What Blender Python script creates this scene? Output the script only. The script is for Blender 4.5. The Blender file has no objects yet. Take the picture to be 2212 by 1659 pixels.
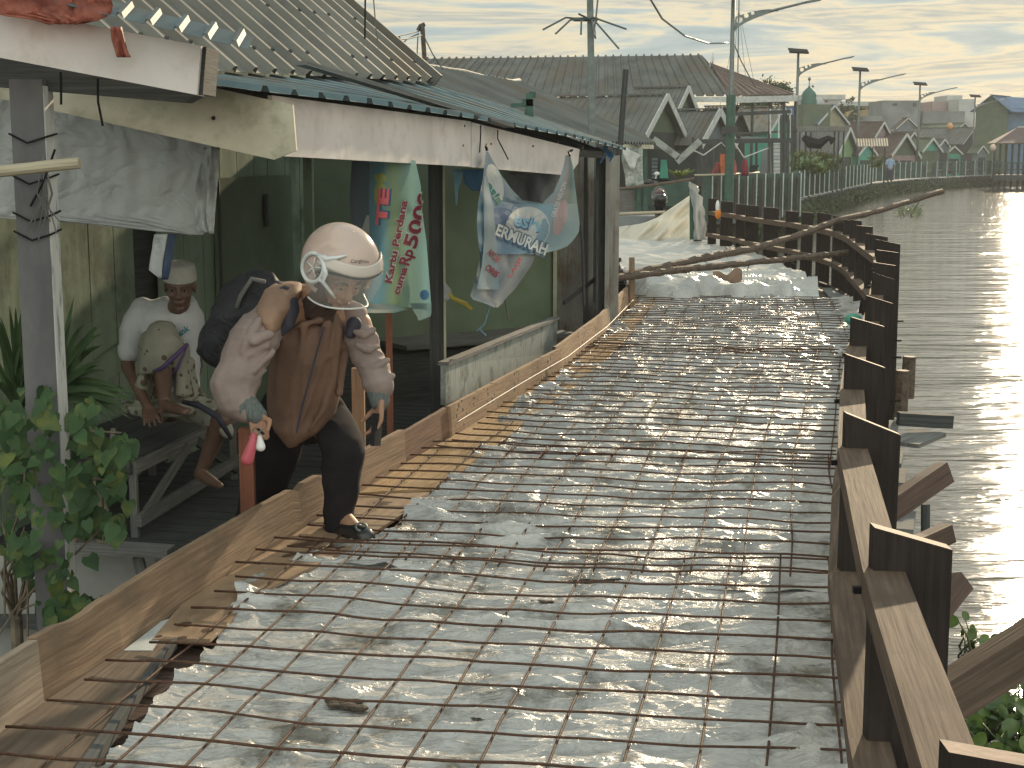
import bpy, bmesh, math, random
import numpy as np
from mathutils import Vector, Matrix, noise
random.seed(7); np.random.seed(7)
SC = bpy.context.scene
COL = SC.collection
rad = math.radians
# ------------------------------------------------------------------ camera
PITCH = rad(9.0); FPX = 3200.0; CH = 1.5
cd = bpy.data.cameras.new('camera'); cam = bpy.data.objects.new('camera', cd); COL.objects.link(cam)
cam.location = (0, 0, CH); cam.rotation_euler = (math.pi/2 - PITCH, 0, 0)
cd.sensor_width = 36; cd.lens = FPX/2212*36; cd.clip_end = 3000; cd.clip_start = 0.05
SC.camera = cam
# ------------------------------------------------------------------ light
SUN_AZ, SUN_EL = 20.4, 16.5           # azimuth to the right of +Y
world = bpy.data.worlds.new("World"); SC.world = world; world.use_nodes = True
nt = world.node_tree; nt.nodes.clear()
def wn(t, **k):
    n = nt.nodes.new(t)
    for a, b in k.items(): setattr(n, a, b)
    return n
L = nt.links.new
out = wn('ShaderNodeOutputWorld'); bgs = wn('ShaderNodeBackground'); bgc = wn('ShaderNodeBackground'); mixw = wn('ShaderNodeMixShader')
sky = wn('ShaderNodeTexSky', sky_type='NISHITA', sun_disc=False)
sky.sun_elevation = rad(SUN_EL); sky.sun_rotation = rad(SUN_AZ); sky.air_density = 1.0; sky.dust_density = 0.4
L(sky.outputs[0], bgs.inputs[0]); bgs.inputs[1].default_value = 0.11
tc = wn('ShaderNodeTexCoord'); sep = wn('ShaderNodeSeparateXYZ'); L(tc.outputs['Generated'], sep.inputs[0])
def wm(op, a, b=None, c=None):
    n = wn('ShaderNodeMath', operation=op)
    for i, v in enumerate((a, b, c)):
        if v is None: continue
        if isinstance(v, (int, float)): n.inputs[i].default_value = v
        else: L(v, n.inputs[i])
    return n.outputs[0]
zc_ = wm('MAXIMUM', sep.outputs[2], 0.0)
den = wm('ADD', zc_, 0.05)
px_ = wm('DIVIDE', sep.outputs[0], den); py_ = wm('DIVIDE', sep.outputs[1], den)
comb = wn('ShaderNodeCombineXYZ'); L(px_, comb.inputs[0]); L(py_, comb.inputs[1])
mp = wn('ShaderNodeMapping'); mp.inputs['Rotation'].default_value = (0, 0, rad(-12)); mp.inputs['Scale'].default_value = (0.75, 0.75, 1); mp.inputs['Location'].default_value = (3.1, 1.7, 0)
L(comb.outputs[0], mp.inputs[0])
nz = wn('ShaderNodeTexNoise'); nz.inputs['Scale'].default_value = .85; nz.inputs['Detail'].default_value = 8; nz.inputs['Roughness'].default_value = .58; nz.inputs['Distortion'].default_value = .5
L(mp.outputs[0], nz.inputs['Vector'])
cr = wn('ShaderNodeValToRGB'); L(nz.outputs['Fac'], cr.inputs[0])
e = cr.color_ramp.elements
e[0].position = .36; e[0].color = (.28, .43, .49, 1)
e[1].position = .44; e[1].color = (.46, .57, .60, 1)
for p, c in ((.475, (.70, .72, .62, 1)), (.505, (.98, .83, .56, 1)), (.535, (.82, .74, .58, 1)), (.57, (.50, .54, .52, 1)), (.615, (.90, .78, .54, 1)), (.67, (.42, .47, .48, 1))):
    q = cr.color_ramp.elements.new(p); q.color = c
# glow round the veiled sun
sd = (math.sin(rad(SUN_AZ))*math.cos(rad(SUN_EL)), math.cos(rad(SUN_AZ))*math.cos(rad(SUN_EL)), math.sin(rad(SUN_EL)))
dot = wn('ShaderNodeVectorMath', operation='DOT_PRODUCT'); L(tc.outputs['Generated'], dot.inputs[0]); dot.inputs[1].default_value = sd
dv = wm('MAXIMUM', dot.outputs['Value'], 0.0)
g1 = wm('MULTIPLY', wm('POWER', dv, 300.0), 1.2); g2 = wm('MULTIPLY', wm('POWER', dv, 8.0), .02)
back_fill = wm('MULTIPLY', wm('MAXIMUM', wm('MULTIPLY', sep.outputs[1], -1.0), 0.0), 1.5); up2 = wm('MULTIPLY', wm('MAXIMUM', sep.outputs[2], 0.0), .55)  # added sky brightness behind the camera, fill for the foreground
gl = wm('ADD', wm('ADD', wm('ADD', g1, g2), wm('ADD', back_fill, up2)), 0.60)
tint = wn('ShaderNodeMix', data_type='RGBA', blend_type='MULTIPLY'); L(wm('MULTIPLY', wm('MAXIMUM', sep.outputs[2], 0.0), 1.3), tint.inputs[0]); L(cr.outputs[0], tint.inputs[6]); tint.inputs[7].default_value = (.90, 1.0, 1.08, 1)
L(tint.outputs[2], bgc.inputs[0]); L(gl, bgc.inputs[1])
mixw.inputs[0].default_value = .93
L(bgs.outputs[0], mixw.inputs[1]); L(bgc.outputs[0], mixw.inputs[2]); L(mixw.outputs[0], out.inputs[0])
sl = bpy.data.lights.new('sun', 'SUN'); sun = bpy.data.objects.new('sun', sl); COL.objects.link(sun)
sl.energy = 4.0; sl.angle = rad(1.0); sl.color = (1.0, .80, .54)
sun.rotation_euler = Vector(sd).to_track_quat('Z', 'Y').to_euler(); sun.location = (10, 10, 20)
SC.view_settings.view_transform = 'Standard'; SC.view_settings.look = 'None'; SC.view_settings.exposure = 0.3; SC.view_settings.gamma = 1
SC.cycles.max_bounces = 8; SC.cycles.transparent_max_bounces = 16
SC.cycles.use_denoising = True
# ------------------------------------------------------------------ geometry of the viewpoint
cp, sp = math.cos(PITCH), math.sin(PITCH)
def ray(x, y):
    X = (x-1106)/FPX; U = -(y-829.5)/FPX
    return Vector((X, cp+U*sp, -sp+U*cp))
def P(x, y, d):
    r = ray(x, y); return Vector((0, 0, CH)) + r*(d/r.y)
def G(x, y, z=0.0):
    r = ray(x, y); return Vector((0, 0, CH)) + r*((z-CH)/r.z)
def interp(pts, v):
    pts = sorted(pts)
    if v <= pts[0][0]: (a, b), (c, d) = pts[0], pts[1]
    elif v >= pts[-1][0]: (a, b), (c, d) = pts[-2], pts[-1]
    else:
        for i in range(len(pts)-1):
            if pts[i][0] <= v <= pts[i+1][0]:
                (a, b), (c, d) = pts[i], pts[i+1]; break
    return b+(d-b)*(v-a)/(c-a)
# ------------------------------------------------------------------ object helpers
def props(o, label=None, cat=None, group=None, kind=None):
    if label: o['label'] = label
    if cat: o['category'] = cat
    if group: o['group'] = group
    if kind: o['kind'] = kind
    return o
def thing(name, label, cat, loc=(0, 0, 0), group=None, kind=None):
    o = bpy.data.objects.new(name, None); COL.objects.link(o); o.location = loc; o.empty_display_size = .1
    o['_l'] = list(loc)
    return props(o, label, cat, group, kind)
def origin(o):
    v = Vector((0, 0, 0))
    while o is not None:
        v += Vector(o.location); o = o.parent
    return v
class MB:
    def __init__(s): s.v = []; s.f = []; s.uv = []; s.mi = []; s.cur = 0
    def face(s, idx, uvs=None):
        s.f.append(tuple(idx)); s.mi.append(s.cur)
        s.uv.append(uvs)
    def add(s, verts, faces, uvs=None):
        b = len(s.v); s.v += [tuple(p) for p in verts]
        for i, f in enumerate(faces): s.face([b+k for k in f], uvs[i] if uvs else None)
        return s
    def beam(s, p0, p1, w, h, up=(0, 0, 1), w1=None, h1=None, seg=1, wob=0.0):
        """box from p0 to p1; w across (side), h along up"""
        p0 = Vector(p0); p1 = Vector(p1); d = p1-p0; Ln = d.length; d.normalize()
        up = Vector(up); side = d.cross(up)
        if side.length < 1e-6: side = d.cross(Vector((1, 0, 0)))
        side.normalize(); u = side.cross(d).normalized()
        w1 = w if w1 is None else w1; h1 = h if h1 is None else h1
        rings = []
        ou = random.random()*7; ov = random.random()*5
        for i in range(seg+1):
            t = i/seg; c = p0.lerp(p1, t); a = (w+(w1-w)*t)/2; b = (h+(h1-h)*t)/2
            off = side*(random.uniform(-wob, wob))+u*(random.uniform(-wob, wob)) if 0 < i < seg else Vector((0,0,0))
            rings.append([c+off+side*x*a+u*y*b for x, y in ((-1, -1), (1, -1), (1, 1), (-1, 1))])
        vs = [p for r in rings for p in r]; fs = []; uvs = []
        per = [0, w, w+h, 2*w+h, 2*w+2*h]
        for i in range(seg):
            for k in range(4):
                a = i*4+k; b_ = i*4+(k+1) % 4
                fs.append((a+4, b_+4, b_, a)); u0 = Ln*i/seg+ou; u1 = Ln*(i+1)/seg+ou
                uvs.append([(u1, per[k]+ov), (u1, per[k+1]+ov), (u0, per[k+1]+ov), (u0, per[k]+ov)])
        e = seg*4
        fs += [(0, 1, 2, 3), (e+3, e+2, e+1, e)]
        uvs += [[(0, 0), (w, 0), (w, h), (0, h)]]*2
        return s.add(vs, fs, uvs)
    def box(s, c, size, rz=0.0):
        c = Vector(c); x, y, z = size; R = Matrix.Rotation(rz, 3, 'Z')
        return s.beam(c-R@Vector((x/2, 0, 0)), c+R@Vector((x/2, 0, 0)), y, z)
    def tube(s, pts, r, n=8, caps=True):
        pts = [Vector(p) for p in pts]; m = len(pts)
        rs = r if isinstance(r, (list, tuple)) else [r]*m
        vs = []; prev = None; Ls = 0; lens = []
        for i in range(m):
            t = (pts[min(i+1, m-1)]-pts[max(i-1, 0)]); t.normalize()
            a = Vector((0, 0, 1)) if abs(t.z) < .9 else Vector((1, 0, 0))
            if prev is not None: a = prev
            b = t.cross(a); b.normalize(); a2 = b.cross(t).normalized(); prev = a2
            if i: Ls += (pts[i]-pts[i-1]).length
            lens.append(Ls)
            for k in range(n):
                an = 2*math.pi*k/n
                vs.append(pts[i]+(a2*math.cos(an)+b*math.sin(an))*rs[i])
        fs = []; uvs = []
        for i in range(m-1):
            for k in range(n):
                k2 = (k+1) % n
                fs.append((i*n+k, i*n+k2, (i+1)*n+k2, (i+1)*n+k))
                c = 2*math.pi*rs[i]/n
                uvs.append([(lens[i], k*c), (lens[i], (k+1)*c), (lens[i+1], (k+1)*c), (lens[i+1], k*c)])
        if caps:
            fs.append(tuple(range(n-1, -1, -1))); uvs.append(None)
            fs.append(tuple((m-1)*n+k for k in range(n))); uvs.append(None)
        return s.add(vs, fs, uvs)
    def grid(s, fn, nu, nv, thick=None):
        """fn(u,v)->Vector, u,v in 0..1"""
        ps = [[Vector(fn(i/nu, j/nv)) for i in range(nu+1)] for j in range(nv+1)]
        vs = [p for row in ps for p in row]; fs = []; uvs = []
        U = sum((ps[nv//2][i+1]-ps[nv//2][i]).length for i in range(nu)); V = sum((ps[j+1][nu//2]-ps[j][nu//2]).length for j in range(nv))
        for j in range(nv):
            for i in range(nu):
                a = j*(nu+1)+i
                fs.append((a, a+1, a+nu+2, a+nu+1))
                uvs.append([(i/nu*U, j/nv*V), ((i+1)/nu*U, j/nv*V), ((i+1)/nu*U, (j+1)/nv*V), (i/nu*U, (j+1)/nv*V)])
        s.add(vs, fs, uvs)
        if thick:
            b = len(s.v); n = len(vs)
            nr = []
            for j in range(nv+1):
                for i in range(nu+1):
                    du = ps[j][min(i+1, nu)]-ps[j][max(i-1, 0)]; dv = ps[min(j+1, nv)][i]-ps[max(j-1, 0)][i]
                    q = du.cross(dv); q.normalize(); nr.append(ps[j][i]-q*thick)
            s.v += [tuple(p) for p in nr]
            for k, f in enumerate(fs): s.face([b+i for i in reversed(f)], list(reversed(uvs[k])))
            w = nu+1; bd = [i for i in range(nu+1)]+[j*w+nu for j in range(1, nv+1)]+[nv*w+i for i in range(nu-1, -1, -1)]+[j*w for j in range(nv-1, 0, -1)]
            b0 = b-n
            for k in range(len(bd)):
                a, c = bd[k], bd[(k+1) % len(bd)]
                s.face([b0+c, b0+a, b+a, b+c], None)
        return s
    def poly(s, pts, depth):
        """polygon pts (ccw, planar) extruded by vector depth"""
        pts = [Vector(p) for p in pts]; d = Vector(depth); n = len(pts)
        vs = pts+[p+d for p in pts]
        fs = [tuple(range(n-1, -1, -1)), tuple(range(n, 2*n))]+[(k, (k+1) % n, n+(k+1) % n, n+k) for k in range(n)]
        return s.add(vs, fs)
    def ball(s, c, r, nu=12, nv=8, sc=(1, 1, 1), R=None):
        c = Vector(c); vs = []; fs = []
        for j in range(nv+1):
            th = math.pi*j/nv
            for i in range(nu):
                ph = 2*math.pi*i/nu
                p = Vector((math.sin(th)*math.cos(ph)*sc[0], math.sin(th)*math.sin(ph)*sc[1], math.cos(th)*sc[2]))*r
                if R is not None: p = R@p
                vs.append(c+p)
        for j in range(nv):
            for i in range(nu):
                a = j*nu+i; b = j*nu+(i+1) % nu
                fs.append((a, a+nu, b+nu, b))
        return s.add(vs, fs)
    def build(s, name, m, parent=None, smooth=False, **pr):
        me = bpy.data.meshes.new(name)
        o = bpy.data.objects.new(name, me); COL.objects.link(o)
        V = np.array(s.v, dtype=np.float64)
        if parent is None:
            lo = V.min(0); hi = V.max(0); loc = Vector(((lo[0]+hi[0])/2, (lo[1]+hi[1])/2, lo[2])); o.location = loc
        else:
            loc = origin(parent); o.parent = parent
        V = V-np.array(loc)
        me.from_pydata(V.tolist(), [], s.f)
        uvl = me.uv_layers.new(name='UVMap')
        data = []
        for f, uv in zip(s.f, s.uv):
            if uv: data += [c for q in uv for c in q]
            else:
                p = [V[i] for i in f]
                n = np.cross(p[1]-p[0], p[2]-p[0]) if len(p) > 2 else np.array((0, 0, 1.))
                ax = int(np.argmax(np.abs(n)))
                a, b = [(1, 2), (0, 2), (0, 1)][ax]
                for q in p: data += [q[a], q[b]]
        uvl.data.foreach_set('uv', data)
        ms = m if isinstance(m, (list, tuple)) else [m]
        for x in ms: me.materials.append(x)
        me.polygons.foreach_set('material_index', s.mi)
        if smooth: me.polygons.foreach_set('use_smooth', [True]*len(s.f))
        me.update()
        if smooth == 'auto':
            me.set_sharp_from_angle(angle=rad(40))
        props(o, pr.get('label'), pr.get('cat'), pr.get('group'), pr.get('kind'))
        return o
# ------------------------------------------------------------------ materials
def material(name, c1, c2=None, scale=4, rough=.7, bump=.2, bscale=None, coord='Object', stretch=(1, 1, 1), detail=6, spec=.5, metal=0,
             spots=None, spotlo=.42, dist=.02, lo=.35, hi=.65, c3=None, c3scale=1.5, trans=0, alpha=None, emit=None, rvar=0, spotscale=14, bleach=None, subs=0):
    m = bpy.data.materials.new(name); m.use_nodes = True; t = m.node_tree; nd = t.nodes; lk = t.links.new
    b = nd['Principled BSDF']
    co = nd.new('ShaderNodeTexCoord'); mpn = nd.new('ShaderNodeMapping'); mpn.inputs['Scale'].default_value = stretch
    oi = nd.new('ShaderNodeObjectInfo'); vm = nd.new('ShaderNodeVectorMath'); vm.operation = 'SCALE'
    cb = nd.new('ShaderNodeCombineXYZ'); lk(oi.outputs['Random'], cb.inputs[0]); lk(oi.outputs['Random'], cb.inputs[1]); lk(cb.outputs[0], vm.inputs[0]); vm.inputs['Scale'].default_value = 17.0
    ad = nd.new('ShaderNodeVectorMath'); ad.operation = 'ADD'; lk(co.outputs[coord], ad.inputs[0]); lk(vm.outputs[0], ad.inputs[1])
    lk(ad.outputs[0], mpn.inputs[0])
    n = nd.new('ShaderNodeTexNoise'); n.inputs['Scale'].default_value = scale; n.inputs['Detail'].default_value = detail; n.inputs['Roughness'].default_value = .6
    lk(mpn.outputs[0], n.inputs['Vector'])
    r = nd.new('ShaderNodeValToRGB'); lk(n.outputs['Fac'], r.inputs[0])
    c2 = c2 or tuple(x*.7 for x in c1)
    r.color_ramp.elements[0].position = lo; r.color_ramp.elements[0].color = (*c2, 1)
    r.color_ramp.elements[1].position = hi; r.color_ramp.elements[1].color = (*c1, 1)
    col = r.outputs[0]
    def mix(fac, a, c):
        mx = nd.new('ShaderNodeMix'); mx.data_type = 'RGBA'; lk(fac, mx.inputs[0]); lk(a, mx.inputs[6])
        mx.inputs[7].default_value = (*c, 1); return mx.outputs[2]
    if c3:
        n2 = nd.new('ShaderNodeTexNoise'); n2.inputs['Scale'].default_value = c3scale; n2.inputs['Detail'].default_value = 5; n2.inputs['Roughness'].default_value = .65
        lk(ad.outputs[0], n2.inputs['Vector'])
        r2 = nd.new('ShaderNodeValToRGB'); lk(n2.outputs['Fac'], r2.inputs[0]); r2.color_ramp.elements[0].position = .5; r2.color_ramp.elements[1].position = .66
        col = mix(r2.outputs[0], col, c3)
    if spots:
        vo = nd.new('ShaderNodeTexVoronoi'); vo.inputs['Scale'].default_value = spotscale; vo.inputs['Randomness'].default_value = 1
        lk(ad.outputs[0], vo.inputs['Vector'])
        n3 = nd.new('ShaderNodeTexNoise'); n3.inputs['Scale'].default_value = 2.2; lk(ad.outputs[0], n3.inputs['Vector'])
        mm = nd.new('ShaderNodeMath'); mm.operation = 'SUBTRACT'; lk(n3.outputs['Fac'], mm.inputs[0]); mm.inputs[1].default_value = spotlo
        m2 = nd.new('ShaderNodeMath'); m2.operation = 'MULTIPLY'; lk(mm.outputs[0], m2.inputs[0]); m2.inputs[1].default_value = 1.8
        m3 = nd.new('ShaderNodeMath'); m3.operation = 'LESS_THAN'; lk(vo.outputs['Distance'], m3.inputs[0]); lk(m2.outputs[0], m3.inputs[1])
        col = mix(m3.outputs[0], col, spots)
    lk(col, b.inputs['Base Color'])
    b.inputs['Roughness'].default_value = rough; b.inputs['Metallic'].default_value = metal
    b.inputs['Specular IOR Level'].default_value = spec
    if rvar:
        mr = nd.new('ShaderNodeMapRange'); lk(n.outputs['Fac'], mr.inputs[0]); mr.inputs[1].default_value = .3; mr.inputs[2].default_value = .7
        mr.inputs[3].default_value = max(.02, rough-rvar); mr.inputs[4].default_value = min(1, rough+rvar); lk(mr.outputs[0], b.inputs['Roughness'])
    if bump:
        bn = nd.new('ShaderNodeTexNoise'); bn.inputs['Scale'].default_value = bscale or scale*2; bn.inputs['Detail'].default_value = 5
        lk(mpn.outputs[0], bn.inputs['Vector'])
        bp = nd.new('ShaderNodeBump'); bp.inputs['Strength'].default_value = bump; bp.inputs['Distance'].default_value = dist
        lk(bn.outputs['Fac'], bp.inputs['Height']); lk(bp.outputs[0], b.inputs['Normal'])
    if subs: b.inputs['Subsurface Weight'].default_value = subs; b.inputs['Subsurface Radius'].default_value = (.02, .008, .004)
    if trans:
        tr = nd.new('ShaderNodeBsdfTranslucent'); lk(col, tr.inputs[0]); mxs = nd.new('ShaderNodeMixShader'); mxs.inputs[0].default_value = trans
        lk(b.outputs[0], mxs.inputs[1]); lk(tr.outputs[0], mxs.inputs[2]); lk(mxs.outputs[0], nd['Material Output'].inputs[0])
    if alpha is not None:
        b.inputs['Alpha'].default_value = alpha
    if emit:
        b.inputs['Emission Color'].default_value = (*emit[0], 1); b.inputs['Emission Strength'].default_value = emit[1]
    return m
GR = (1.2, 26, 1)   # grain stretched along u
W = lambda name, c1, c2, **k: material(name, c1, c2, coord='UV', **dict(dict(stretch=GR, scale=2.6, detail=9, rough=.75, bump=.7, bscale=4, dist=.004, c3=tuple(x*.55 for x in c1), c3scale=2.3), **k))
M = {}
M['ulin'] = W('dark_ironwood', (.040, .029, .025), (.020, .016, .016), rough=.8, spec=.2)
M['ulin_end'] = material('cut_wood_end', (.17, .095, .065), (.09, .05, .036), scale=30, bump=.4, dist=.003)
M['rail'] = W('brown_rail_wood', (.15, .105, .078), (.075, .053, .04), rough=.8, spec=.2)
M['form'] = W('sawn_formwork_wood', (.30, .20, .125), (.17, .105, .065), rough=.8)
M['form_red'] = W('reddish_formwork_wood', (.22, .12, .075), (.12, .066, .044), rough=.8)
M['form_pale'] = W('pale_formwork_wood', (.34, .27, .20), (.22, .165, .12), rough=.85)
M['form_spot'] = W('mouldy_formwork_wood', (.38, .25, .15), (.25, .155, .095), rough=.8, spots=(.045, .03, .022), spotscale=24)
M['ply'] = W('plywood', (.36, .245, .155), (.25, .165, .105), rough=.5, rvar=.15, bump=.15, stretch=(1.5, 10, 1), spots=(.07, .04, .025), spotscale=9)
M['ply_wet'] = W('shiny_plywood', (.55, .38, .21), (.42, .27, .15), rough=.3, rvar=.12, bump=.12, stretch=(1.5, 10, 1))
M['oldplank'] = W('old_dark_plank', (.16, .115, .08), (.075, .052, .038), rough=.65)
M['dplank'] = W('dark_red_plank', (.11, .062, .046), (.05, .03, .024), rough=.6)
M['greywood'] = W('weathered_grey_wood', (.20, .195, .185), (.10, .10, .098), rough=.9)
M['greydark'] = W('weathered_dark_wood', (.075, .078, .078), (.035, .037, .038), rough=.9)
M['stakered'] = W('red_stake_wood', (.28, .095, .05), (.17, .06, .035), rough=.7)
M['stake'] = W('orange_stake_wood', (.36, .20, .11), (.22, .12, .07), rough=.7)
M['bark'] = material('bark', (.13, .09, .065), (.055, .038, .028), scale=30, stretch=(1, 1, 1), bump=.9, dist=.01)
M['rebar'] = material('rusty_steel', (.105, .052, .031), (.05, .026, .018), scale=60, rough=.7, spec=.25, metal=.0, bump=.6, bscale=220, dist=.002)
M['steel'] = material('galvanised_steel', (.16, .185, .18), (.10, .12, .118), scale=12, rough=.45, metal=.5, bump=.05)
M['green_paint'] = material('green_paint', (.035, .10, .07), (.02, .06, .045), scale=8, rough=.5)
M['fence_green'] = material('fence_green_paint', (.045, .095, .075), (.02, .05, .042), scale=3, rough=.6, c3=(.035, .055, .045), c3scale=1.2)
M['white_trim'] = material('white_trim_paint', (.55, .56, .54), (.38, .39, .38), scale=6, rough=.6)
M['fascia'] = material('white_fascia_board', (.72, .66, .63), (.58, .53, .505), scale=2.2, stretch=(1, 1, .35), rough=.7, bump=.1, c3=(.56, .50, .46), c3scale=9)
M['fascia_old'] = material('mildewed_cream_board', (.52, .48, .38), (.40, .36, .27), scale=5, rough=.8, c3=(.33, .31, .22), c3scale=7, bleach=None)
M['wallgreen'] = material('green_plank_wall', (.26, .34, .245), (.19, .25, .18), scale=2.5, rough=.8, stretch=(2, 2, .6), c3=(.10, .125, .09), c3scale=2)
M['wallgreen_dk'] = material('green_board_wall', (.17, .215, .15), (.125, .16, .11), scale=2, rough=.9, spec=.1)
M['blueroof'] = material('blue_grey_metal_roof', (.10, .155, .17), (.065, .10, .115), scale=3, rough=.6, metal=.0, spec=.3, bump=.05, c3=(.09, .08, .07), c3scale=1.3)
M['tanroof'] = material('weathered_metal_roof', (.165, .16, .14), (.10, .10, .09), scale=2, rough=.6, metal=.0, spec=.3, bump=.06, c3=(.12, .10, .08), c3scale=1.1)
M['greyroof'] = material('grey_metal_roof', (.15, .155, .15), (.095, .10, .096), scale=1.2, rough=.9, metal=.0, spec=.0, bump=.06, c3=(.13, .115, .10), c3scale=.8)
M['zinc'] = material('corrugated_zinc', (.30, .29, .26), (.19, .185, .17), scale=3, rough=.5, metal=.35, bump=.05, c3=(.14, .10, .07), c3scale=2.2)
M['black'] = material('black', (.012, .012, .014), (.008, .008, .01), rough=.7, spec=.15)
M['rubber'] = material('dark_gloss', (.02, .02, .022), (.012, .012, .013), rough=.22)
M['white'] = material('white_plastic', (.72, .72, .70), (.6, .6, .58), scale=3, rough=.35)
def finish(o): return o
# ------------------------------------------------------------------ numpy noise
def _hash(ix, iy, seed):
    h = (ix*374761393+iy*668265263+seed*974634777) & 0xffffffff
    h = ((h ^ (h >> 13))*1274126177) & 0xffffffff
    return ((h ^ (h >> 16)) & 0xffff)/65535.0
def vnoise(x, y, seed=0):
    x = np.asarray(x, float); y = np.asarray(y, float)
    ix = np.floor(x).astype(np.int64); iy = np.floor(y).astype(np.int64); fx = x-ix; fy = y-iy
    fx = fx*fx*fx*(fx*(fx*6-15)+10); fy = fy*fy*fy*(fy*(fy*6-15)+10)
    a = _hash(ix, iy, seed); b = _hash(ix+1, iy, seed); c = _hash(ix, iy+1, seed); d = _hash(ix+1, iy+1, seed)
    return a+(b-a)*fx+(c-a)*fy+(a-b-c+d)*fx*fy
def fbm(x, y, o=4, seed=0, g=.5):
    s = 0; a = 1; t = 0
    for i in range(o):
        s = s+a*vnoise(x*2**i, y*2**i, seed+i*13); t += a; a *= g
    return s/t
def ridge(x, y, o=3, seed=0):
    s = 0; a = 1; t = 0
    for i in range(o):
        s = s+a*(1-np.abs(2*vnoise(x*2.1**i, y*2.1**i, seed+i*17)-1)); t += a; a *= .5
    return s/t
def grid_obj(name, V, m, parent=None, smooth=True, closed=None, **pr):
    nv, nu, _ = V.shape
    me = bpy.data.meshes.new(name); o = bpy.data.objects.new(name, me); COL.objects.link(o)
    F = V.reshape(-1, 3)
    if parent is None: loc = Vector((F[:, 0].mean(), F[:, 1].mean(), F[:, 2].min())); o.location = loc
    else: loc = origin(parent); o.parent = parent
    F = F-np.array(loc)
    i, j = np.meshgrid(np.arange(nu-1), np.arange(nv-1)); a = (j*nu+i).ravel()
    q = np.stack([a, a+1, a+nu+1, a+nu], 1)
    me.vertices.add(len(F)); me.vertices.foreach_set('co', F.ravel())
    me.loops.add(q.size); me.loops.foreach_set('vertex_index', q.ravel())
    me.polygons.add(len(q)); me.polygons.foreach_set('loop_start', np.arange(0, q.size, 4)); me.polygons.foreach_set('loop_total', np.full(len(q), 4))
    if smooth: me.polygons.foreach_set('use_smooth', [True]*len(q))
    me.update(calc_edges=True); me.validate()
    uvl = me.uv_layers.new(name='UVMap')
    uv = np.stack([i.ravel()/(nu-1), j.ravel()/(nv-1)], 1)
    du = np.array([1/(nu-1), 0]); dv = np.array([0, 1/(nv-1)])
    U = np.stack([uv, uv+du, uv+du+dv, uv+dv], 1).reshape(-1)
    uvl.data.foreach_set('uv', U)
    me.materials.append(m); props(o, pr.get('label'), pr.get('cat'), pr.get('group'), pr.get('kind'))
    return o
# ------------------------------------------------------------------ path of the walkway
LEp = [(G(x, y).y, G(x, y).x) for x, y in [(0, 1600), (93.5, 1532), (268, 1420), (390, 1329), (574, 1207), (977, 956), (1111, 873.5), (1217, 811), (1306, 738), (1362, 672), (1372, 640), (1332, 560), (1330, 520)]]
REp = [(G(x, y).y, G(x, y).x) for x, y in [(1828, 1659), (1828, 1300), (1826, 1000), (1826, 900), (1838, 800), (1845, 720), (1842, 680)]]+[(12.7, 3.1), (14.7, 3.42), (16.4, 3.5), (19.5, 3.3), (22.6, 2.92), (25, 2.5)]
LE = lambda d: interp(LEp, d)
RE = lambda d: interp(REp, d)
WZ = -1.1
# ------------------------------------------------------------------ water
mw = bpy.data.materials.new('river_water'); mw.use_nodes = True; t = mw.node_tree; nd = t.nodes; lk = t.links.new
b = nd['Principled BSDF']; b.inputs['Base Color'].default_value = (.045, .038, .028, 1); b.inputs['Roughness'].default_value = .07; b.inputs['IOR'].default_value = 1.33
b.inputs['Specular IOR Level'].default_value = .9
co = nd.new('ShaderNodeTexCoord'); prev = None; hs = []
for sx, sy, w, dt, rot in ((.22, .95, 1.5, 2, 3), (.9, 3.6, .5, 3, -7), (3, 11, .10, 4, 9), (.07, .25, 1.4, 2, -4)):
    mpn = nd.new('ShaderNodeMapping'); mpn.inputs['Scale'].default_value = (sx, sy, 1); mpn.inputs['Rotation'].default_value = (0, 0, rad(rot)); lk(co.outputs['Object'], mpn.inputs[0])
    n = nd.new('ShaderNodeTexNoise'); n.inputs['Scale'].default_value = 1; n.inputs['Detail'].default_value = dt; n.inputs['Distortion'].default_value = 1.6; lk(mpn.outputs[0], n.inputs['Vector'])
    mm = nd.new('ShaderNodeMath'); mm.operation = 'MULTIPLY_ADD'; lk(n.outputs['Fac'], mm.inputs[0]); mm.inputs[1].default_value = w
    if prev: lk(prev, mm.inputs[2])
    prev = mm.outputs[0]
bp = nd.new('ShaderNodeBump'); bp.inputs['Strength'].default_value = 1; bp.inputs['Distance'].default_value = .036; lk(prev, bp.inputs['Height']); lk(bp.outputs[0], b.inputs['Normal'])
MB().add([(-60, -40, WZ), (360, -40, WZ), (360, 300, WZ), (-200, 300, WZ)], [(0, 1, 2, 3)]).build('river_water', mw, kind='structure')
# ------------------------------------------------------------------ land
FLp = [(43, 5.6), (46, 8.7), (50, 9.4), (55, 10.4), (83, 20.0), (97, 26.6), (110, 35.7)]
FL = lambda d: interp(FLp, d)
M['mud'] = material('mud', (.09, .075, .055), (.05, .042, .032), scale=2, rough=.8, bump=.6, dist=.05)
bank = [(-60, -5), (-1.6, -5), (-1.2, 4), (-.2, 9), (.9, 14), (1.6, 20), (2.5, 30), (4, 40)]+[(FL(d)-.6, d) for d in (43, 46, 55, 70, 83, 97, 110)]+[(60, 118), (160, 125), (360, 150), (360, 300), (-200, 300), (-200, 60)]
nb = len(bank)
MB().add([(x, y, -.75) for x, y in bank]+[(x, y, -1.6) for x, y in bank], [tuple(range(nb))]+[(i, i+nb, (i+1) % nb+nb, (i+1) % nb) for i in range(nb)]).build('riverbank_ground', M['mud'], kind='structure')
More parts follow.
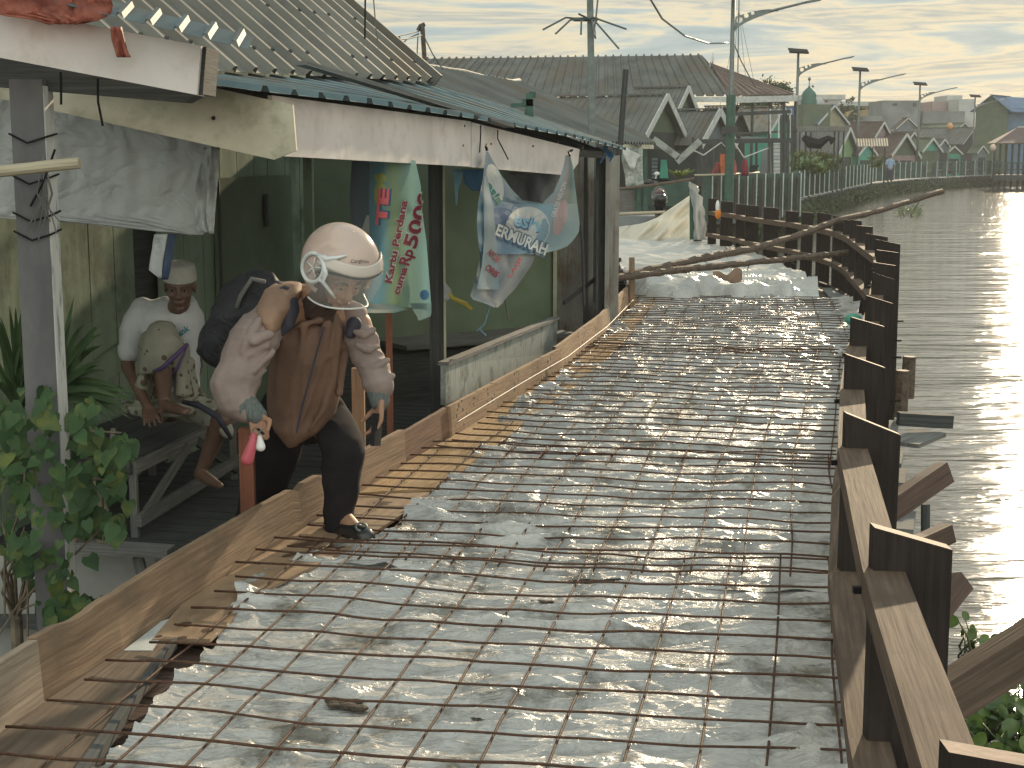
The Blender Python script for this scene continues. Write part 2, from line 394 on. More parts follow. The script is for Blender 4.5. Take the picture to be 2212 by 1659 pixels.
# ------------------------------------------------------------------ deck boards under everything
mb = MB(); d = 2.2
while d < 24.5:
    w = random.choice((.17, .19, .2, .21)); xl = LE(d)-.02; xr = RE(d)+.02
    sl_ = .19 if d < 12 else 0
    z = -.042+random.uniform(-.004, .004)
    mb.beam((xl, d+.12*(xr-xl)*sl_, z), (xr, d-(xr-xl)*sl_, z), w-.012, .03, seg=6, wob=.001)
    d += w
mb.build('boardwalk_deck', M['dplank'], kind='structure')
mb = MB()
for dd in np.arange(3, 24, 1.6):
    mb.beam((LE(dd)-.1, dd, -.14), (RE(dd)+.12, dd-.2, -.14), .08, .16)
for fr in (.1, .5, .95):
    for d0 in np.arange(2.2, 23, 1.5):
        a = lambda q: Vector((LE(q)+(RE(q)-LE(q))*fr, q, -.28))
        mb.beam(a(d0), a(d0+1.5), .08, .12)
for dd in np.arange(3, 24, 2.0):
    for q in (LE(dd)+.1, RE(dd)-.02): mb.beam((q, dd, -2), (q, dd, -.3), .12, .12, up=(0, 1, 0))
mb.build('boardwalk_beams', M['ulin'], kind='structure')
# ------------------------------------------------------------------ loose boards along the left edge
def strip(name, pts_l, pts_r, z, th, m, **pr):
    """flat board between two lists of plan points"""
    n = len(pts_l); V = []
    mb = MB()
    mb.grid(lambda u, v: Vector((pts_l[0][0], pts_l[0][1], z)).lerp(Vector((pts_r[0][0], pts_r[0][1], z)), v) if n == 1 else
            (lambda a, b: a.lerp(b, v))(Vector((interp([(i/(n-1), p[0]) for i, p in enumerate(pts_l)], u), interp([(i/(n-1), p[1]) for i, p in enumerate(pts_l)], u), z)),
                                        Vector((interp([(i/(n-1), p[0]) for i, p in enumerate(pts_r)], u), interp([(i/(n-1), p[1]) for i, p in enumerate(pts_r)], u), z))), 12, 3, thick=th)
    return mb.build(name, m, **pr)
def gp(x, y): q = G(x, y); return (q.x, q.y)
q0 = G(0, 1665); 
strip('old_plank', [gp(-150, 1700), gp(268, 1420), gp(300, 1400)], [gp(150, 1700), gp(345, 1430), gp(372, 1403)], .004, .022, M['oldplank'], label='weathered grey-brown plank lying flat along the near left edge of the walkway', cat='plank')
strip('narrow_batten', [gp(160, 1700), gp(352, 1432), gp(378, 1405)], [gp(190, 1700), gp(360, 1436), gp(384, 1408)], .012, .03, M['greydark'], label='thin dark batten beside the flat old plank at the lower left', cat='batten')
strip('white_offcut', [gp(268, 1424), gp(350, 1360)], [gp(330, 1424), gp(374, 1352)], .016, .012, M['white_trim'], label='small pale offcut board wedged beside the left formwork', cat='board')
strip('plywood_sheet', [gp(330, 1402), gp(395, 1322), gp(575, 1210), gp(700, 1130), gp(760, 1085)], [gp(455, 1402), gp(560, 1300), gp(740, 1210), gp(880, 1120), gp(930, 1078)], .02, .012, M['ply'],
      label='tan plywood sheet with dark round holes, under the stepping foot', cat='plywood sheet')
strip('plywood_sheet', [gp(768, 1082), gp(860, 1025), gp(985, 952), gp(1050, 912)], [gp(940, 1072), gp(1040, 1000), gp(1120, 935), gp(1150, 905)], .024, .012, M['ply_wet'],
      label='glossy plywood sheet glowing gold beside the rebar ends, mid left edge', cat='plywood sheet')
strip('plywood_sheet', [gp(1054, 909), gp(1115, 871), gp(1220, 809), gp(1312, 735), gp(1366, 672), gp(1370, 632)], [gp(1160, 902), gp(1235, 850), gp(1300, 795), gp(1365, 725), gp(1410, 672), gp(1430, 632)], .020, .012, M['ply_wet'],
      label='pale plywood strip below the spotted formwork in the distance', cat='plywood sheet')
# ------------------------------------------------------------------ standing formwork boards (left)
def formboard(d0, d1, h0, h1, m, label, off=0.0, rough=.0016, ends=(0, 0), notch=None, z0=-.02, name='formwork_board'):
    n = max(12, int((d1-d0)*34)); mb = MB(); th = .026
    rnd = random.Random(int(d0*100))
    pts = []
    for i in range(n+1):
        t = i/n; d = d0+(d1-d0)*t; x = LE(d)+off
        h = h0+(h1-h0)*t+rnd.uniform(-rough, rough)*(.5 if i % 2 else 1)
        if notch:
            for a, w, dp in notch:
                if abs(t-a) < w: h -= dp*(1-(abs(t-a)/w)**2)
        pts.append((x, d, h))
    vs = []; fs = []; uvs = []
    for x, d, h in pts:
        lean = -.012
        vs += [(x, d, z0), (x+lean, d, h), (x-th+lean, d, h), (x-th, d, z0)]
    for i in range(n):
        for k in range(4):
            a = i*4+k; b = i*4+(k+1) % 4
            fs.append((b, a, a+4, b+4)); u0 = pts[i][1]; u1 = pts[i+1][1]
            va, vb = [(0, .19), (.19, .216), (.216, .41), (.41, .43)][k]
            uvs.append([(u0, vb), (u0, va), (u1, va), (u1, vb)])
    fs += [(0, 1, 2, 3), (n*4+3, n*4+2, n*4+1, n*4)]; uvs += [[(0, 0), (0, .2), (.03, .2), (.03, 0)]]*2
    mb.add(vs, fs, uvs)
    return mb.build(name, m, label=label, cat='formwork board')
dd = lambda x, y: G(x, y).y
D0 = dd(93, 1532); D1 = dd(720, 1118); D2 = dd(877, 1018); D3 = dd(977, 956); D4 = dd(1212, 813); D5 = dd(1362, 672)
formboard(2.4, D0-.01, .20, .20, M['form_pale'], 'pale scuffed formwork board standing at the lower left corner', off=.012)
formboard(D0, D1, .20, .20, M['form'], 'long sawn formwork board with knot holes, left of the stepping foot', notch=[(.1, .05, .012), (.86, .02, .018), (.985, .02, .02)])
formboard(D1+.01, D2, .205, .20, M['form'], 'short sawn formwork board behind the trouser leg', off=.004)
formboard(D2, D3, .175, .185, M['form_red'], 'short reddish brown formwork board between two paler ones', off=-.01)
formboard(D3, D4, .19, .19, M['form_spot'], 'formwork board peppered with dark mould spots, below the grey counter board', off=.004)
formboard(D4-.05, D5, .205, .23, M['form_spot'], 'far spotted formwork board curving to the corrugated iron', off=-.012)
mb = MB(); x = LE(D5)
mb.beam((x+.015, D5-.02, -.1), (x+.01, D5+.05, .5), .05, .04, up=(0, 1, 0)); mb.build('wooden_stake', M['form'], label='short upright stake at the far end of the spotted formwork', cat='stake')
mb = MB(); mb.tube([(LE(q)+.03, q, .11+.02*math.sin((q-D3)/(D5-D3)*3.1)) for q in np.linspace(D3, D5, 20)], .0022, 5)
mb.build('string_line', M['white_trim'], label='thin pale string stretched along the spotted formwork', cat='string')
# ------------------------------------------------------------------ plastic sheeting
mp_ = bpy.data.materials.new('crinkled_plastic_film'); mp_.use_nodes = True; t = mp_.node_tree; nd = t.nodes; lk = t.links.new
b = nd['Principled BSDF']; b.inputs['Roughness'].default_value = .33; b.inputs['Specular IOR Level'].default_value = .9; b.inputs['Base Color'].default_value = (.33, .345, .355, 1)
co = nd.new('ShaderNodeTexCoord')
dn = nd.new('ShaderNodeTexNoise'); dn.inputs['Scale'].default_value = 2.6; dn.inputs['Detail'].default_value = 7; dn.inputs['Roughness'].default_value = .7; lk(co.outputs['Object'], dn.inputs['Vector'])
rr = nd.new('ShaderNodeValToRGB'); lk(dn.outputs['Fac'], rr.inputs[0]); el = rr.color_ramp.elements
el[0].position = .38; el[0].color = (.15, .135, .11, 1); el[1].position = .49; el[1].color = (.45, .44, .425, 1)
lk(rr.outputs[0], b.inputs['Base Color'])
mpn = nd.new('ShaderNodeMapping'); mpn.inputs['Scale'].default_value = (8, 22, 20); mpn.inputs['Rotation'].default_value = (0, 0, rad(12)); lk(co.outputs['Object'], mpn.inputs[0])
n1 = nd.new('ShaderNodeTexNoise'); n1.inputs['Scale'].default_value = 1; n1.inputs['Detail'].default_value = 4; n1.inputs['Distortion'].default_value = 2.2; lk(mpn.outputs[0], n1.inputs['Vector'])
ab = nd.new('ShaderNodeMath'); ab.operation = 'SUBTRACT'; lk(n1.outputs['Fac'], ab.inputs[0]); ab.inputs[1].default_value = .5
ab2 = nd.new('ShaderNodeMath'); ab2.operation = 'ABSOLUTE'; lk(ab.outputs[0], ab2.inputs[0])
bp = nd.new('ShaderNodeBump'); bp.inputs['Strength'].default_value = .8; bp.inputs['Distance'].default_value = .026; bp.invert = True; lk(ab2.outputs[0], bp.inputs['Height']); lk(bp.outputs[0], b.inputs['Normal'])
b.inputs['Alpha'].default_value = .93
M['film'] = mp_
PLp = [(G(x, y).y, G(x, y).x) for x, y in [(235, 1659), (360, 1510), (460, 1400), (525, 1290), (560, 1255), (700, 1203), (765, 1185), (862, 1160), (870, 1130), (960, 1060), (1050, 965), (1110, 890), (1180, 845), (1240, 800), (1300, 735), (1330, 700), (1375, 665), (1400, 640)]]
def sheet(d0, d1, nu, nv, z, label, ro=.03, ragged=.02, lift=.0, seed=0):
    v = np.linspace(0, 1, nv)[:, None]; u = np.linspace(0, 1, nu)[None, :]
    D = d0+(d1-d0)*v+0*u
    dl = np.linspace(d0, d1, nv); xl = np.array([interp(PLp, q) for q in dl]); xr = np.array([RE(q) for q in dl])-ro
    xl = xl+(vnoise(dl*9, dl*0, 5+seed)-.5)*ragged*2+(vnoise(dl*30, dl*0, 6+seed)-.5)*ragged
    X = xl[:, None]+(xr-xl)[:, None]*u
    Y = D-.17*(X-xl[:, None])+(vnoise(X*5, D*0, 9+seed)-.5)*.05
    wx = X+.25*fbm(X*1.5, Y*2, 2, 31); wy = Y+.12*fbm(X*3, Y*2, 2, 37)
    H = ridge(wx*1.8, wy*7.5, 3, 3+seed)**3*.054*(.3+1.1*fbm(X*1.6, Y*1.6, 2, 77))+ridge(wx*5+wy*3, wy*11-wx*2, 2, 8+seed)**2*.013+fbm(X*1.2, Y*1.2, 2, 21)*.02-.022
    edge = np.minimum(u, 1-u)*6; H = H+np.exp(-edge*3)*fbm(X*8, Y*8, 2, 50+seed)*.03*lift
    Z = z+np.maximum(H, -.012)
    return grid_obj('plastic_sheet', np.stack([X, Y, Z], 2), M['film'], label=label, cat='plastic sheet')
sheet(2.7, 5.25, 330, 420, .012, 'crinkled white plastic sheeting under the nearest rebar mat, bottom of the picture', seed=0, lift=1, ro=.05)
sheet(5.17, 7.35, 260, 330, .018, 'crinkled plastic sheeting right of the stepping foot, under the second mat', seed=11, lift=1)
sheet(7.28, 11.2, 240, 400, .012, 'crinkled plastic sheeting under the third rebar mat beside the spotted formwork', seed=23, lift=1.4)
sheet(11.1, 15.3, 200, 300, .018, 'glittering plastic sheeting under the farthest rebar mat, in front of the white heap', seed=41, lift=1)
# ------------------------------------------------------------------ rebar mats
def mat_(O, tan, s0, s1, nl, label, sp_=.17, tl=-.16, tr=.05, bend=.085, z0=.042, seed=1):
    th = math.atan(tan); el_ = Vector((math.sin(th), math.cos(th), 0)); et = Vector((math.cos(th), -math.sin(th), 0))
    Wd = (nl-1)*sp_
    rnd = random.Random(seed)
    root = thing('rebar_mat', label, 'rebar mat', (O.x, O.y, 0), group='welded rebar mats on the plastic')
    def pt(t, s, w=0):
        k = max(0, t/Wd-.35)/.65
        z = z0+.016*(noise.noise(Vector((t*1.7, s*1.3, seed*3.1)))+.3)+.008*noise.noise(Vector((t*5, s*4, seed)))+w
        wob = .012*noise.noise(Vector((t*2.5, s*7, seed*5)))
        return O+et*t+el_*(s+bend*k*k*1.0+wob)+Vector((0, 0, z))+et*(.012*noise.noise(Vector((t*9, s*1.5, seed*7))))
    n = int(round((s1-s0)/sp_))
    for i in range(n+1):
        s = s0+i*sp_; a = tl+rnd.uniform(-.05, .04); b_ = Wd+tr+rnd.uniform(-.04, .02)
        m = 26; mb = MB(); r = rnd.uniform(.0036, .0043)
        sk = rnd.uniform(-.012, .012)
        mb.tube([pt(a+(b_-a)*k/m, s+sk*(k/m-.5), .009) for k in range(m+1)], r, 6); mb.build('steel_bar', M['rebar'], root, smooth=True)
    for j in range(nl):
        t = j*sp_; m = 22; mb = MB()
        mb.tube([pt(t, s0-.06+(s1-s0+.12)*k/m) for k in range(m+1)], .0038, 6); mb.build('steel_bar', M['rebar'], root, smooth=True)
mat_(G(135, 1659), .196, -.75, 1.98, 12, 'nearest rusty rebar mat, its bar ends over the flat old plank', seed=1)
mat_(G(692, 1215), .19, -.02, 2.0, 12, 'second rusty rebar mat, beside the black shoe', seed=2)
mat_(G(1035, 985), .2325, -.1, 3.9, 11, 'third rebar mat from the bottom, its bars reaching toward the spotted formwork', bend=.05, seed=3)
mat_(G(1290, 765), .165, -.05, 4.0, 12, 'farthest rebar mat, ending under the heap of white plastic', bend=0, seed=4)
# ------------------------------------------------------------------ river side timber railing
rr_ = thing('timber_railing', 'dark brown plank railing with two rails curving along the river side of the walkway', 'railing', (1.0, 5, 0))
PTOP = [(1890, 1140, 1.84, 1), ]
def post(px_l, px_r, ytop_l, d, zb=-.9, th=.045, tilt=0.0, ytop_r=None):
    a = P(px_l, ytop_l, d); c = P(px_r, ytop_r if ytop_r is not None else ytop_l+14, d-.02)
    mb = MB(); w = (c.x-a.x)
    tilt = random.uniform(-.012, .012)
    f = Vector((0, th, 0))
    bl = Vector((a.x+tilt, d, zb)); br = Vector((c.x+tilt, d-.02, zb))
    vs = [bl, br, c, a, bl+f, br+f, c+f, a+f]
    fs = [(0, 1, 2, 3), (5, 4, 7, 6), (4, 0, 3, 7), (1, 5, 6, 2), (4, 5, 1, 0)]
    H = a.z-zb
    uv = [[(0, 0), (0, w), (H, w), (H, 0)]]*2+[[(0, 0), (0, th), (H, th), (H, 0)]]*2+[[(0, 0), (0, 1), (1, 1), (1, 0)]]
    mb.add(vs, fs, uv); mb.cur = 1; mb.add([a, c, c+f, a+f], [(0, 1, 2, 3)])
    mb.build('post', [M['ulin'], M['ulin_end']], rr_)
    return a, c
near = [(2050, 2240, 1625, 1.86, 1659), (1890, 2058, 1140, 2.94, 1188), (1829, 1946, 893, 4.2, 940), (1830, 1913, 766, 5.27, 795), (1842, 1912, 686, 6.5, 706), (1874, 1930, 639, 7.5, 656),
        (1887, 1934, 589, 8.95, 604), (1890, 1936, 567, 9.8, 574), (1896, 1942, 540, 11.2, 546), (1893, 1945, 517, 12.4, 528), (1872, 1918, 504, 13.3, 512), (1851, 1886, 487, 14.4, 490), (1838, 1862, 474, 15.2, 478), (1824, 1848, 474, 15.9, 478),
        (1801, 1833, 466, 16.7, 470), (1767, 1796, 459, 17.5, 463), (1733, 1758, 458, 18.3, 460), (1699, 1725, 455, 19.0, 457), (1651, 1683, 447, 19.8, 450), (1612, 1640, 443, 20.6, 445), (1591, 1610, 440, 21.3, 442), (1558, 1584, 434, 21.9, 436), (1531, 1549, 428, 22.6, 430)]
PP = []
for a, c, y, d, y2 in near:
    p, q = post(a, c, y, d, ytop_r=y2); PP.append((p, q, d))
# continuous rails on the deck side of the posts
def rail(z, zfar, w, h, offs, m=None):
    pts = []
    pl = [(1.0, PP[0][0].x-.13)]+[(d, p.x) for p, q, d in PP]
    for d in [1.0]+[d for p, q, d in PP]:
        pts.append((d, interp(pl, d)))
    for i in range(len(pts)-1):
        (d0, x0), (d1, x1) = pts[i], pts[i+1]
        zz = lambda d: z+(zfar-z)*max(0, min(1, (d-5)/15))
        a = Vector((x0+offs, d0, zz(d0))); b_ = Vector((x1+offs, d1, zz(d1)))
        if i % 2: a.z += .002; b_.z += .002
        dirv = (b_-a).normalized()
        MB().beam(a-dirv*.01, b_+dirv*.01, w, h, seg=3, wob=.001).build('rail', M['rail'], rr_)
rail(.615, .55, .085, .06, .022)
rail(.25, .22, .085, .055, .006)
for p, q, d in PP[1:9]:
    MB().beam((p.x-.035, d+.02, .60), (p.x+.0, d+.02, .60), .014, .014).build('bolt', M['black'], rr_)
    MB().tube([(q.x, d, .2+.05*(d % 1)), (q.x+.06, d, .2+.05*(d % 1))], .006, 6).build('bolt', M['black'], rr_)
# dark skirting planks between deck and railing
mb = MB()
for i in range(40):
    d = 1.6+i*.55; mb.beam((RE(d)+.005, d, -.06), (RE(d+.55)+.005, d+.55, -.06), .04, .16)
mb.build('edge_beam', M['ulin'], rr_)
# outside ledge plank and piles
mb = MB()
for d0 in np.arange(3.2, 9, .45):
    x0 = RE(d0)+.30; mb.beam((x0-.10, d0, -.12), (x0+.0, d0-.03, -.12), .35, .03)
mb.build('outer_ledge', M['greywood'], rr_)

M['debris'] = material('muddy_debris', (.09, .065, .045), (.04, .03, .022), scale=30, rough=.9, bump=1, dist=.01)
for x, y, s, lb in ((862, 1172, .05, 'scrap of dark debris on the plastic beside the black shoe'), (757, 1518, .045, 'muddy lump on the nearest plastic sheet, lower left'), (1040, 1556, .02, 'small dark clod on the nearest plastic sheet near the bottom edge'), (1180, 1300, .025, 'small smear of mud on the plastic in the second rebar mat')):
    c = G(x, y, .02); mb = MB(); rn = random.Random(x)
    for k in range(9): mb.ball(c+Vector((rn.gauss(0, s*.8), rn.gauss(0, s*.5), 0)), s*rn.uniform(.2, .5), 8, 5, sc=(1.3, 1, .35))
    mb.build('mud_lump', M['debris'], smooth=True, label=lb, cat='mud')
# ================================================================== shop porch on the left
fd = lambda px: -2.347/((px-1106)/3200-.268)
AX = Vector((.259, .966, 0)); PX = Vector((-.966, .259, 0))
def corr(mb, f0, f1, n, amp, shape='trap', up=Vector((0, 0, 1)), rows=1, jag=0.0, thick=.0):
    """corrugated sheet: f0(u) lower edge, f1(u) upper edge, n ribs"""
    prof = {'trap': [(0, 0), (.38, 0), (.46, 1), (.60, 1), (.68, 0)], 'sine': [(k/6, .5-.5*math.cos(2*math.pi*k/6)) for k in range(6)], 'std': [(0, 0), (.8, 0), (.85, 1), (.95, 1)]}[shape]
    us = [((i+a)/n, h) for i in range(n) for a, h in prof]+[(1, 0)]
    V = []
    for r in range(rows+1):
        for u, h in us:
            a = Vector(f0(u)); b = Vector(f1(u)); jj = random.uniform(-jag, jag) if r == 0 else 0
            V.append(a.lerp(b, r/rows+jj)+up*h*amp)
    w = len(us); F = []; uv = []
    L0 = (Vector(f0(1))-Vector(f0(0))).length; L1 = (Vector(f1(.5))-Vector(f0(.5))).length
    for r in range(rows):
        for i in range(w-1):
            F.append((r*w+i, r*w+i+1, (r+1)*w+i+1, (r+1)*w+i))
            uv.append([(us[i][0]*L0, r/rows*L1), (us[i+1][0]*L0, r/rows*L1), (us[i+1][0]*L0, (r+1)/rows*L1), (us[i][0]*L0, (r+1)/rows*L1)])
    b0 = len(V)
    V2 = [v-up*max(thick, .0015) for v in V]
    F2 = [tuple(reversed([i+b0 for i in f])) for f in F]
    ring = [(i, i+1) for i in range(w-1)]
    F3 = [(b0+a, b0+b, b, a) for a, b in ring]
    mb.add(V+V2, F+F2+F3, uv+[None]*(len(F2)+len(F3)))
    return mb
def Fr(d, off=0.0, z=0.0):
    p = Vector((-.9+.268*(d-5.4), d, 0))+PX*off; p.z = z; return p
fz = lambda d: interp([(5.27, 1.70), (6.28, 1.69), (7.78, 1.657), (10.37, 1.567), (11.95, 1.49)], d)
bz = lambda d: interp([(5.0, 1.84), (6.86, 1.84), (9.9, 1.93), (12.3, 1.82)], d)
shop = thing('porch_awning', 'long white fascia with blue grey corrugated awning over the green shop porch', 'awning', (-.2, 8, 1.3))
def fasc(px0, px1, yt0, yt1, yb0, yb1, endcut=False):
    d0, d1 = fd(px0), fd(px1)
    a = P(px0, yt0, d0); b = P(px1, yt1, d1); c = P(px1-(22 if endcut else 0), yb1, fd(px1-(22 if endcut else 0))); e_ = P(px0, yb0, d0)
    pts = [e_, c]+([P(px1-3, (yt1+yb1)/2+2, fd(px1-3))] if endcut else [])+[b, a]
    mb = MB(); mb.poly(pts, PX*.018)
    return mb.build('fascia', M['fascia'], shop)
fasc(588, 1017, 206, 262, 336, 360)
fasc(1019, 1252, 264, 322, 361, 379, True)
mb = MB()
for px, q in ((650, .3), (700, .7), (812, .28), (1000, .3), (1003, .8), (1060, .35), (1150, .3)):
    a = P(px, 0, fd(px)); b_ = Fr(fd(px), -.003, 1.5); mb.ball((b_.x, b_.y, 1.46+.2*q), .007, 6, 4)
mb.build('nail_heads', M['greydark'], shop)
mb = MB(); d0, d1 = 5.15, 11.95
corr(mb, lambda u: Fr(d0+(d1-d0)*u, -.07, fz(d0+(d1-d0)*u)), lambda u: Fr(d0+(d1-d0)*u, .95, bz(d0+(d1-d0)*u)), 27, .022, 'trap', rows=2, jag=.004)
mb.build('roof_sheet', M['blueroof'], shop)
mb = MB(); mb.beam(Fr(5.4, .06, 1.56), Fr(11.5, .06, 1.46), .05, .05); mb.beam(Fr(5.4, .8, 1.75), Fr(11.5, .8, 1.75), .06, .06)
for d in np.arange(5.5, 11.6, .75): mb.beam(Fr(d, .03, fz(d)-.05), Fr(d, .95, bz(d)-.06), .04, .05)
mb.build('rafter', M['greydark'], shop)
mb = MB(); mb.beam(P(650, 136, fd(650)+1.2), P(1100, 272, fd(1060)), .07, .02); mb.build('loose_lath', M['greywood'], label='loose grey lath lying across the awning roof below the tan roof', cat='lath')
# main house roof (tan ribs)
ro = thing('house_roof', 'steep tan ribbed metal roof rising above the porch awning', 'roof', (-1.5, 8, 1.9))
mb = MB(); d0, d1 = 4.6, 9.9
def bz2(d): return interp([(4.6, 1.86), (6.86, 1.86), (9.9, 1.95)], d)
corr(mb, lambda u: Fr(d0+(d1-d0)*u, .86, bz2(d0+(d1-d0)*u)), lambda u: Fr(d0+(d1-d0)*u, .86+3.4, bz2(d0+(d1-d0)*u)+3.4*.83), 24, .035, 'trap', up=Vector((.6, -.1, .75)), rows=2)
mb.build('roof_sheet', M['tanroof'], ro)
mb = MB(); mb.beam(Fr(9.92, .84, bz2(9.9)+.0), Fr(9.92, 4.3, bz2(9.9)+.0+3.44*.83), .03, .10); mb.build('roof_edge', M['tanroof'], ro)
mb = MB()
for r in (.12, .45, .8, 1.3, 1.9):
    for i in range(24):
        if random.random() < .6:
            d = d0+(d1-d0)*(i+.53)/24; mb.ball(Fr(d, .86+r, bz2(d)+r*.83)+Vector((.6, -.1, .75))*.038, .012, 6, 4)
mb.build('roof_screws', M['greydark'], ro)
# green walls
W1 = lambda d, z=0.0, off=0.0: Vector((-2.3+.25*(d-7.8), d, z))+PX*off
wall = thing('shop_wall', 'faded green plank wall with door behind the seated old man', 'wall', (-2, 9, -.4))
mb = MB(); d = 6.0; k = 0
while d < 11:
    w = random.choice((.22, .26, .3)); d2 = min(11, d+w)
    zb, zt = -.42, 2.15
    if not (8.38 < d < 8.62):
        mb.beam(W1(d+.004, zb, .012*(k % 2)), W1(d+.004, zt, .012*(k % 2)), .001, .001)
        a, b = W1(d+.005, zb), W1(d2-.005, zb)
        mb.poly([a, b, b+Vector((0, 0, zt-zb)), a+Vector((0, 0, zt-zb))], PX*(.02+.004*(k % 3)))
    d = d2; k += 1
mb.build('wall_planks', M['wallgreen'], wall)
mb = MB(); mb.poly([W1(5.9, -.42, .06), W1(11, -.42, .06), W1(11, 2.15, .06), W1(5.9, 2.15, .06)], PX*.02); mb.build('wall_back', M['greydark'], wall)
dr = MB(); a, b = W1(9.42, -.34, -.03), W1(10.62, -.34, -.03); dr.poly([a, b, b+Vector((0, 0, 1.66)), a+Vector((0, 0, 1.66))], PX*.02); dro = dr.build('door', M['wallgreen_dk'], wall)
MB().beam(W1(9.45, -.3, -.035), W1(9.45, 1.3, -.035), .012, .02, up=(0, 1, 0)).build('door_edge', M['greydark'], dro)
MB().beam(W1(10.15, .98, -.045), W1(10.15, 1.2, -.045), .02, .07, up=(0, 1, 0)).build('latch', M['greydark'], dro)
MB().beam(W1(7.55, .2, -.02), W1(8.4, .42, -.02), .025, .14).build('door_bar', M['wallgreen'], wall)
# end partition (dark green) facing the viewer
w2 = thing('porch_partition', 'dark green board partition behind the hanging banners', 'wall', (-.5, 11.5, -.5))
A2 = P(676, 500, 11.0); B2 = P(1200, 500, 12.2)
def W2(u, z, off=0): p = A2.lerp(B2, u); return Vector((p.x, p.y-off, z))
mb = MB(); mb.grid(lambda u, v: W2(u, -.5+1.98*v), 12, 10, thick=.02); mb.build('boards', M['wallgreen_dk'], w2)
M['paleband'] = material('pale_batten_paint', (.42, .42, .30), (.3, .3, .2), scale=8)
for u in (.0, .998): MB().beam(W2(u, -.5, .03), W2(u, 1.45, .03), .03, .035, up=(0, 1, 0)).build('batten', M['paleband'], w2)
MB().beam(W2(.3, .05, .3), W2(1, .05, .3), .55, .03).build('shelf', M['greywood'], w2)
MB().beam(W2(.05, -.2, .5), W2(.75, -.2, .5), .05, .4, up=(0, 0, 1)).build('shelf_front', M['greydark'], w2)
MB().beam(W2(0, 1.6), W2(.66, 1.6), .02, .32).build('sun_stop_board', M['wallgreen_dk'], w2)  # hidden board added to keep the sun from passing over the partition
# posts
mb = MB(); p = P(942, 322, 8.3); mb.beam((p.x, p.y, -.5), (p.x, p.y, 1.45), .085, .09, up=(0, 1, 0)); mb.build('porch_post', [M['greydark']], label='dark blue-grey square post between the two hanging banners', cat='post')
mb = MB(); p = P(959, 322, 8.26); mb.beam((p.x, p.y-.045, -.35), (p.x, p.y-.045, 1.45), .012, .012, up=(0, 1, 0)); mb.build('pale_batten', M['paleband'], label='thin pale batten running up the right edge of the dark porch post', cat='batten')
mb = MB(); p = P(664, 322, 10.4); mb.beam((p.x, p.y, -.5), (p.x, p.y, 1.7), .06, .06, up=(0, 1, 0)); mb.build('porch_post', M['wallgreen'], label='slim green post above the helmet, at the corner of the porch wall', cat='post')
# grey counter board
cb_ = MB(); dA, dB = 8.0, 11.0
a = P(963, 875, dA-.02); b = P(1201, 762, dB); c = P(1205, 690, dB); e_ = P(963, 790, dA)
cb_.poly([a, b, c, e_], PX*.03)
M['greyboard'] = W('pale_grey_board', (.36, .38, .355), (.25, .27, .25), c3=(.13, .135, .12), c3scale=3.5)
M['greyboard_v'] = material('streaked_grey_board', (.36, .385, .355), (.25, .27, .25), scale=6, stretch=(6, 6, 1), c3=(.13, .135, .12), c3scale=6, bump=.1)
cb_.build('counter_board', M['greyboard_v'], label='pale grey streaked board leaning along the shop front below the blue banner', cat='board')
MB().beam(e_+PX*.015+Vector((0, 0, .01)), c+PX*.015+Vector((0, 0, .01)), .06, .02).build('counter_ledge', M['greywood'], label='worn wooden ledge along the top of the grey counter board', cat='ledge')
# corrugated zinc sheets and posts at the end of the porch
zs = thing('zinc_screen', 'upright corrugated zinc screen with dark posts at the end of the shop', 'screen', (.6, 12.6, -.4))
def vsheet(pxa, pxb, d0, d1, zb, zt, n, m=None):
    a = P(pxa, 322, d0); b = P(pxb, 322, d1); mb = MB()
    nrm = Vector((a.y-b.y, b.x-a.x, 0)).normalized()*-1
    corr(mb, lambda u: Vector((a.x+(b.x-a.x)*u, a.y+(b.y-a.y)*u, zb)), lambda u: Vector((a.x+(b.x-a.x)*u, a.y+(b.y-a.y)*u, zt)), n, .022, 'sine', up=nrm)
    return mb.build('zinc_sheet', m or M['zinc'], zs)
vsheet(1204, 1262, 12.7, 12.4, -.6, 1.48, 7); vsheet(1258, 1290, 12.5, 12.9, -.4, 1.46, 4); vsheet(1309, 1337, 12.0, 12.6, -.25, 1.45, 4)
for px, w, d in ((1268, .03, 12.2), (1302, .075, 12.1), (1293, .02, 12.0)):
    p = P(px, 322, d); MB().beam((p.x, p.y, -.6), (p.x-.01, p.y, 1.52), w, .06, up=(0, 1, 0)).build('post', M['greydark'], zs)
MB().tube([P(1240, 400, 11.6), P(1258, 520, 11.5), P(1262, 660, 11.5)], .012, 6).build('leaning_pole', M['greydark'], zs)
MB().beam(P(1218, 655, 11.9), P(1340, 560, 12.6), .02, .03).build('brace', M['greydark'], zs)
mb = MB()
for k in range(14):
    c = P(1300+random.uniform(0, 36), 322+random.uniform(-6, 14), 11.9); mb.tube([c, c+Vector((random.uniform(-.05, .05), 0, random.uniform(-.08, .03)))], random.uniform(.006, .014), 5)
mb.build('blue_plastic_tie', material('blue_plastic', (.05, .22, .45), (.03, .14, .3), rough=.4), label='bunch of blue and white plastic tied at the corner of the awning roof', cat='plastic')
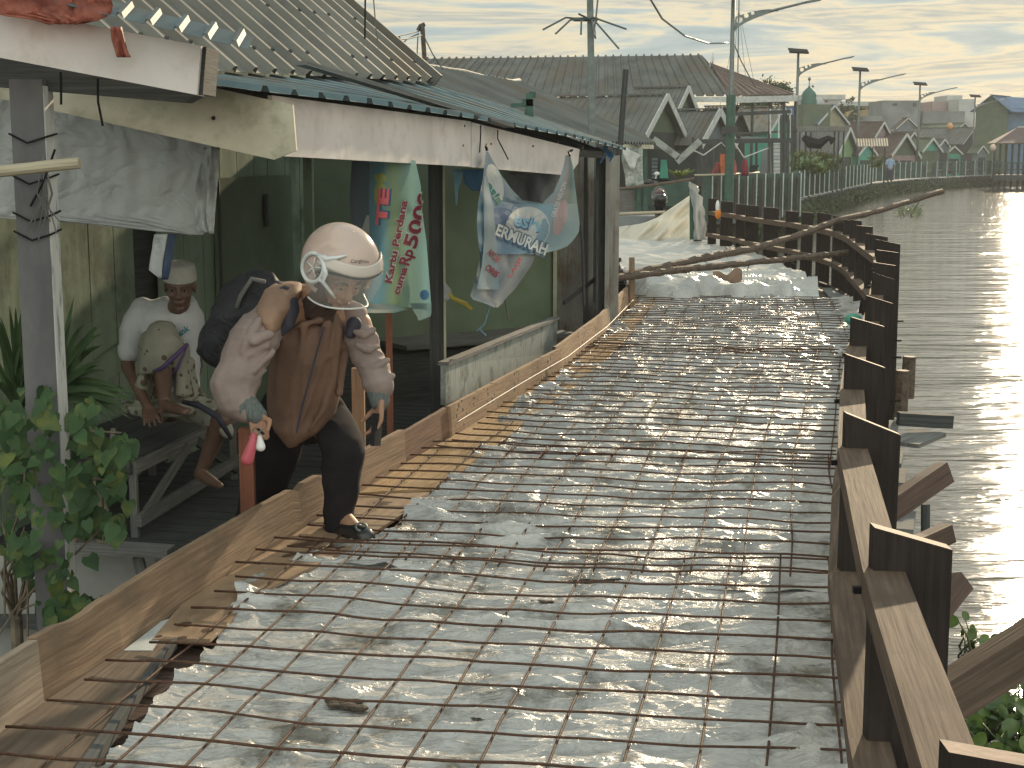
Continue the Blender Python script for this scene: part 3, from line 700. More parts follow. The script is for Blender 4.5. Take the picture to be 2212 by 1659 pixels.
# ================================================================== roof B and others behind
rb = thing('neighbour_roof', 'low rusty grey corrugated roof beyond the tan roof', 'roof', (0, 16, 1.6))
rd = lambda d, off, z: Vector((1.73-.268*(18-d), d, z))+PX*off
mb = MB(); corr(mb, lambda u: rd(12.0+6*u, 0, 1.55), lambda u: rd(12.0+6*u, 1.68, 2.29), 36, .040, 'sine', rows=2); mb.build('roof_sheet', M['greyroof'], rb)
mb = MB(); corr(mb, lambda u: rd(12.0+6*u, 3.4, 1.55), lambda u: rd(12.0+6*u, 1.68, 2.28), 20, .028, 'sine'); mb.build('roof_sheet', M['greyroof'], rb)
mb = MB(); mb.tube([rd(12+6*u, 1.68+random.uniform(-.03, .03), 2.31+random.uniform(-.02, .02)) for u in np.linspace(0, 1, 14)], .03, 6); mb.build('ridge_cap', M['zinc'], rb)
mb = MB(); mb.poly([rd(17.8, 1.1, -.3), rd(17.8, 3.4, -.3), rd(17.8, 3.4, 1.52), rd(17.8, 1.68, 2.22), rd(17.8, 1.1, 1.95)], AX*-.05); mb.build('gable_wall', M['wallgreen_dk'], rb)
mb = MB(); mb.poly([rd(12.8, 1.1, -.6), rd(17.8, 1.1, -.6), rd(17.8, 1.1, 1.9), rd(12.8, 1.1, 1.9)], PX*.04); mb.build('wall', M['greywood'], rb)
# green bracket on the roof
g = thing('roof_bracket', 'dark green wooden bracket standing on the low roof', 'bracket', P(1140, 262, 11.0))
for a, b, w in (((1145, 262), (1143, 202), .05), ((1133, 262), (1140, 232), .03), ((1103, 228), (1150, 226), .03), ((1128, 222), (1152, 222), .05), ((1143, 205), (1157, 205), .045)):
    MB().beam(P(*a, 11.0), P(*b, 11.0), w, w, up=(0, 1, 0)).build('bracket_piece', M['green_paint'], g)
# poles
def pole(name, pts, r, m, n=10, **pr):
    mb = MB(); mb.tube(pts, r, n); return mb.build(name, m, smooth='auto', **pr)
up_ = thing('metal_pole', 'tall grey metal pole ringed with thin drooping rods', 'pole', P(1281, 300, 12.8))
a = P(1277, 322, 12.8); MB().beam((a.x+.04, a.y, .2), (a.x-.035, a.y, 3.4), .062, .062, up=(0, 1, 0), w1=.05, h1=.05).build('pole_shaft', M['steel'], up_)
c = P(1265, 42, 12.8); MB().beam(c+Vector((-.1, 0, 0)), c+Vector((.1, 0, 0)), .05, .03).build('collar', M['greydark'], up_)
for x1, y1, x2, y2 in ((1222, 38, 1173, 64), (1232, 43, 1200, 73), (1256, 45, 1255, 74), (1282, 38, 1353, 63), (1284, 44, 1337, 105), (1279, 44, 1285, 80), (1275, 42, 1250, 30)):
    MB().tube([c, P(x1, y1, 12.8-.1), P(x2, y2, 12.8-.25)], .0085, 5).build('rod', M['steel'], up_)
pole('dark_pole', [P(1338, 335, 12.9), P(1352, 150, 12.9)], .024, M['greydark'], 6, label='short dark square pole rising beside the awning end', cat='pole')
pole('thin_mast', [P(788, 84, 9.5), P(789, -15, 9.5)], .006, M['black'], 5, label='very thin dark mast above the edge of the tan roof', cat='mast')
tv = thing('aerial_mast', 'rusty aerial mast with tangled wires above the rusty roof', 'aerial', P(918, 155, 14.5))
MB().tube([P(919, 158, 14.5), P(912, 52, 14.5)], .022, 6).build('mast', M['bark'], tv)
MB().tube([P(903, 66, 14.5), P(908, 56, 14.5), P(918, 52, 14.5)], .02, 6).build('mast_hook', M['greydark'], tv)
def wire(name, pts, r=.006, **k):
    mb = MB(); mb.tube([P(*p) for p in pts], r, 5); return mb.build(name, M['steel'] if not k.get('m') else k.pop('m'), **k)
for w_ in ([(904, 68, 14.5), (860, 78, 13), (820, 83, 11), (788, 83, 10)], [(912, 76, 14.5), (880, 84, 13), (840, 88, 11.5), (800, 84, 10)], [(906, 72, 14.5), (880, 84, 14.5), (858, 106, 14.5)], [(903, 73, 14.5), (901, 110, 14.5), (903, 146, 14.5)], [(914, 75, 14.5), (935, 118, 14.5), (957, 150, 14.6)], [(862, 78, 13), (872, 105, 13), (882, 132, 13)], [(868, 120, 13), (878, 122, 13)]):
    mb = MB(); mb.tube([P(*p) for p in w_], .0065, 5); mb.build('wire', M['steel'], tv)
wire('sagging_cable', [(806, -10, 9.6), (812, 60, 9.6), (818, 106, 9.6)], .004, label='slack grey cable beside the thin mast on the left', cat='cable')
wire('overhead_cable', [(1400, -10, 30), (1430, 40, 32), (1480, 78, 35), (1530, 94, 38), (1572, 93, 40.8)], .022, label='sagging overhead cable running to the tallest street lamp', cat='cable')
wire('hanging_wire', [(1292, -10, 12.7), (1288, 30, 12.7), (1284, 60, 12.7), (1286, 84, 12.7)], .008, label='wire dangling beside the grey metal pole', cat='wire')
# ================================================================== near awning, cream barge board, valance
na = thing('near_awning', 'nearest awning with white fascia and jagged blue corrugated roof edge, top left', 'awning', (-1.4, 4.7, 1.5))
mb = MB(); mb.poly([P(-120, 102, 4.6), P(425, 205, 4.6), P(434, 99, 4.6), P(-120, -5, 4.6)], (0, .025, 0)); mb.build('fascia', M['fascia'], na)
mb = MB(); mb.poly([P(-120, 178, 4.85), P(398, 221, 4.85), P(425, 206, 4.85), P(437, 100, 4.85), P(-120, 0, 4.85)], (0, .12, 0)); mb.poly([P(426, 204, 4.63), P(434, 102, 4.63), P(446, 101, 4.63), P(438, 204, 4.63)], (0, .2, 0)); mb.build('soffit_box', M['greydark'], na)
mb = MB(); e0 = P(-150, -62, 4.5); e1 = P(536, 106, 4.5)
corr(mb, lambda u: e0.lerp(e1, u), lambda u: e0.lerp(e1, u)+Vector((0, .13, .046)), 11, .016, 'trap', rows=1, jag=.01); mb.build('roof_sheet', M['blueroof'], na)
M['redrag'] = material('faded_red_tarpaulin', (.36, .11, .07), (.2, .05, .035), scale=14, rough=.6, bump=.5, trans=.25)
def rag(name, outline, d, m, fold=.02, seed=1, n=16, parent=None, thick=.002, **pr):
    """cloth hung between left and right outlines given as [(y, xl, xr)] in view pixels at depth d (number or function)"""
    ys = [o[0] for o in outline]; L_ = [(o[0], o[1]) for o in outline]; R_ = [(o[0], o[2]) for o in outline]
    df = d if callable(d) else (lambda x, y: d)
    def fn(u, v):
        y = ys[0]+(ys[-1]-ys[0])*v; x = interp(L_, y)*(1-u)+interp(R_, y)*u
        dd_ = df(x, y)+fold*(noise.noise(Vector((x*.035, y*.008, seed)))*1.6+noise.noise(Vector((x*.11, y*.03, seed+3)))*.5)
        return P(x, y, dd_)
    mb = MB(); mb.grid(fn, n, max(6, int((ys[-1]-ys[0])/8)), thick=thick)
    return mb.build(name, m, parent, smooth=True, **pr)
rag('red_rag', [(-20, -30, 230), (10, -30, 245), (30, -30, 240), (40, 60, 225), (52, 105, 180)], 4.5, M['redrag'], fold=.03, label='torn red tarpaulin draped over the near awning edge, top left corner', cat='tarpaulin')
rag('red_rag', [(58, 240, 262), (85, 240, 268), (110, 248, 275), (124, 252, 282)], 4.5, M['redrag'], fold=.04, seed=4, n=10, label='crumpled red rag dangling from the near awning edge', cat='rag')
mb = MB(); mb.poly([P(-60, 200, 5.35), P(592, 345, 5.35), P(640, 325, 5.35), P(632, 226, 5.35), P(-60, 78, 5.35)], (0, .03, 0)); mb.build('barge_board', M['fascia_old'], label='cream mildewed board with a clipped corner in front of the white fascia', cat='board')
MB().tube([P(461, 255, 5.34), P(461, 255, 5.33)], .008, 8).build('bolt_hole', M['black'], label='dark bolt hole in the cream mildewed board', cat='hole')
M['tarp'] = material('crinkled_grey_white_tarpaulin', (.44, .46, .46), (.38, .40, .40), scale=6, rough=.55, bump=0, c3=(.33, .35, .355), c3scale=3)
t = M['tarp'].node_tree; nd = t.nodes; lk = t.links.new; b = nd['Principled BSDF']
co = nd.new('ShaderNodeTexCoord'); mpn = nd.new('ShaderNodeMapping'); mpn.inputs['Scale'].default_value = (3.2, 3, 4.6); lk(co.outputs['Object'], mpn.inputs[0])
n1 = nd.new('ShaderNodeTexNoise'); n1.inputs['Scale'].default_value = 1.6; n1.inputs['Detail'].default_value = 3; n1.inputs['Distortion'].default_value = .4; lk(mpn.outputs[0], n1.inputs['Vector'])
ab = nd.new('ShaderNodeMath'); ab.operation = 'SUBTRACT'; lk(n1.outputs['Fac'], ab.inputs[0]); ab.inputs[1].default_value = .5
ab2 = nd.new('ShaderNodeMath'); ab2.operation = 'ABSOLUTE'; lk(ab.outputs[0], ab2.inputs[0])
bp = nd.new('ShaderNodeBump'); bp.inputs['Strength'].default_value = .8; bp.inputs['Distance'].default_value = .06; lk(ab2.outputs[0], bp.inputs['Height']); lk(bp.outputs[0], b.inputs['Normal'])
va = thing('tarpaulin_valance', 'crinkled grey-white tarpaulin valance with torn strips hanging under the cream board', 'tarpaulin', P(200, 500, 5.9))
rag('tarp_sheet', [(150, -60, 462), (300, -60, 462), (400, -60, 452), (468, -60, 446), (478, 130, 443), (507, 405, 440)], 5.9, M['tarp'], fold=.010, n=50, parent=va)
M['navy'] = material('navy_print', (.04, .07, .14), (.03, .05, .10), rough=.5)
rag('torn_strip', [(318, 440, 462), (400, 422, 452), (455, 420, 446), (502, 425, 458)], 5.84, M['tarp'], fold=.06, seed=5, parent=va, n=8)
rag('torn_strip', [(318, 456, 474), (400, 448, 470), (470, 445, 464), (505, 452, 462)], 5.80, M['tarp'], fold=.06, seed=8, parent=va, n=8)
rag('torn_strip', [(506, 333, 362), (560, 325, 353), (584, 322, 350), (600, 342, 350)], 5.85, M['tarp'], fold=.03, seed=9, parent=va, n=8)
rag('torn_strip', [(506, 360, 382), (560, 352, 372), (604, 348, 363)], 5.86, M['navy'], fold=.03, seed=9, parent=va, n=6)
mb = MB(); p = P(62, 322, 4.8)
mb.beam((p.x, p.y+.05, -.9), (p.x, p.y+.05, 1.72), .105, .10, up=(0, 1, 0)); M['postgrey'] = material('weathered_grey_post', (.135, .13, .135), (.085, .083, .088), scale=7, stretch=(1, 1, .4), rough=.85, bump=.3)
pst = mb.build('awning_post', M['postgrey'], label='thick grey square post under the near awning, tied with wire', cat='post')
mb = MB(); mb.beam((p.x+.0535, p.y+.052, -.88), (p.x+.0535, p.y+.052, 1.70), .005, .096, up=(0, 1, 0)); M['chalk'] = material('flaking_white_paint', (.52, .52, .50), (.25, .25, .245), scale=18, stretch=(1, 1, .25), rough=.8, lo=.38, hi=.46)
mb.build('painted_side', M['chalk'], pst)
mb = MB()
for z in (1.55, 1.42, 1.30, 1.24):
    mb.tube([(p.x-.06, p.y-.005, z), (p.x+.0, p.y-.012, z-.03), (p.x+.062, p.y-.004, z-.01), (p.x+.062, p.y+.1, z)], .0035, 5)
mb.tube([(p.x+.0, p.y-.01, 1.32), (p.x+.05, p.y-.02, 1.40), (p.x+.09, p.y-.02, 1.50)], .004, 5)
mb.build('tying_wire', M['black'], pst)
mb = MB()
for k in range(10):
    q = Vector((p.x+.05, p.y-.02, 1.48)); mb.tube([q, q+Vector((random.uniform(-.03, .03), 0, -.12)), q+Vector((random.uniform(-.07, .06), 0, -.2-random.random()*.08))], .002, 4)
mb.build('frayed_string', M['greywood'], pst)
M['bamboo'] = material('bamboo', (.42, .37, .27), (.30, .26, .18), scale=10, stretch=(.3, 4, 4), rough=.6)
mb = MB(); mb.tube([P(-60, 377, 4.62), P(0, 370, 4.62), P(60, 364, 4.62), P(110, 358, 4.62), P(172, 352, 4.62)], [.019, .0185, .018, .0185, .017], 10); mb.build('bamboo_stick', M['bamboo'], label='short bamboo stick lashed across the thick grey post', cat='stick')
for i, (x, y0, x2, y1) in enumerate(((131, 155, 132, 226), (211, 170, 222, 272))):
    wire('dangling_string', [(x, y0, 4.75), (x+1, (y0+y1)/2, 4.75), (x2, y1, 4.75)], .004, m=M['black'], label=('dark frayed string hanging from the near awning beside the post', 'dark forked string hanging below the near awning in front of the cream board')[i], cat='string')
for i, (x, y, x2, y2) in enumerate(((1038, 290, 1036, 330), (1075, 300, 1098, 345))):
    wire('bent_wire', [(x, y-20, fd(x)-.06), (x, y, fd(x)-.06), (x2, y2, fd(x)-.06)], .004, m=M['black'], label=('curled black wire stuck to the white fascia joint', 'bent black wire hanging on the fascia above the blue banner')[i], cat='wire')
# porch floor, bench, low wall, stakes
mb = MB(); d = 5.6
while d < 11.5:
    mb.beam((LE(d)-.02, d-.1, -.375), (-2.3+.25*(d-7.8), d+.35, -.375), .125, .025, wob=.002, seg=3); d += .14
mb.build('porch_floor', M['greydark'], kind='structure')
bn = thing('bench', 'weathered wooden bench with crossed braces on the porch', 'bench', (-1.9, 7.4, -.36))
bd = Vector((.19, 1.0, 0)).normalized(); bl = Vector((-.98, .19, 0)); b0 = Vector((-1.83, 6.98, .04))
for k in range(4): MB().beam(b0+bl*(.07+.135*k)+Vector((0, 0, -.012+.002*(k % 2))), b0+bl*(.07+.135*k)+bd*1.35+Vector((0, 0, -.012)), .13, .022, seg=3, wob=.001).build('seat_plank', M['greydark'], bn)
MB().beam(b0+Vector((.01, -.0, -.055)), b0+bd*1.35+Vector((.01, 0, -.055)), .025, .06).build('apron', M['greywood'], bn)
MB().beam(b0+Vector((-.0, -.012, -.055)), b0+bl*.55+Vector((0, -.012, -.055)), .025, .06).build('apron', M['greydark'], bn)
for s_, t_ in ((0, 0), (0, 1.3), (.5, 0), (.5, 1.3)):
    q = b0+bl*s_+bd*t_; MB().beam((q.x, q.y+.02, -.36), (q.x, q.y+.02, .0), .035, .04, up=(0, 1, 0)).build('leg', M['greywood'], bn)
MB().beam(b0+bd*.05+Vector((.03, 0, -.3)), b0+bd*.6+Vector((.03, 0, -.07)), .02, .05).build('brace', M['greywood'], bn)
MB().beam(b0+bd*.0+Vector((.03, -.03, -.31)), b0+bd*1.3+Vector((.03, 0, -.28)), .03, .06).build('foot_rail', M['greywood'], bn)
MB().beam(b0+bd*1.3+Vector((.02, 0, -.34)), b0+bd*.75+Vector((.02, 0, -.07)), .02, .05).build('brace', M['greydark'], bn)
lw = thing('low_panel', 'pale cement panel with plank on top at the foot of the vine', 'panel', P(200, 1250, 5.8))
mb = MB(); mb.poly([P(-80, 1600, 5.8), P(345, 1600, 5.8), P(335, 1200, 5.8), P(-80, 1185, 5.8)], (0, .02, 0)); mb.build('cement_sheet', material('cement_sheet', (.33, .33, .31), (.25, .25, .235), scale=4, rough=.9, c3=(.2, .195, .17)), lw)
MB().beam(P(125, 1176, 5.72), P(370, 1192, 5.66), .09, .035).build('top_plank', M['greywood'], lw)
MB().beam(P(312, 1262, 5.7), P(298, 1203, 5.7), .04, .03, up=(0, 1, 0)).build('stub_post', M['greywood'], lw)
MB().beam(P(240, 1003, 6.7), P(245, 925, 6.7), .02, .02, up=(0, 1, 0)).build('small_peg', M['greywood'], label='small grey peg at the near corner of the bench', cat='peg')
def stake(px, yt, yb, d, w, m, label):
    a = P(px, yb, d); c = P(px, yt, d); MB().beam((a.x, a.y, a.z-.3), (a.x, a.y, c.z), w, w*.8, up=(0, 1, 0)).build('wooden_stake', m, label=label, cat='stake')
stake(537, 925, 1110, 5.72, .055, M['stakered'], 'red-brown square stake behind the formwork, below the hand with keys')
stake(776, 795, 965, 6.95, .058, M['stake'], 'orange-brown wide stake between the person and the phone hand')
stake(843, 672, 920, 7.7, .032, M['stakered'], 'slim red-brown stake rising in front of the banner beside the sleeve')
# ================================================================== far bank
def Xp(px, d): return (px-1106)/FPX*d
def Zp(py, d): return P(1106, py, d).z
M['brownroof'] = material('brown_metal_roof', (.13, .095, .085), (.085, .062, .056), scale=1.5, rough=.8, spec=.08, c3=(.12, .10, .09))
M['greenroof'] = material('mossy_green_roof', (.13, .155, .10), (.085, .10, .07), scale=1.5, rough=.6)
M['blueroof2'] = material('blue_roof', (.07, .14, .26), (.05, .10, .20), scale=1.2, rough=.45)
M['paleroof'] = material('pale_old_roof', (.24, .23, .20), (.16, .155, .14), scale=1.5, rough=.8, spec=.06, c3=(.17, .13, .10))
M['redbrown'] = material('dark_red_roof', (.10, .06, .055), (.065, .042, .04), scale=2, rough=.65)
M['w_dark'] = material('dark_boards', (.05, .055, .055), (.03, .033, .033), scale=3, rough=.8)  # plain dark tone for far walls, windows and posts
M['w_green'] = material('light_green_wall', (.20, .34, .17), (.15, .26, .13), scale=2, rough=.8)
M['w_turq'] = material('turquoise_wall', (.08, .33, .25), (.06, .25, .19), scale=2, rough=.8)
M['w_cream'] = material('cream_wall', (.34, .32, .22), (.26, .24, .17), scale=2, rough=.8)
M['w_olive'] = material('olive_wall', (.10, .13, .085), (.075, .10, .065), scale=2, rough=.8)
M['w_blue'] = material('blue_wall', (.09, .155, .24), (.07, .12, .19), scale=2, rough=.7)
M['w_grey'] = material('grey_concrete_wall', (.21, .225, .23), (.14, .15, .155), scale=.6, rough=.9, c3=(.10, .105, .11), c3scale=.35)
M['w_white'] = material('whitewashed_wall', (.42, .43, .42), (.32, .33, .33), scale=.8, rough=.9)
M['w_yellow'] = material('ochre_wall', (.40, .30, .13), (.32, .24, .11), scale=1, rough=.9)
M['w_bluegrey'] = material('blue_grey_boards', (.14, .17, .19), (.10, .12, .14), scale=3, rough=.8)
M['w_pink'] = material('pink_wall', (.32, .24, .24), (.24, .18, .18), scale=2, rough=.8)
def house(name, label, apex, d, yaw, W_, Lr, pitch, roof, wall, gable=None, eave=.35, ribs=None, zb=-.75, trim=True, tw=.16, n2=None, opening=True, rshape='std', cat='house', pitch2=None, drop=.6, wall2=None):
    """gable end faces the river (local +u); ridge runs back along -u. apex = view pixel of the gable peak"""
    A = P(apex[0], apex[1], d); u = Vector((math.cos(rad(yaw)), math.sin(rad(yaw)), 0)); v = Vector((-u.y, u.x, 0))
    t1 = math.tan(rad(pitch)); t2 = math.tan(rad(pitch2 or pitch)); h = W_/2
    r = thing(name, label, cat, (A.x-u.x*Lr/2, A.y-u.y*Lr/2, zb))
    Z = Vector((0, 0, 1)); b = A-u*eave
    for sgn, tt in ((-1, t1), (1, t2)):
        e0 = A+v*sgn*(h+eave)-Z*tt*(h+eave); e1 = e0-u*Lr
        mb = MB()
        nn = ribs or max(3, int(Lr/.45))
        if sgn < 0: corr(mb, lambda q: e1.lerp(e0, q), lambda q: (A-u*Lr).lerp(A, q), nn, .035, rshape, up=(v*sgn*t1+Z).normalized(), thick=.02)
        else: corr(mb, lambda q: e0.lerp(e1, q), lambda q: A.lerp(A-u*Lr, q), nn, .035, rshape, up=(v*sgn*t2+Z).normalized(), thick=.02)
        mb.build('roof', roof, r)
        if trim:
            MB().beam(A+u*.03+v*sgn*.01-Z*.02, e0+u*.03-Z*.02, .035, tw, up=(v*sgn*tt+Z)).build('gable_trim', M['white_trim'], r)
    MB().beam(A+Z*.05, A-u*Lr+Z*.05, .22, .05).build('ridge_cap', roof, r)
    c = b-Z*.06
    wl = b-v*h-Z*(t1*h+.06); wr = b+v*h-Z*(t2*h+.06)
    g0 = Vector((c.x, c.y, 0))
    mb = MB(); mb.poly([wl, wr, c], u*-.08); mb.build('gable', gable or wall, r)
    zt = min(wl.z, wr.z)
    f = MB(); f.poly([Vector((wl.x, wl.y, zb)), Vector((wr.x, wr.y, zb)), Vector((wr.x, wr.y, wr.z-.004)), Vector((wl.x, wl.y, wl.z-.004))], u*-.1); wo = f.build('front_wall', wall, r)
    if opening:
        for s, w, z0, z1, nm in ((-.45, .55, .35, 1.0, 'window'), (.1, .8, 0, 1.0, 'door'), (.55, .5, .4, 1.0, 'window')):
            q = b+v*s*h+u*.012; q.z = 0; zz = zb+(zt-zb)
            hh = (zt-.1)-zb
            if hh > .5: MB().beam(Vector((q.x, q.y, zb+hh*z0*.8)), Vector((q.x, q.y, zb+hh*.86)), min(w, h*.5), .02, up=u).build(nm, M['w_dark'] if wall is not M['w_dark'] else M['w_bluegrey'], r)
    k = MB(); k.poly([Vector((wl.x, wl.y, zb))-u*.1, Vector((wl.x, wl.y, wl.z-.02))-u*.1, Vector((wl.x, wl.y, wl.z-.02))-u*(Lr-.6), Vector((wl.x, wl.y, zb))-u*(Lr-.6)], v*.08); k.build('side_wall', wall2 or wall, r)
    return r
# big barn with hipped end
bn_ = thing('barn', 'huge old grey barn roof with hipped end and open veranda behind the other roofs', 'barn', (P(1515, 118, 62).x-8, 62, -.7))
A = P(1516, 119, 62); uu = Vector((math.cos(rad(-12)), math.sin(rad(-12)), 0)); vv = Vector((-uu.y, uu.x, 0)); Zz = Vector((0, 0, 1))
e0 = A-vv*3.4-Zz*1.75+uu*1.4; 
mb = MB(); corr(mb, lambda q: (e0-uu*17).lerp(e0, q), lambda q: (A-uu*14).lerp(A, q), 44, .08, 'trap', up=Vector((0, -.4, .9)), thick=.03); mb.build('roof', M['greyroof'], bn_)
mb = MB(); mb.poly([A+vv*.1, A-uu*14+vv*.1, A-uu*14+vv*3.5-Zz*1.4, A+vv*3.5-Zz*1.4+uu*1.2], (0, 0, -.04)); mb.build('roof', M['greyroof'], bn_)
hp = A+uu*.4-Zz*.35; h0 = e0-Zz*.02; h1 = A+uu*3.9-Zz*1.62-vv*.2
mb = MB(); corr(mb, lambda q: h0.lerp(h1, q), lambda q: (hp-vv*.7).lerp(hp+vv*.7, q), 9, .04, 'sine', thick=.03); mb.build('hip_roof', M['brownroof'], bn_)
for s in (-1, 1): MB().beam(A+uu*.45, hp+vv*s*.8-Zz*.25, .05, .2).build('gable_trim', M['white_trim'], bn_)
MB().beam(e0-uu*17-Zz*.15, e0-Zz*.15, .05, .2).build('eave_board', M['white_trim'], bn_); MB().beam(h0-Zz*.15, h1-Zz*.15, .05, .24).build('eave_board', M['white_trim'], bn_)
MB().beam(e0-uu*9-Zz*2.0+vv*.8, e0-Zz*2.0-uu*1.6+vv*.8, .1, 3.4).build('wall', M['w_cream'], bn_)
for s in (0, 1.1, 2.0, 2.7, 3.3): q = h0.lerp(h1, s/3.4)+vv*.3; MB().beam(q-Zz*3, q-Zz*.2, .1, .1, up=(0, 1, 0)).build('veranda_post', M['greydark'], bn_)
MB().beam(h0+vv*.3-Zz*1.45, h1+vv*.3-Zz*1.45, .08, .08).build('veranda_rail', M['greydark'], bn_)
def house2(nm, lb, ap, near, far, left, d, roof, wall, ribs, gable=None, tw=.16, opening=True, pitch=38, auto=True, cat='house'):
    drop = ((near[1]+far[1])/2-ap[1])/FPX*d; hh = drop/math.tan(rad(pitch))
    if auto:
        for _ in range(4):
            while (ap[0]-1106)/FPX*d > FL(d)-1.6-hh*.8: d += .5
            drop = ((near[1]+far[1])/2-ap[1])/FPX*d; hh = drop/math.tan(rad(pitch))
    s = max(.2, min(.85, (far[0]-near[0])/FPX*d/(2*hh))); phi = math.atan((ap[0]-1106)/FPX)
    yaw = -math.degrees(math.asin(s)+phi); Lr = (ap[0]-left)/FPX*d/math.sqrt(1-s*s)
    ev = min(.3, hh*.15)
    return house(nm, lb, ap, d, yaw, 2*(hh-ev), Lr, pitch, M[roof], M[wall], gable=M[gable] if gable else None, eave=ev, ribs=ribs, tw=tw, opening=opening, cat=cat)
H2 = [
 ('wooden_house', 'grey ribbed metal roof with white barge boards above the hanging red laundry', (1555, 238), (1505, 312), (1580, 312), 1433, 52, 'greyroof', 'w_dark', 11, 'w_bluegrey', .26),
 ('wooden_house', 'grey metal roof gable just left of and behind the roof over the laundry', (1441, 206), (1395, 292), (1480, 292), 1180, 50, 'greyroof', 'w_dark', 17, 'w_olive', .22),
 ('wooden_house', 'small steep white-trimmed gable below the eave of the big barn roof', (1487, 189), (1458, 250), (1510, 250), 1371, 57, 'greyroof', 'w_olive', 12, 'w_olive', .22),
 ('wooden_house', 'narrow grey gable just right of the tallest street lamp', (1599, 231), (1577, 290), (1629, 290), 1524, 60, 'greyroof', 'w_dark', 9, 'w_dark', .18),
 ('wooden_house', 'pale patched roof with wide seams left of the blue roof', (1694, 232), (1664, 286), (1720, 286), 1603, 66, 'paleroof', 'w_turq', 6, None, .12),
 ('wooden_house', 'blue tiled roof with cream gable below the mosque dome', (1803, 228), (1768, 267), (1834, 267), 1694, 100, 'blueroof2', 'w_cream', 26, None, .12),
 ('wooden_house', 'light green house with tall dark roof and white barge boards beside the pergola', (1837, 277), (1811, 328), (1854, 332), 1716, 66, 'greyroof', 'w_green', 15, 'w_green', .2),
 ('wooden_house', 'long brown roof ending in a small white-trimmed gable, left of the grey block', (1910, 264), (1892, 297), (1928, 297), 1832, 104, 'brownroof', 'w_pink', 20, None, .16),
 ('wooden_house', 'turquoise house behind the rusty awning', (1876, 308), (1856, 335), (1896, 335), 1850, 72, 'brownroof', 'w_turq', 6, 'w_turq', .14),
 ('wooden_house', 'big brown gable with the widest white barge boards facing the river', (1959, 290), (1926, 339), (1990, 341), 1915, 80, 'brownroof', 'w_pink', 9, 'w_olive', .2),
 ('wooden_house', 'second small brown gable peeking up right above the widest barge boards', (1975, 286), (1964, 303), (1986, 303), 1925, 112, 'brownroof', 'w_dark', 12, None, .12),
 ('wooden_house', 'mossy green roof with white gable between brown and grey roofs', (2016, 299), (1995, 327), (2037, 328), 1975, 88, 'greenroof', 'w_olive', 11, 'w_turq', .16),
 ('wooden_house', 'tiny white gable peak behind the green roof', (2041, 301), (2030, 317), (2053, 317), 2020, 97, 'greyroof', 'w_bluegrey', 7, None, .12),
 ('wooden_house', 'low wide gable with teal front below the grey shed roof', (2062, 316), (2046, 332), (2086, 333), 2045, 92, 'greenroof', 'w_turq', 6, 'w_olive', .12),
 ('wooden_house', 'small mossy gable near the pavilion', (2124, 315), (2113, 330), (2136, 330), 2102, 101, 'greenroof', 'w_bluegrey', 8, None, .1),
 ('shed', 'wide pale grey shed roof with dark gable left of the green warehouse', (2106, 276), (2084, 311), (2130, 311), 1975, 130, 'greyroof', 'w_dark', 16, None, .05),
 ('wooden_house', 'red-brown roof with pale blue gable in front of the grey concrete block', (1962, 255), (1925, 277), (1995, 277), 1950, 140, 'brownroof', 'w_bluegrey', 5, None, .08),
 ('wooden_house', 'long mossy low roof behind the grey shed', (2084, 266), (2070, 279), (2098, 279), 1995, 145, 'greenroof', 'w_olive', 12, None, .05),
]
for nm, lb, ap, nr, fr2, lf_, d_, rf, wl, rb2, gb, tw_ in H2:
    house2(nm, lb, ap, nr, fr2, lf_, d_, rf, wl, rb2, gb, tw_, auto=d_ > 62, opening=wl not in ('w_dark', 'w_olive'), cat='shed' if nm == 'shed' else 'house')
# block buildings far behind
def block(name, label, x0, x1, yt, yb, d, m, depth=6, wins=(), roof=None, zb=None, cat='building'):
    a = P(x0, yt, d); c = P(x1, yt, d); zb_ = -.75
    r = thing(name, label, cat, ((a.x+c.x)/2, d+depth/2, zb_))
    mb = MB(); mb.beam(Vector(((a.x+c.x)/2, d+depth/2, zb_)), Vector(((a.x+c.x)/2, d+depth/2, a.z)), c.x-a.x, depth, up=(0, 1, 0)); mb.build('walls', m, r)
    for wx0, wx1, wy0, wy1 in wins:
        p, q = P(wx0, wy0, d-.03), P(wx1, wy1, d-.03); MB().beam(Vector(((p.x+q.x)/2, d-.03, q.z)), Vector(((p.x+q.x)/2, d-.03, p.z)), q.x-p.x, .1, up=(0, 1, 0)).build('window', M['w_dark'], r)
    if roof: MB().beam(Vector((a.x-.4, d+depth/2, a.z+roof/2)), Vector((c.x+.4, d+depth/2, a.z+roof/2)), depth+.8, roof).build('parapet', M['w_white'], r)
    return r
block('concrete_building', 'tall bare grey concrete building beside the third street lamp', 1907, 1989, 217, 330, 150, M['w_grey'], wins=[(1929, 1938, 223, 228), (1972, 1979, 222, 230)])
block('concrete_building', 'low grey concrete wing left of the tall bare building', 1850, 1906.5, 250, 330, 149, M['w_grey'], 5)
block('hotel_building', 'ochre building with white parapet right of the mosque dome', 1816, 1903, 229, 300, 158, M['w_yellow'], wins=[(1864, 1870, 233, 237), (1874, 1878, 233, 237), (1890, 1898, 232, 238)], roof=.45)
block('white_building', 'white modern building behind the mosque dome', 1741, 1818, 215, 280, 190, M['w_white'], wins=[(1768, 1776, 217, 222), (1782, 1788, 217, 221)], roof=.6)
block('concrete_building', 'grey tiered building between the fourth lamp and the warehouse', 1994, 2085, 240, 330, 152, M['w_grey'], 5)
block('concrete_building', 'tan upper storey on the grey tiered building', 2014, 2046, 219, 250, 160, M['w_pink'], 5)
block('concrete_building', 'pale grey tower with a dark band beside the fifth lamp', 2046.5, 2079, 206, 260, 161, M['w_white'], 5, wins=[(2047, 2062, 226, 234)])  # the dark band is a box on the front wall
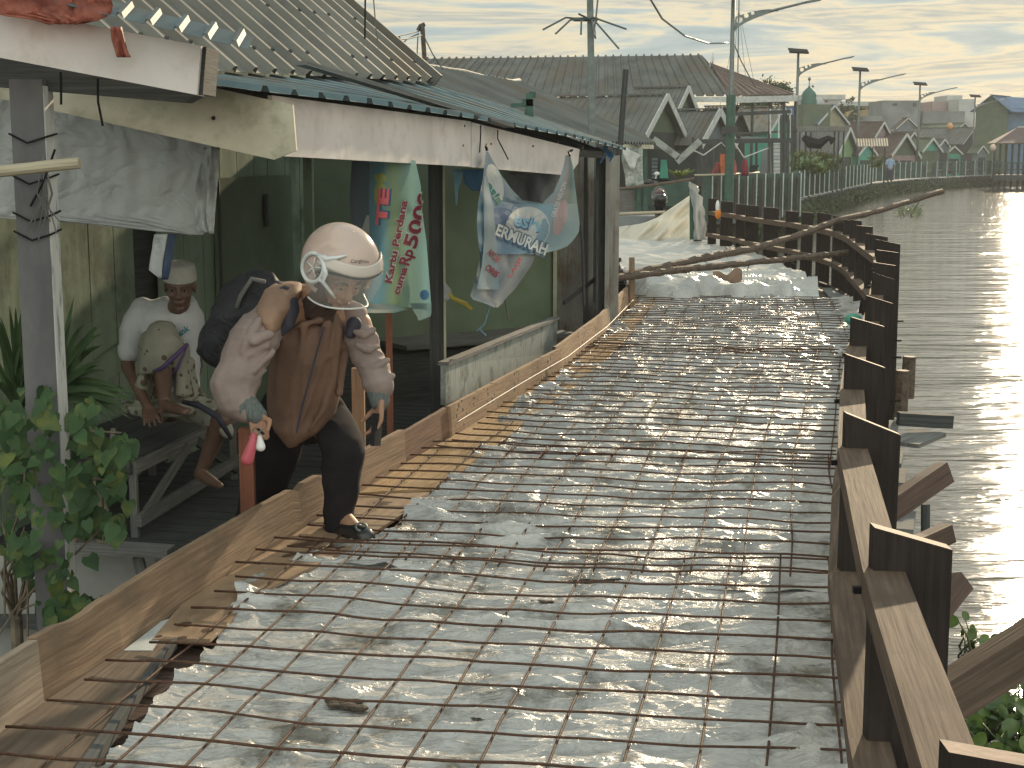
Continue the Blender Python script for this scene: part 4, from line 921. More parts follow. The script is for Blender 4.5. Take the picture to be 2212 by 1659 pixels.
block('concrete_building', 'pale block adjoining the green warehouse', 2072, 2107, 214, 290, 156, M['w_white'], 5)
house('warehouse', 'tall olive-green warehouse gable with blue roof and blue side', (2141, 206), 122, -125, 2.6, 5, 38, M['blueroof2'], M['w_olive'], ribs=16, trim=False, opening=False, wall2=M['w_blue'], cat='warehouse')
# warehouse right flank (blue)
a = P(2172, 238, 123); MB().beam(Vector((a.x+2.2, 124, -.75)), Vector((a.x+2.2, 124, a.z+.1)), 4.6, 4, up=(0, 1, 0)).build('blue_annex', M['w_blue'], label='blue metal side building attached right of the green warehouse', cat='building')
a0, a1 = P(2143, 207, 122), P(2215, 211, 122); mb = MB(); mb.poly([P(2173, 240, 121.4), P(2240, 242, 121.4), P(2230, 212, 125), P(2143, 207, 125)], (0, 0, -.08)); mb.build('blue_annex_roof', M['blueroof2'], label='blue metal roof of the annex right of the warehouse gable', cat='roof')
# mosque
mq = thing('mosque', 'green onion-domed mosque with silver finial above the house roofs', 'mosque', (Xp(1736, 100), 100, -.7))
prof = [(1753, 226), (1753, 218), (1751, 212), (1752, 206), (1749, 199), (1744, 193), (1739, 189), (1737, 184), (1736.3, 178)]
mb = MB(); cx = Xp(1736, 100); ns = 20
rings = [((x-1736)/FPX*100*1.0, Zp(y, 100)) for x, y in prof]
vs = [(cx+r*math.cos(2*math.pi*k/ns), 100+r*math.sin(2*math.pi*k/ns), z) for r, z in rings for k in range(ns)]
fs = [(i*ns+k, i*ns+(k+1) % ns, (i+1)*ns+(k+1) % ns, (i+1)*ns+k) for i in range(len(rings)-1) for k in range(ns)]
mb.add(vs, fs); mb.build('dome', material('green_dome', (.02, .115, .085), (.014, .08, .06), scale=2, rough=.4), mq, smooth=True)
MB().ball((cx, 100, Zp(171, 100)), .11, 10, 8).tube([(cx, 100, Zp(182, 100)), (cx, 100, Zp(166, 100))], .03, 6).build('finial', M['steel'], mq)
c2 = Xp(1744, 101); MB().ball((c2, 101, Zp(186, 101)), .09, 10, 8).tube([(c2, 101, Zp(200, 101)), (c2, 101, Zp(184, 101))], .02, 6).build('finial', M['steel'], mq)
MB().ball((Xp(1757, 103), 103, Zp(222, 103)), .35, 10, 8).build('small_dome', M['w_white'], mq)
MB().box((cx+.3, 100.2, Zp(226, 100)-1.5), (1.9, 1.6, 3), .2).build('walls', M['w_olive'], mq)
# pavilion
pv = thing('pavilion', 'open riverside pavilion with dark red-brown hipped roof on posts', 'pavilion', (Xp(2200, 104), 104, -.4))
cxp = Xp(2216, 104); ztop = Zp(277, 104); zev = Zp(311, 104)
e = [Vector((Xp(2126, 102), 101, zev)), Vector((Xp(2300, 102), 99, zev)), Vector((Xp(2300, 107), 108, zev)), Vector((Xp(2128, 107), 108, zev))]
rg = [Vector((Xp(2182, 104), 104, ztop)), Vector((Xp(2250, 104), 103.5, ztop))]
for a, b_, c, d_ in ((e[0], e[1], rg[1], rg[0]), (e[3], e[0], rg[0], rg[0]), (e[2], e[3], rg[0], rg[1]), (e[1], e[2], rg[1], rg[1])):
    mb = MB(); pts = [a, b_, c] if c == d_ else [a, b_, c, d_]; mb.poly(pts, (0, 0, .06)); mb.build('roof', M['redbrown'], pv)
MB().beam(rg[0]+Vector((0, 0, .08)), rg[1]+Vector((0, 0, .08)), .2, .12).build('ridge_cap', M['w_white'], pv)
MB().beam((e[0].x+.3, 101.5, -.35), (e[1].x, 99.5, -.35), 5, .3).build('floor_slab', M['w_dark'], pv)
for px in (2136, 2148, 2161, 2174, 2188, 2200, 2211, 2225): MB().beam((Xp(px, 101.5), 101.5, -1.6), (Xp(px, 101.5), 101.5, zev), .12, .12, up=(0, 1, 0)).build('post', M['w_dark'], pv)
for z in (.15, .6): MB().beam((Xp(2132, 101.3), 101.3, z), (Xp(2290, 101.3), 100, z), .06, .08).build('rail', M['fence_green'], pv)
for i in range(26): q = Xp(2133, 101.3)+i*.2; MB().beam((q, 101.25, -.2), (q, 101.25, .6), .03, .03, up=(0, 1, 0)).build('baluster', M['greydark'], pv)
# ------------------------------------------------------------------ street lamps
def lamp(px, d, label, ph=4.15+CH, yb=-.4, base=0):
    x = Xp(px, d); r = thing('street_lamp', label, 'street lamp', (x, d, yb), group='solar street lamps along the river fence')
    zt = ph; MB().tube([(x, d, yb), (x, d, zt)], [.085, .055], 10).build('pole', M['steel'], r, smooth=True)
    pn = MB(); pn.beam((x-.42, d, zt+.12), (x+.42, d, zt+.06), .55, .05, up=(0, -.35, 1)); pn.build('solar_panel', M['black'], r)
    MB().beam((x-.40, d, zt+.02), (x+.40, d, zt-.02), .06, .05).build('panel_bracket', M['steel'], r)
    # curved arm with three round holes
    zr = zt-.98*1.0; pts_t = []; pts_b = []
    N = 18
    for i in range(N+1):
        t = i/N; pts_t.append((x+.06+1.15*t, zr+.35+.20*math.sin(t*1.9)))
        pts_b.append((x+.06+1.15*t, zr-.05+.60*t**.6*.95))
    holes = [(x+.18, zr+.27, .085), (x+.36, zr+.385, .065), (x+.53, zr+.45, .048)]
    mb = MB(); nx, nz_ = 70, 10
    cells = []
    vid = {}
    def V_(i, j):
        if (i, j) not in vid:
            t = i/nx; f = t*N; k = min(N-1, int(f)); fr = f-k
            zt_ = pts_t[k][1]*(1-fr)+pts_t[k+1][1]*fr; zb_ = pts_b[k][1]*(1-fr)+pts_b[k+1][1]*fr; zb_ = min(zb_, zt_-.05)
            vid[(i, j)] = len(mb.v); mb.v.append((x+.06+1.15*t, d, zb_+(zt_-zb_)*j/nz_))
        return vid[(i, j)]
    for i in range(nx):
        for j in range(nz_):
            q = [V_(i, j), V_(i+1, j), V_(i+1, j+1), V_(i, j+1)]
            cxx = sum(mb.v[k][0] for k in q)/4; czz = sum(mb.v[k][2] for k in q)/4
            if any((cxx-a)**2+(czz-b)**2 < c*c for a, b, c in holes): continue
            mb.face(q)
    o = mb.build('arm_plate', M['steel'], r); sm = o.modifiers.new('s', 'SOLIDIFY'); sm.thickness = .03
    MB().tube([(x+1.0, d, zr+.50), (x+1.9, d, zr+.72), (x+2.35, d, zr+.80)], [.035, .03, .028], 8).build('arm_tube', M['steel'], r)
    MB().beam((x+1.95, d, zr+.735), (x+2.42, d, zr+.83), .16, .05).build('lamp_head', M['steel'], r)
    if base: MB().tube([(x, d, yb), (x, d, Zp(205, d))], .13, 8).build('green_base', M['green_paint'], r)
    return r
lamp(1571, 40.9, 'tallest and nearest solar street lamp with green lower pole behind the laundry', base=1, yb=-.5)
lamp(1711, 66, 'second solar street lamp beside the mosque dome')
lamp(1843, 81, 'third solar street lamp above the brown roofs')
lamp(1971, 98.6, 'fourth solar street lamp in front of the grey concrete block')
lamp(2089, 121, 'farthest solar street lamp left of the green warehouse')
# ------------------------------------------------------------------ green fence along the river
gf = thing('river_fence', 'long green plank fence with white edges running along the far riverside walkway', 'fence', (FL(50), 50, -.4))
def fpost(x, d, w, zt, zb, ang, whiteside=1, m=None):
    a = Vector((math.cos(ang), math.sin(ang), 0)); c = Vector((x, d, 0))
    mb = MB(); mb.beam(c+Vector((0, 0, zb)), c+Vector((0, 0, zt)), .05, w, up=a); mb.build('post', m or M['fence_green'], gf)
    q = c+a*(w/2+.018)*whiteside-Vector((0, .03, 0)); MB().beam(q+Vector((0, 0, zb)), q+Vector((0, 0, zt+.01)), .05, .035, up=a).build('white_edge', M['white_trim'], gf)
for i in range(11):
    t = i/10; d = 43+3.2*t; x = Xp(1524+ (1714-1524)*t, d); fpost(x, d, .26, .78, -.55, 0)
    if i < 10: MB().beam((x+.33, d+.1, -.5), (x+.33, d+.1, .66), .2, .03, up=(1, 0, 0)).build('slat', M['brownroof'], gf)
for z in (.7, .1): MB().beam((Xp(1520, 43), 43.05, z), (Xp(1716, 46.3), 46.35, z), .05, .07).build('rail', M['fence_green'], gf)
nP = 37
for i in range(nP):
    d = 55+55*(i/(nP-1))**1.05; x = FL(d); fpost(x, d, .30, .72, -.28, rad(-20))
for i in range(24):
    d0, d1 = 55+55*i/24, 55+55*(i+1)/24
    for z in (.62, .1): MB().beam((FL(d0), d0+.1, z), (FL(d1), d1+.1, z), .05, .06).build('rail', M['fence_green'], gf)
M['fenceback'] = material('dark_stained_planks', (.04, .048, .042), (.025, .03, .027), scale=2, rough=.8)
mb = MB()
for i in range(150):
    d = 46+64*i/150; x = FL(d)-.02; mb.beam((x, d, -1.9), (x, d, -.4+random.uniform(-.04, .04)), .2, .16, up=(0, 1, 0))
mb.build('walkway_piles', M['fenceback'], kind='structure')
mb = MB()
for (d0, d1) in ((42, 46), (46, 55), (55, 70), (70, 83), (83, 97), (97, 110)):
    mb.poly([(FL(d0), d0, -.36), (FL(d1), d1, -.36), (FL(d1)-1.8, d1, -.36), (FL(d0)-1.8, d0, -.36)], (0, 0, -.3))
mb.build('far_walkway', M['w_grey'], kind='structure')
M['weed'] = material('river_weed', (.06, .085, .035), (.03, .045, .02), scale=4, rough=.8)
mb = MB()
for i in range(5200):
    d = 44+66*random.random()**1.0; x = FL(d)+random.gauss(.15, .25); z = random.uniform(-1.1, -.45) if random.random() < .75 else random.uniform(-1.1, -.8)
    s = random.uniform(.04, .12); a = random.random()*6.28; e1 = Vector((math.cos(a), math.sin(a), random.uniform(-.5, .5)))*s; e2 = Vector((random.uniform(-.4, .4), random.uniform(-.4, .4), 1))*s*.7
    c = Vector((x, d, z)); mb.add([c-e1, c-e2, c+e1, c+e2], [(0, 1, 2, 3)])
mb.build('riverside_weeds', M['weed'], kind='stuff', label='green weeds fringing the foot of the far walkway', cat='weeds')
# ------------------------------------------------------------------ trees
def tree(name, label, px, py, d, rx, rz, n, m, trunk=True, gap=.5, seed=1, leaf=.16, clusters=34):
    rnd = random.Random(seed); c = P(px, py, d); r = thing(name, label, 'tree', (c.x, c.y, -.7))
    if trunk:
        mb = MB(); mb.tube([(c.x, c.y, -.7), (c.x+.1, c.y, c.z-rz*.6), (c.x, c.y, c.z)], [rx*.09, rx*.06, rx*.03], 8)
        for k in range(9):
            a = rnd.uniform(0, 6.28); mb.tube([(c.x+.05, c.y, c.z-rz*.5), (c.x+math.cos(a)*rx*.4, c.y+math.sin(a)*rx*.4, c.z+rnd.uniform(-.2, .3)*rz), (c.x+math.cos(a)*rx*.8, c.y+math.sin(a)*rx*.7, c.z+rnd.uniform(-.3, .7)*rz)], [rx*.04, rx*.025, rx*.01], 5)
        mb.build('trunk', M['bark'], r)
    mb = MB(); cl = []
    for k in range(clusters):
        while True:
            p = Vector((rnd.uniform(-1, 1), rnd.uniform(-1, 1), rnd.uniform(-1, 1)))
            if p.length < 1: break
        cl.append((c+Vector((p.x*rx, p.y*rx, p.z*rz)), rnd.uniform(.16, .34)*rx))
    for i in range(n):
        q, rr0 = rnd.choice(cl); p = Vector((rnd.gauss(0, 1), rnd.gauss(0, 1), rnd.gauss(0, .8)))*rr0*.55+q
        s = leaf*rnd.uniform(.6, 1.3); a = Vector((rnd.gauss(0, 1), rnd.gauss(0, 1), rnd.gauss(0, .6))).normalized()*s; b_ = Vector((rnd.gauss(0, 1), rnd.gauss(0, 1), rnd.gauss(0, 1))).normalized()*s*.6
        mb.add([p-a, p-b_, p+a, p+b_], [(0, 1, 2, 3)])
    mb.build('crown', m, r); return r
M['leafdark'] = material('dark_tree_leaves', (.04, .075, .03), (.02, .04, .018), scale=6, rough=.7, trans=.15)
M['leafmid'] = material('yellow_green_leaves', (.12, .16, .04), (.07, .10, .03), scale=6, rough=.6, trans=.25)
tree('leafy_tree', 'dark leafy tree against the sky between the barn and the second lamp', 1655, 206, 78, 1.25, .75, 3600, M['leafdark'], seed=3, leaf=.085, clusters=46)
tree('leafy_tree', 'low dark bush merging with the foot of the leafy tree', 1618, 228, 77, .8, .3, 900, M['leafdark'], seed=5, leaf=.08, clusters=16, trunk=False)
tree('round_bush', 'dim bush in front of the ochre building', 1836, 245, 120, .9, 1.2, 900, M['leafdark'], seed=7, leaf=.12, clusters=20, trunk=False)
for (px, py, d, rx, rz, lb, sd) in ((1735, 352, 58, .55, .42, 'sunlit shrub behind the fence left of the green house', 11), (1788, 350, 60, .75, .45, 'wider shrub behind the fence beside the green house', 12), (1898, 345, 74, .5, .35, 'small yellowish shrub right of the turquoise house', 13), (1760, 362, 57, .5, .25, 'low shrub between the two shrubs behind the fence', 14)):
    tree('shrub', lb, px, py, d, rx, rz, 700, M['leafmid'], seed=sd, leaf=.07, clusters=16, trunk=False)
# ------------------------------------------------------------------ timber frames behind the fence
fr_ = thing('drying_rack', 'dark timber rack of posts and long beams in front of the far houses', 'rack', (Xp(1640, 47), 47, -.5))
def fb(x0, y0, x1, y1, w, d=47, d2=None, m=None, nm='beam'):
    MB().beam(P(x0, y0, d), P(x1, y1, d2 or d), w, w, up=(0, 1, 0)).build(nm, m or M['greydark'], fr_)
fb(1578, 247, 1708, 241, .11); fb(1495, 306, 1716, 303, .14, 46); fb(1600, 299, 1663, 301, .12, 49, m=M['w_grey'])
for x, y0, y1 in ((1497, 296, 372), (1515, 300, 372), (1543, 303, 376), (1634, 305, 378), (1661, 290, 378), (1688, 248, 400), (1695, 248, 400), (1702, 248, 400), (1711, 248, 400)): fb(x, y1, x, y0, .07, 47.5 if x < 1680 else 50, nm='post')
for x in (1664, 1682, 1708): fb(x, 235, x, 300, .05, 52, m=M['white_trim'], nm='pale_post')
MB().beam(P(1559, 281, 40.5), P(1595, 281, 40.5), .04, .2).build('sign_plank', M['greydark'], label='blank weathered plank nailed across the tallest lamp pole', cat='plank')
cn = thing('pergola', 'ribbed canopy on thin dark posts in front of the light green house', 'pergola', (Xp(1775, 60), 60, -.4))
mb = MB(); corr(mb, lambda u: P(1722, 284, 58.5).lerp(P(1833, 283, 58.5), u), lambda u: P(1720, 274, 60.5).lerp(P(1836, 273, 60.5), u), 22, .03, 'sine', thick=.03); mb.build('canopy', M['greyroof'], cn)
for x in (1728, 1741, 1752, 1803, 1812, 1823): p = P(x, 284, 58.6); MB().beam((p.x, p.y, -.4), (p.x, p.y, p.z), .055, .055, up=(0, 1, 0)).build('post', M['greydark'], cn)
mb = MB(); mb.tube([P(1735, 296, 58.5), P(1750, 308, 58.5), P(1770, 311, 58.5), P(1790, 298, 58.5), P(1800, 306, 58.5)], [.1, .22, .2, .1, .16], 8); mb.build('dark_cloth', M['black'], cn)
mb = MB(); corr(mb, lambda u: P(1852, 317, 68).lerp(P(1919, 316, 68), u), lambda u: P(1850, 300, 70).lerp(P(1917, 299, 70), u), 12, .03, 'sine', thick=.02); mb.build('rusty_awning', M['paleroof'], label='small rusty awning roof in front of the turquoise house', cat='awning')
for x in (1885, 1912): p = P(x, 318, 68); MB().beam((p.x, p.y, -.4), (p.x, p.y, p.z), .06, .06, up=(0, 1, 0)).build('thin_post', M['greydark'], label=('thin post left under the rusty awning', 'thin post right under the rusty awning')[x > 1900], cat='post')
ws = thing('whitewashed_lean_to', 'pale sheet panels and stacked white planks of a lean-to behind the fence', 'lean-to', (Xp(1660, 51), 51, -.4))
mb = MB(); mb.poly([P(1640, 376, 51), P(1668, 376, 51), P(1664, 318, 51), P(1650, 318, 51)], (0, .06, 0)); mb.build('sheet', M['w_grey'], ws)
for k in range(9): y = 376-k*8; MB().beam(P(1671, y-3, 50), P(1685, y-3, 50), .04, .105).build('plank', M['w_white'], ws)
ml = thing('radio_mast', 'very tall thin guyed radio mast behind the leafy tree', 'mast', (Xp(1594, 90), 90, -.5))
MB().tube([P(1592, 260, 90), P(1597, -40, 90)], .04, 5).build('mast', M['steel'], ml)
for x in (1555, 1575, 1617, 1640): MB().tube([P(x, 230, 90), P(1596, 20, 90)], .012, 4).build('guy_wire', M['steel'], ml)
wire('guy_cable', [(1578, 76, 41), (1600, 130, 45), (1632, 190, 52)], .018, label='cable slanting down right from the nearest street lamp', cat='cable')
# laundry
cl_ = {}
for k, (c1, c2) in {'orange': ((.55, .17, .07), (.4, .1, .04)), 'crimson': ((.30, .045, .07), (.2, .03, .05)), 'rose': ((.42, .12, .12), (.3, .08, .08)), 'darkcl': ((.03, .04, .045), (.02, .025, .03))}.items():
    cl_[k] = material(k+'_cloth', c1, c2, scale=6, rough=.8, trans=.3)
for nm, k, out_, lb in (('towel', 'orange', [(333, 1556, 1573), (350, 1555, 1574), (378, 1557, 1573)], 'bright orange towel hanging on the line behind the fence'),
                       ('cloth', 'crimson', [(343, 1606, 1612), (355, 1603, 1616), (380, 1601, 1617)], 'crimson cloth hanging at the right end of the washing line'),
                       ('cloth', 'rose', [(345, 1580, 1588), (360, 1580, 1592), (380, 1580, 1590)], 'rose cloth hanging right of the orange towel'),
                       ('cloth', 'rose', [(350, 1548, 1556), (365, 1541, 1553), (380, 1534, 1548)], 'pinkish cloth sloping down left of the orange towel'),
                       ('cloth', 'darkcl', [(356, 1620, 1640), (366, 1618, 1634), (372, 1620, 1630)], 'dark cloth piece right of the crimson cloth')):
    rag(nm, out_, 42.5, cl_[k], fold=.25, seed=len(lb), n=8, thick=.01, label=lb, cat='laundry', group='laundry behind the fence')
wire('washing_line', [(1486, 319, 42.5), (1520, 335, 42.5), (1558, 308, 42.5), (1572, 322, 42.4), (1584, 305, 42.5), (1607, 340, 42.5), (1660, 320, 42.5)], .02, m=M['white_trim'], label='pale drooping washing line behind the fence', cat='line')
MB().tube([P(1466, 379, 42), P(1530, 378, 42), P(1590, 376, 42), P(1640, 373, 44)], .03, 6).build('top_pole', M['bamboo'], label='pale bamboo pole lying along the top of the near fence run', cat='pole')
# small person behind far fence and items
# ================================================================== middle distance, left of the railing end
mr = thing('corner_hut', 'dark green hut with beige barge boards behind the zinc screen', 'hut', (Xp(1430, 30), 30, -.5))
for (a, b_) in (((1411, 300), (1466, 340)), ((1513, 304), (1462, 350))): MB().beam(P(*a, 30), P(*b_, 30), .03, .13, up=(0, 0, 1)).build('barge_board', M['greyboard'], mr)
mb = MB(); corr(mb, lambda u: P(1380, 316, 28.5).lerp(P(1412, 305, 31), u), lambda u: P(1300, 262, 30).lerp(P(1330, 258, 33), u), 8, .03, 'sine', thick=.02); mb.build('roof', M['greyroof'], mr)
mb = MB(); mb.poly([P(1330, 420, 30.5), P(1500, 470, 30.5), P(1500, 330, 30.5), P(1330, 315, 30.5)], (0, .1, 0)); mb.build('wall', M['fenceback'], mr)
mb = MB(); mb.poly([P(1385, 445, 29.5), P(1492, 445, 29.5), P(1492, 392, 29.5), P(1385, 396, 29.5)], (0, .1, 0)); mb.build('green_panel', M['fence_green'], mr)
mb = MB(); mb.poly([P(1335, 458, 29.3), P(1372, 458, 29.3), P(1372, 410, 29.3), P(1335, 412, 29.3)], (0, .1, 0)); mb.build('grey_panel', M['greywood'], mr)
for x in (1394, 1379): MB().beam(P(x, 455, 29.2), P(x, 322, 29.2), .08, .08, up=(0, 1, 0)).build('post', M['green_paint'], mr)
for k in range(7): MB().beam(P(1408, 392-8*k, 30.2), P(1420, 392-8*k, 30.2), .03, .05).build('shutter', M['w_bluegrey'], mr)
mb = MB(); mb.poly([P(1425, 385, 30.3), P(1444, 385, 30.3), P(1440, 345, 30.3), P(1428, 345, 30.3)], (0, .03, 0)); mb.build('teal_panel', M['w_turq'], mr)
MB().beam(P(1330, 312, 29), P(1412, 314, 29), .05, .14).build('eave_board', M['fascia_old'], mr)
M['poster'] = material('faded_poster', (.50, .51, .48), (.22, .27, .24), scale=9, rough=.6, c3=(.16, .2, .17), c3scale=11)
rag('faded_banner', [(319, 1341, 1389), (345, 1343, 1388), (380, 1350, 1389), (403, 1352, 1391)], 28.9, M['poster'], fold=.06, n=14, seed=3, label='faded white printed banner sagging beside the zinc screen', cat='banner')
rag('white_drape', [(320, 1340, 1350), (334, 1345, 1385), (345, 1352, 1376), (365, 1362, 1372)], 28.7, M['white_trim'], fold=.05, n=10, seed=13, label='looped white cloth across the faded banner', cat='cloth')
# scooter seen from behind
sc_ = thing('scooter', 'parked dark scooter seen from behind with number plate and mirror', 'scooter', (Xp(1423, 27), 27, -.6))
def pxball(px, py, d, rx, ry, rz, m, nm, smooth=True):
    MB().ball(P(px, py, d), 1, 14, 10, sc=(rx, ry, rz)).build(nm, m, sc_, smooth=smooth)
pxball(1424, 429, 27, .15, .45, .13, M['rubber'], 'tail'); pxball(1424, 418, 27.1, .13, .4, .10, material('scooter_red_lamp', (.10, .04, .04), (.06, .02, .02), rough=.3), 'tail_lamp')
mb = MB(); mb.tube([P(1410+14+15*math.cos(a), 424-20*math.sin(a), 26.7) for a in np.linspace(0, 3.14, 12)], .016, 6); mb.build('grab_rail', M['steel'], sc_)
MB().beam(P(1413, 441, 26.7), P(1438, 442, 26.7), .02, .09).build('number_plate', M['black'], sc_)
MB().ball(P(1424, 470, 27.3), 1, 14, 10, sc=(.08, .27, .27)).build('wheel', M['rubber'], sc_)
MB().beam(P(1424, 445, 26.9), P(1424, 462, 27), .14, .03, up=(0, 1, 0)).build('mudguard', M['black'], sc_)
MB().tube([P(1394, 396, 28), P(1408, 388, 28), P(1436, 388, 28), P(1450, 392, 28)], .02, 6).build('handlebar', M['black'], sc_)
MB().tube([P(1416, 388, 28), P(1418, 376, 28)], .01, 5).ball(P(1419, 375, 28), 1, 10, 8, sc=(.055, .02, .035)).build('mirror', M['white'], sc_)
pxball(1402, 394, 28, .1, .12, .06, M['rubber'], 'headlamp_cowl')
def leaf_plant(name, label, px, py, d, n, Ln, m, spread=1.0, seed=1, cat='plant', w=.02, up=.8, droop=.5, root=None):
    rnd = random.Random(seed); c = P(px, py, d); mb = MB()
    for i in range(n):
        a = rnd.uniform(0, 6.28); L1 = Ln*rnd.uniform(.6, 1.1); h = Vector((math.cos(a)*spread, math.sin(a)*spread, 0))*rnd.uniform(.5, 1); pts = []
        for k in range(6):
            t = k/5; pts.append(c+h*L1*t+Vector((0, 0, L1*(up*t-droop*t*t*rnd.uniform(.7, 1.2)))))
        side = h.cross(Vector((0, 0, 1))).normalized(); vs = []
        for k, p in enumerate(pts):
            ww = w*math.sin(math.pi*min(1, (k+.6)/5.6))+.001; vs += [p-side*ww, p+Vector((0, 0, -ww*.5)), p+side*ww]
        fs = []
        for k in range(5):
            fs += [(3*k, 3*k+1, 3*k+4, 3*k+3), (3*k+1, 3*k+2, 3*k+5, 3*k+4)]
        mb.add(vs, fs)
    return mb.build(name, m, root, smooth=True, **({} if root else dict(label=label, cat=cat)))
M['agave'] = material('bright_spiky_leaves', (.28, .32, .09), (.14, .2, .06), scale=8, rough=.5, trans=.35)
leaf_plant('spiky_plant', 'bright yellow-green spiky plant above the bamboo rail', 1467, 386, 27, 46, .34, M['agave'], w=.018, droop=.35)
for pts, lb in ((((1336, 408), (1400, 401), (1450, 394), (1500, 386)), 'rough bamboo rail sloping across in front of the scooter'), (((1332, 462), (1380, 460), (1437, 458)), 'lower bamboo rail below the scooter plate')):
    mb = MB(); mb.tube([P(x, y, 24.5) for x, y in pts], .024, 7); mb.build('bamboo_rail', M['bark'] if 'rough' in lb else M['bamboo'], label=lb, cat='rail')
# white tarpaulin sheet and wrapped post
M['whitesheet'] = material('white_translucent_sheet', (.78, .75, .67), (.70, .67, .60), scale=2, rough=.45, trans=.45, bump=.25, bscale=9, stretch=(1, 1, 2.5), dist=.03)
ct = [(1330, 491), (1362, 487), (1395, 481), (1420, 470), (1444, 454), (1468, 438), (1491, 422)]
def tfn(u, v):
    x = 1330+(1493-1330)*u; yt = interp(ct, x); y = yt*(1-v)+(522+3*math.sin(u*9))*v
    return P(x, y, 23.4+.5*(1-v)+.15*noise.noise(Vector((x*.05+y*.04, y*.01, 3)))+.05*math.sin((x+y*1.6)*.12))
mb = MB(); mb.grid(tfn, 60, 20, thick=.004); mb.build('white_tarpaulin', M['whitesheet'], smooth=True, label='sunlit white tarpaulin slanting up to the end post of the railing', cat='tarpaulin')
MB().beam(P(1494, 523, 23.2), P(1494, 420, 23.2), .06, .05, up=(0, 1, 0)).build('end_post', M['green_paint'], label='thin green post holding the right edge of the white tarpaulin', cat='post')
M['clearsheet'] = material('milky_plastic_wrap', (.55, .57, .57), (.45, .47, .48), scale=4, rough=.25, trans=.4, alpha=.72, bump=.5, bscale=12, dist=.03)
wp = thing('wrapped_post', 'brown post wrapped in milky plastic at the far end of the railing', 'post', P(1508, 522, 22.9))
MB().beam(P(1507, 522, 22.9), P(1505, 402, 22.9), .12, .05, up=(0, 1, 0)).build('post', M['ulin'], wp)
rag('plastic_wrap', [(393, 1488, 1492), (398, 1486, 1503), (408, 1490, 1512), (418, 1489, 1508), (428, 1492, 1521), (440, 1494, 1516), (455, 1499, 1524), (470, 1497, 1521), (490, 1501, 1528), (505, 1498, 1524), (518, 1499, 1529)], 22.6, M['clearsheet'], fold=.3, n=14, seed=2, parent=wp)
# heap of plastic over the bend
def hfn(u, v):
    d00 = 15.15-.55*math.sin(min(1, u*1.15)*math.pi)**.6+.25*noise.noise(Vector((u*6, 2, 5))); d = d00+(24.8-d00)*v**1.15; xl = interp([(14.6, 1372), (16, 1352), (18, 1340), (20, 1332), (25, 1330)], d); xr = interp([(14.6, 1765), (16, 1752), (18, 1700), (20, 1640), (22, 1580), (25, 1500)], d)
    x = Xp(xl+(xr-xl)*u, d); q = noise.noise(Vector((x*1.5, d*2.2, 1)))*.5+.5; r2 = 1-abs(noise.noise(Vector((x*2.2+d, d*2.0, 7))))*2
    z = .03+.09*q+.07*max(0, r2)*(1 if v < .3 else .5)+(.11*math.exp(-((v-.035-.02*q)/.03)**2))*(.2+1.3*q*max(0, r2))
    if v < .025: z *= (v/.025)**.6
    return Vector((x, d-.25*math.sin(u*7+1)*math.exp(-v*6)-.12*q*math.exp(-v*9), z))
mb = MB(); mb.grid(hfn, 150, 150, thick=None)
M['heap'] = material('crumpled_white_plastic', (.66, .65, .62), (.54, .54, .53), scale=3, rough=.28, trans=.2, bump=.8, bscale=7, stretch=(1, 2.2, 1), dist=.03)
mb.build('plastic_heap', M['heap'], smooth=True, label='crumpled white plastic covering the bend of the walkway under the long sticks', cat='plastic sheet')
mb = MB(); mb.grid(lambda u, v: P(1540+62*u, 593+22*v+4*math.sin(u*6), 15.6-.15*v)+Vector((0, 0, .03*math.sin(u*9+v*4)+.02)), 14, 8, thick=.01)
mb.build('paper_sack', material('brown_paper_sack', (.26, .17, .11), (.16, .10, .07), scale=6, rough=.8), smooth=True, label='brown paper sack lying in the folds of the white plastic', cat='sack')
rag('plastic_scrap', [(622, 1775, 1800), (640, 1790, 1840), (655, 1800, 1848), (672, 1808, 1846)], lambda x, y: G(x, y).y-.1, M['clearsheet'], fold=.2, n=14, seed=21, label='torn scrap of clear plastic by the railing near the far mat', cat='plastic')
MB().ball(P(1843, 690, 11.9), .07, 10, 8, sc=(1, 1, .7)).build('green_bottle', M['w_turq'], label='small teal green plastic container beside the railing post', cat='container')
# long sticks
def stick(name, pts, r0, r1, label, seed):
    rnd = random.Random(seed); P3 = [P(*p) for p in pts]; out_ = []; rs = []
    n = 60
    for i in range(n+1):
        t = i/n*(len(P3)-1); k = min(len(P3)-2, int(t)); f = t-k; q = P3[k].lerp(P3[k+1], f)+Vector((rnd.uniform(-.006, .006),)*3); out_.append(q); rs.append((r0+(r1-r0)*i/n)*rnd.uniform(.85, 1.2))
    r = thing(name, label, 'stick', P3[0]); mb = MB(); mb.tube(out_, rs, 8); mb.build('stem', M['bark'], r)
    mb = MB()
    for i in range(26):
        k = rnd.randrange(3, n-1); a = out_[k]; dv_ = Vector((rnd.uniform(-1, 1), rnd.uniform(-.4, .4), rnd.uniform(-1, 1))).normalized()*rnd.uniform(.04, .12); mb.tube([a, a+dv_], [.007, .002], 4)
    mb.build('peeling_bark', M['bark'], r)
stick('long_stick', [(1262, 613, 13.6), (1353, 595, 14), (1460, 570, 14.5), (1560, 550, 15), (1640, 534, 15.4), (1740, 503, 16), (1800, 479, 16.4), (1900, 455, 17), (2035, 413, 18)], .042, .032, 'longest rough branch leaning from the zinc screen over the railing above the river', 1)
stick('long_stick', [(1281, 611, 13.5), (1357, 597, 13.8), (1470, 583, 14.2), (1600, 570, 14.6), (1700, 560, 14.9), (1790, 549, 15.1), (1830, 545, 15.3)], .034, .028, 'shorter rough branch lying below the longest one across the plastic', 2)
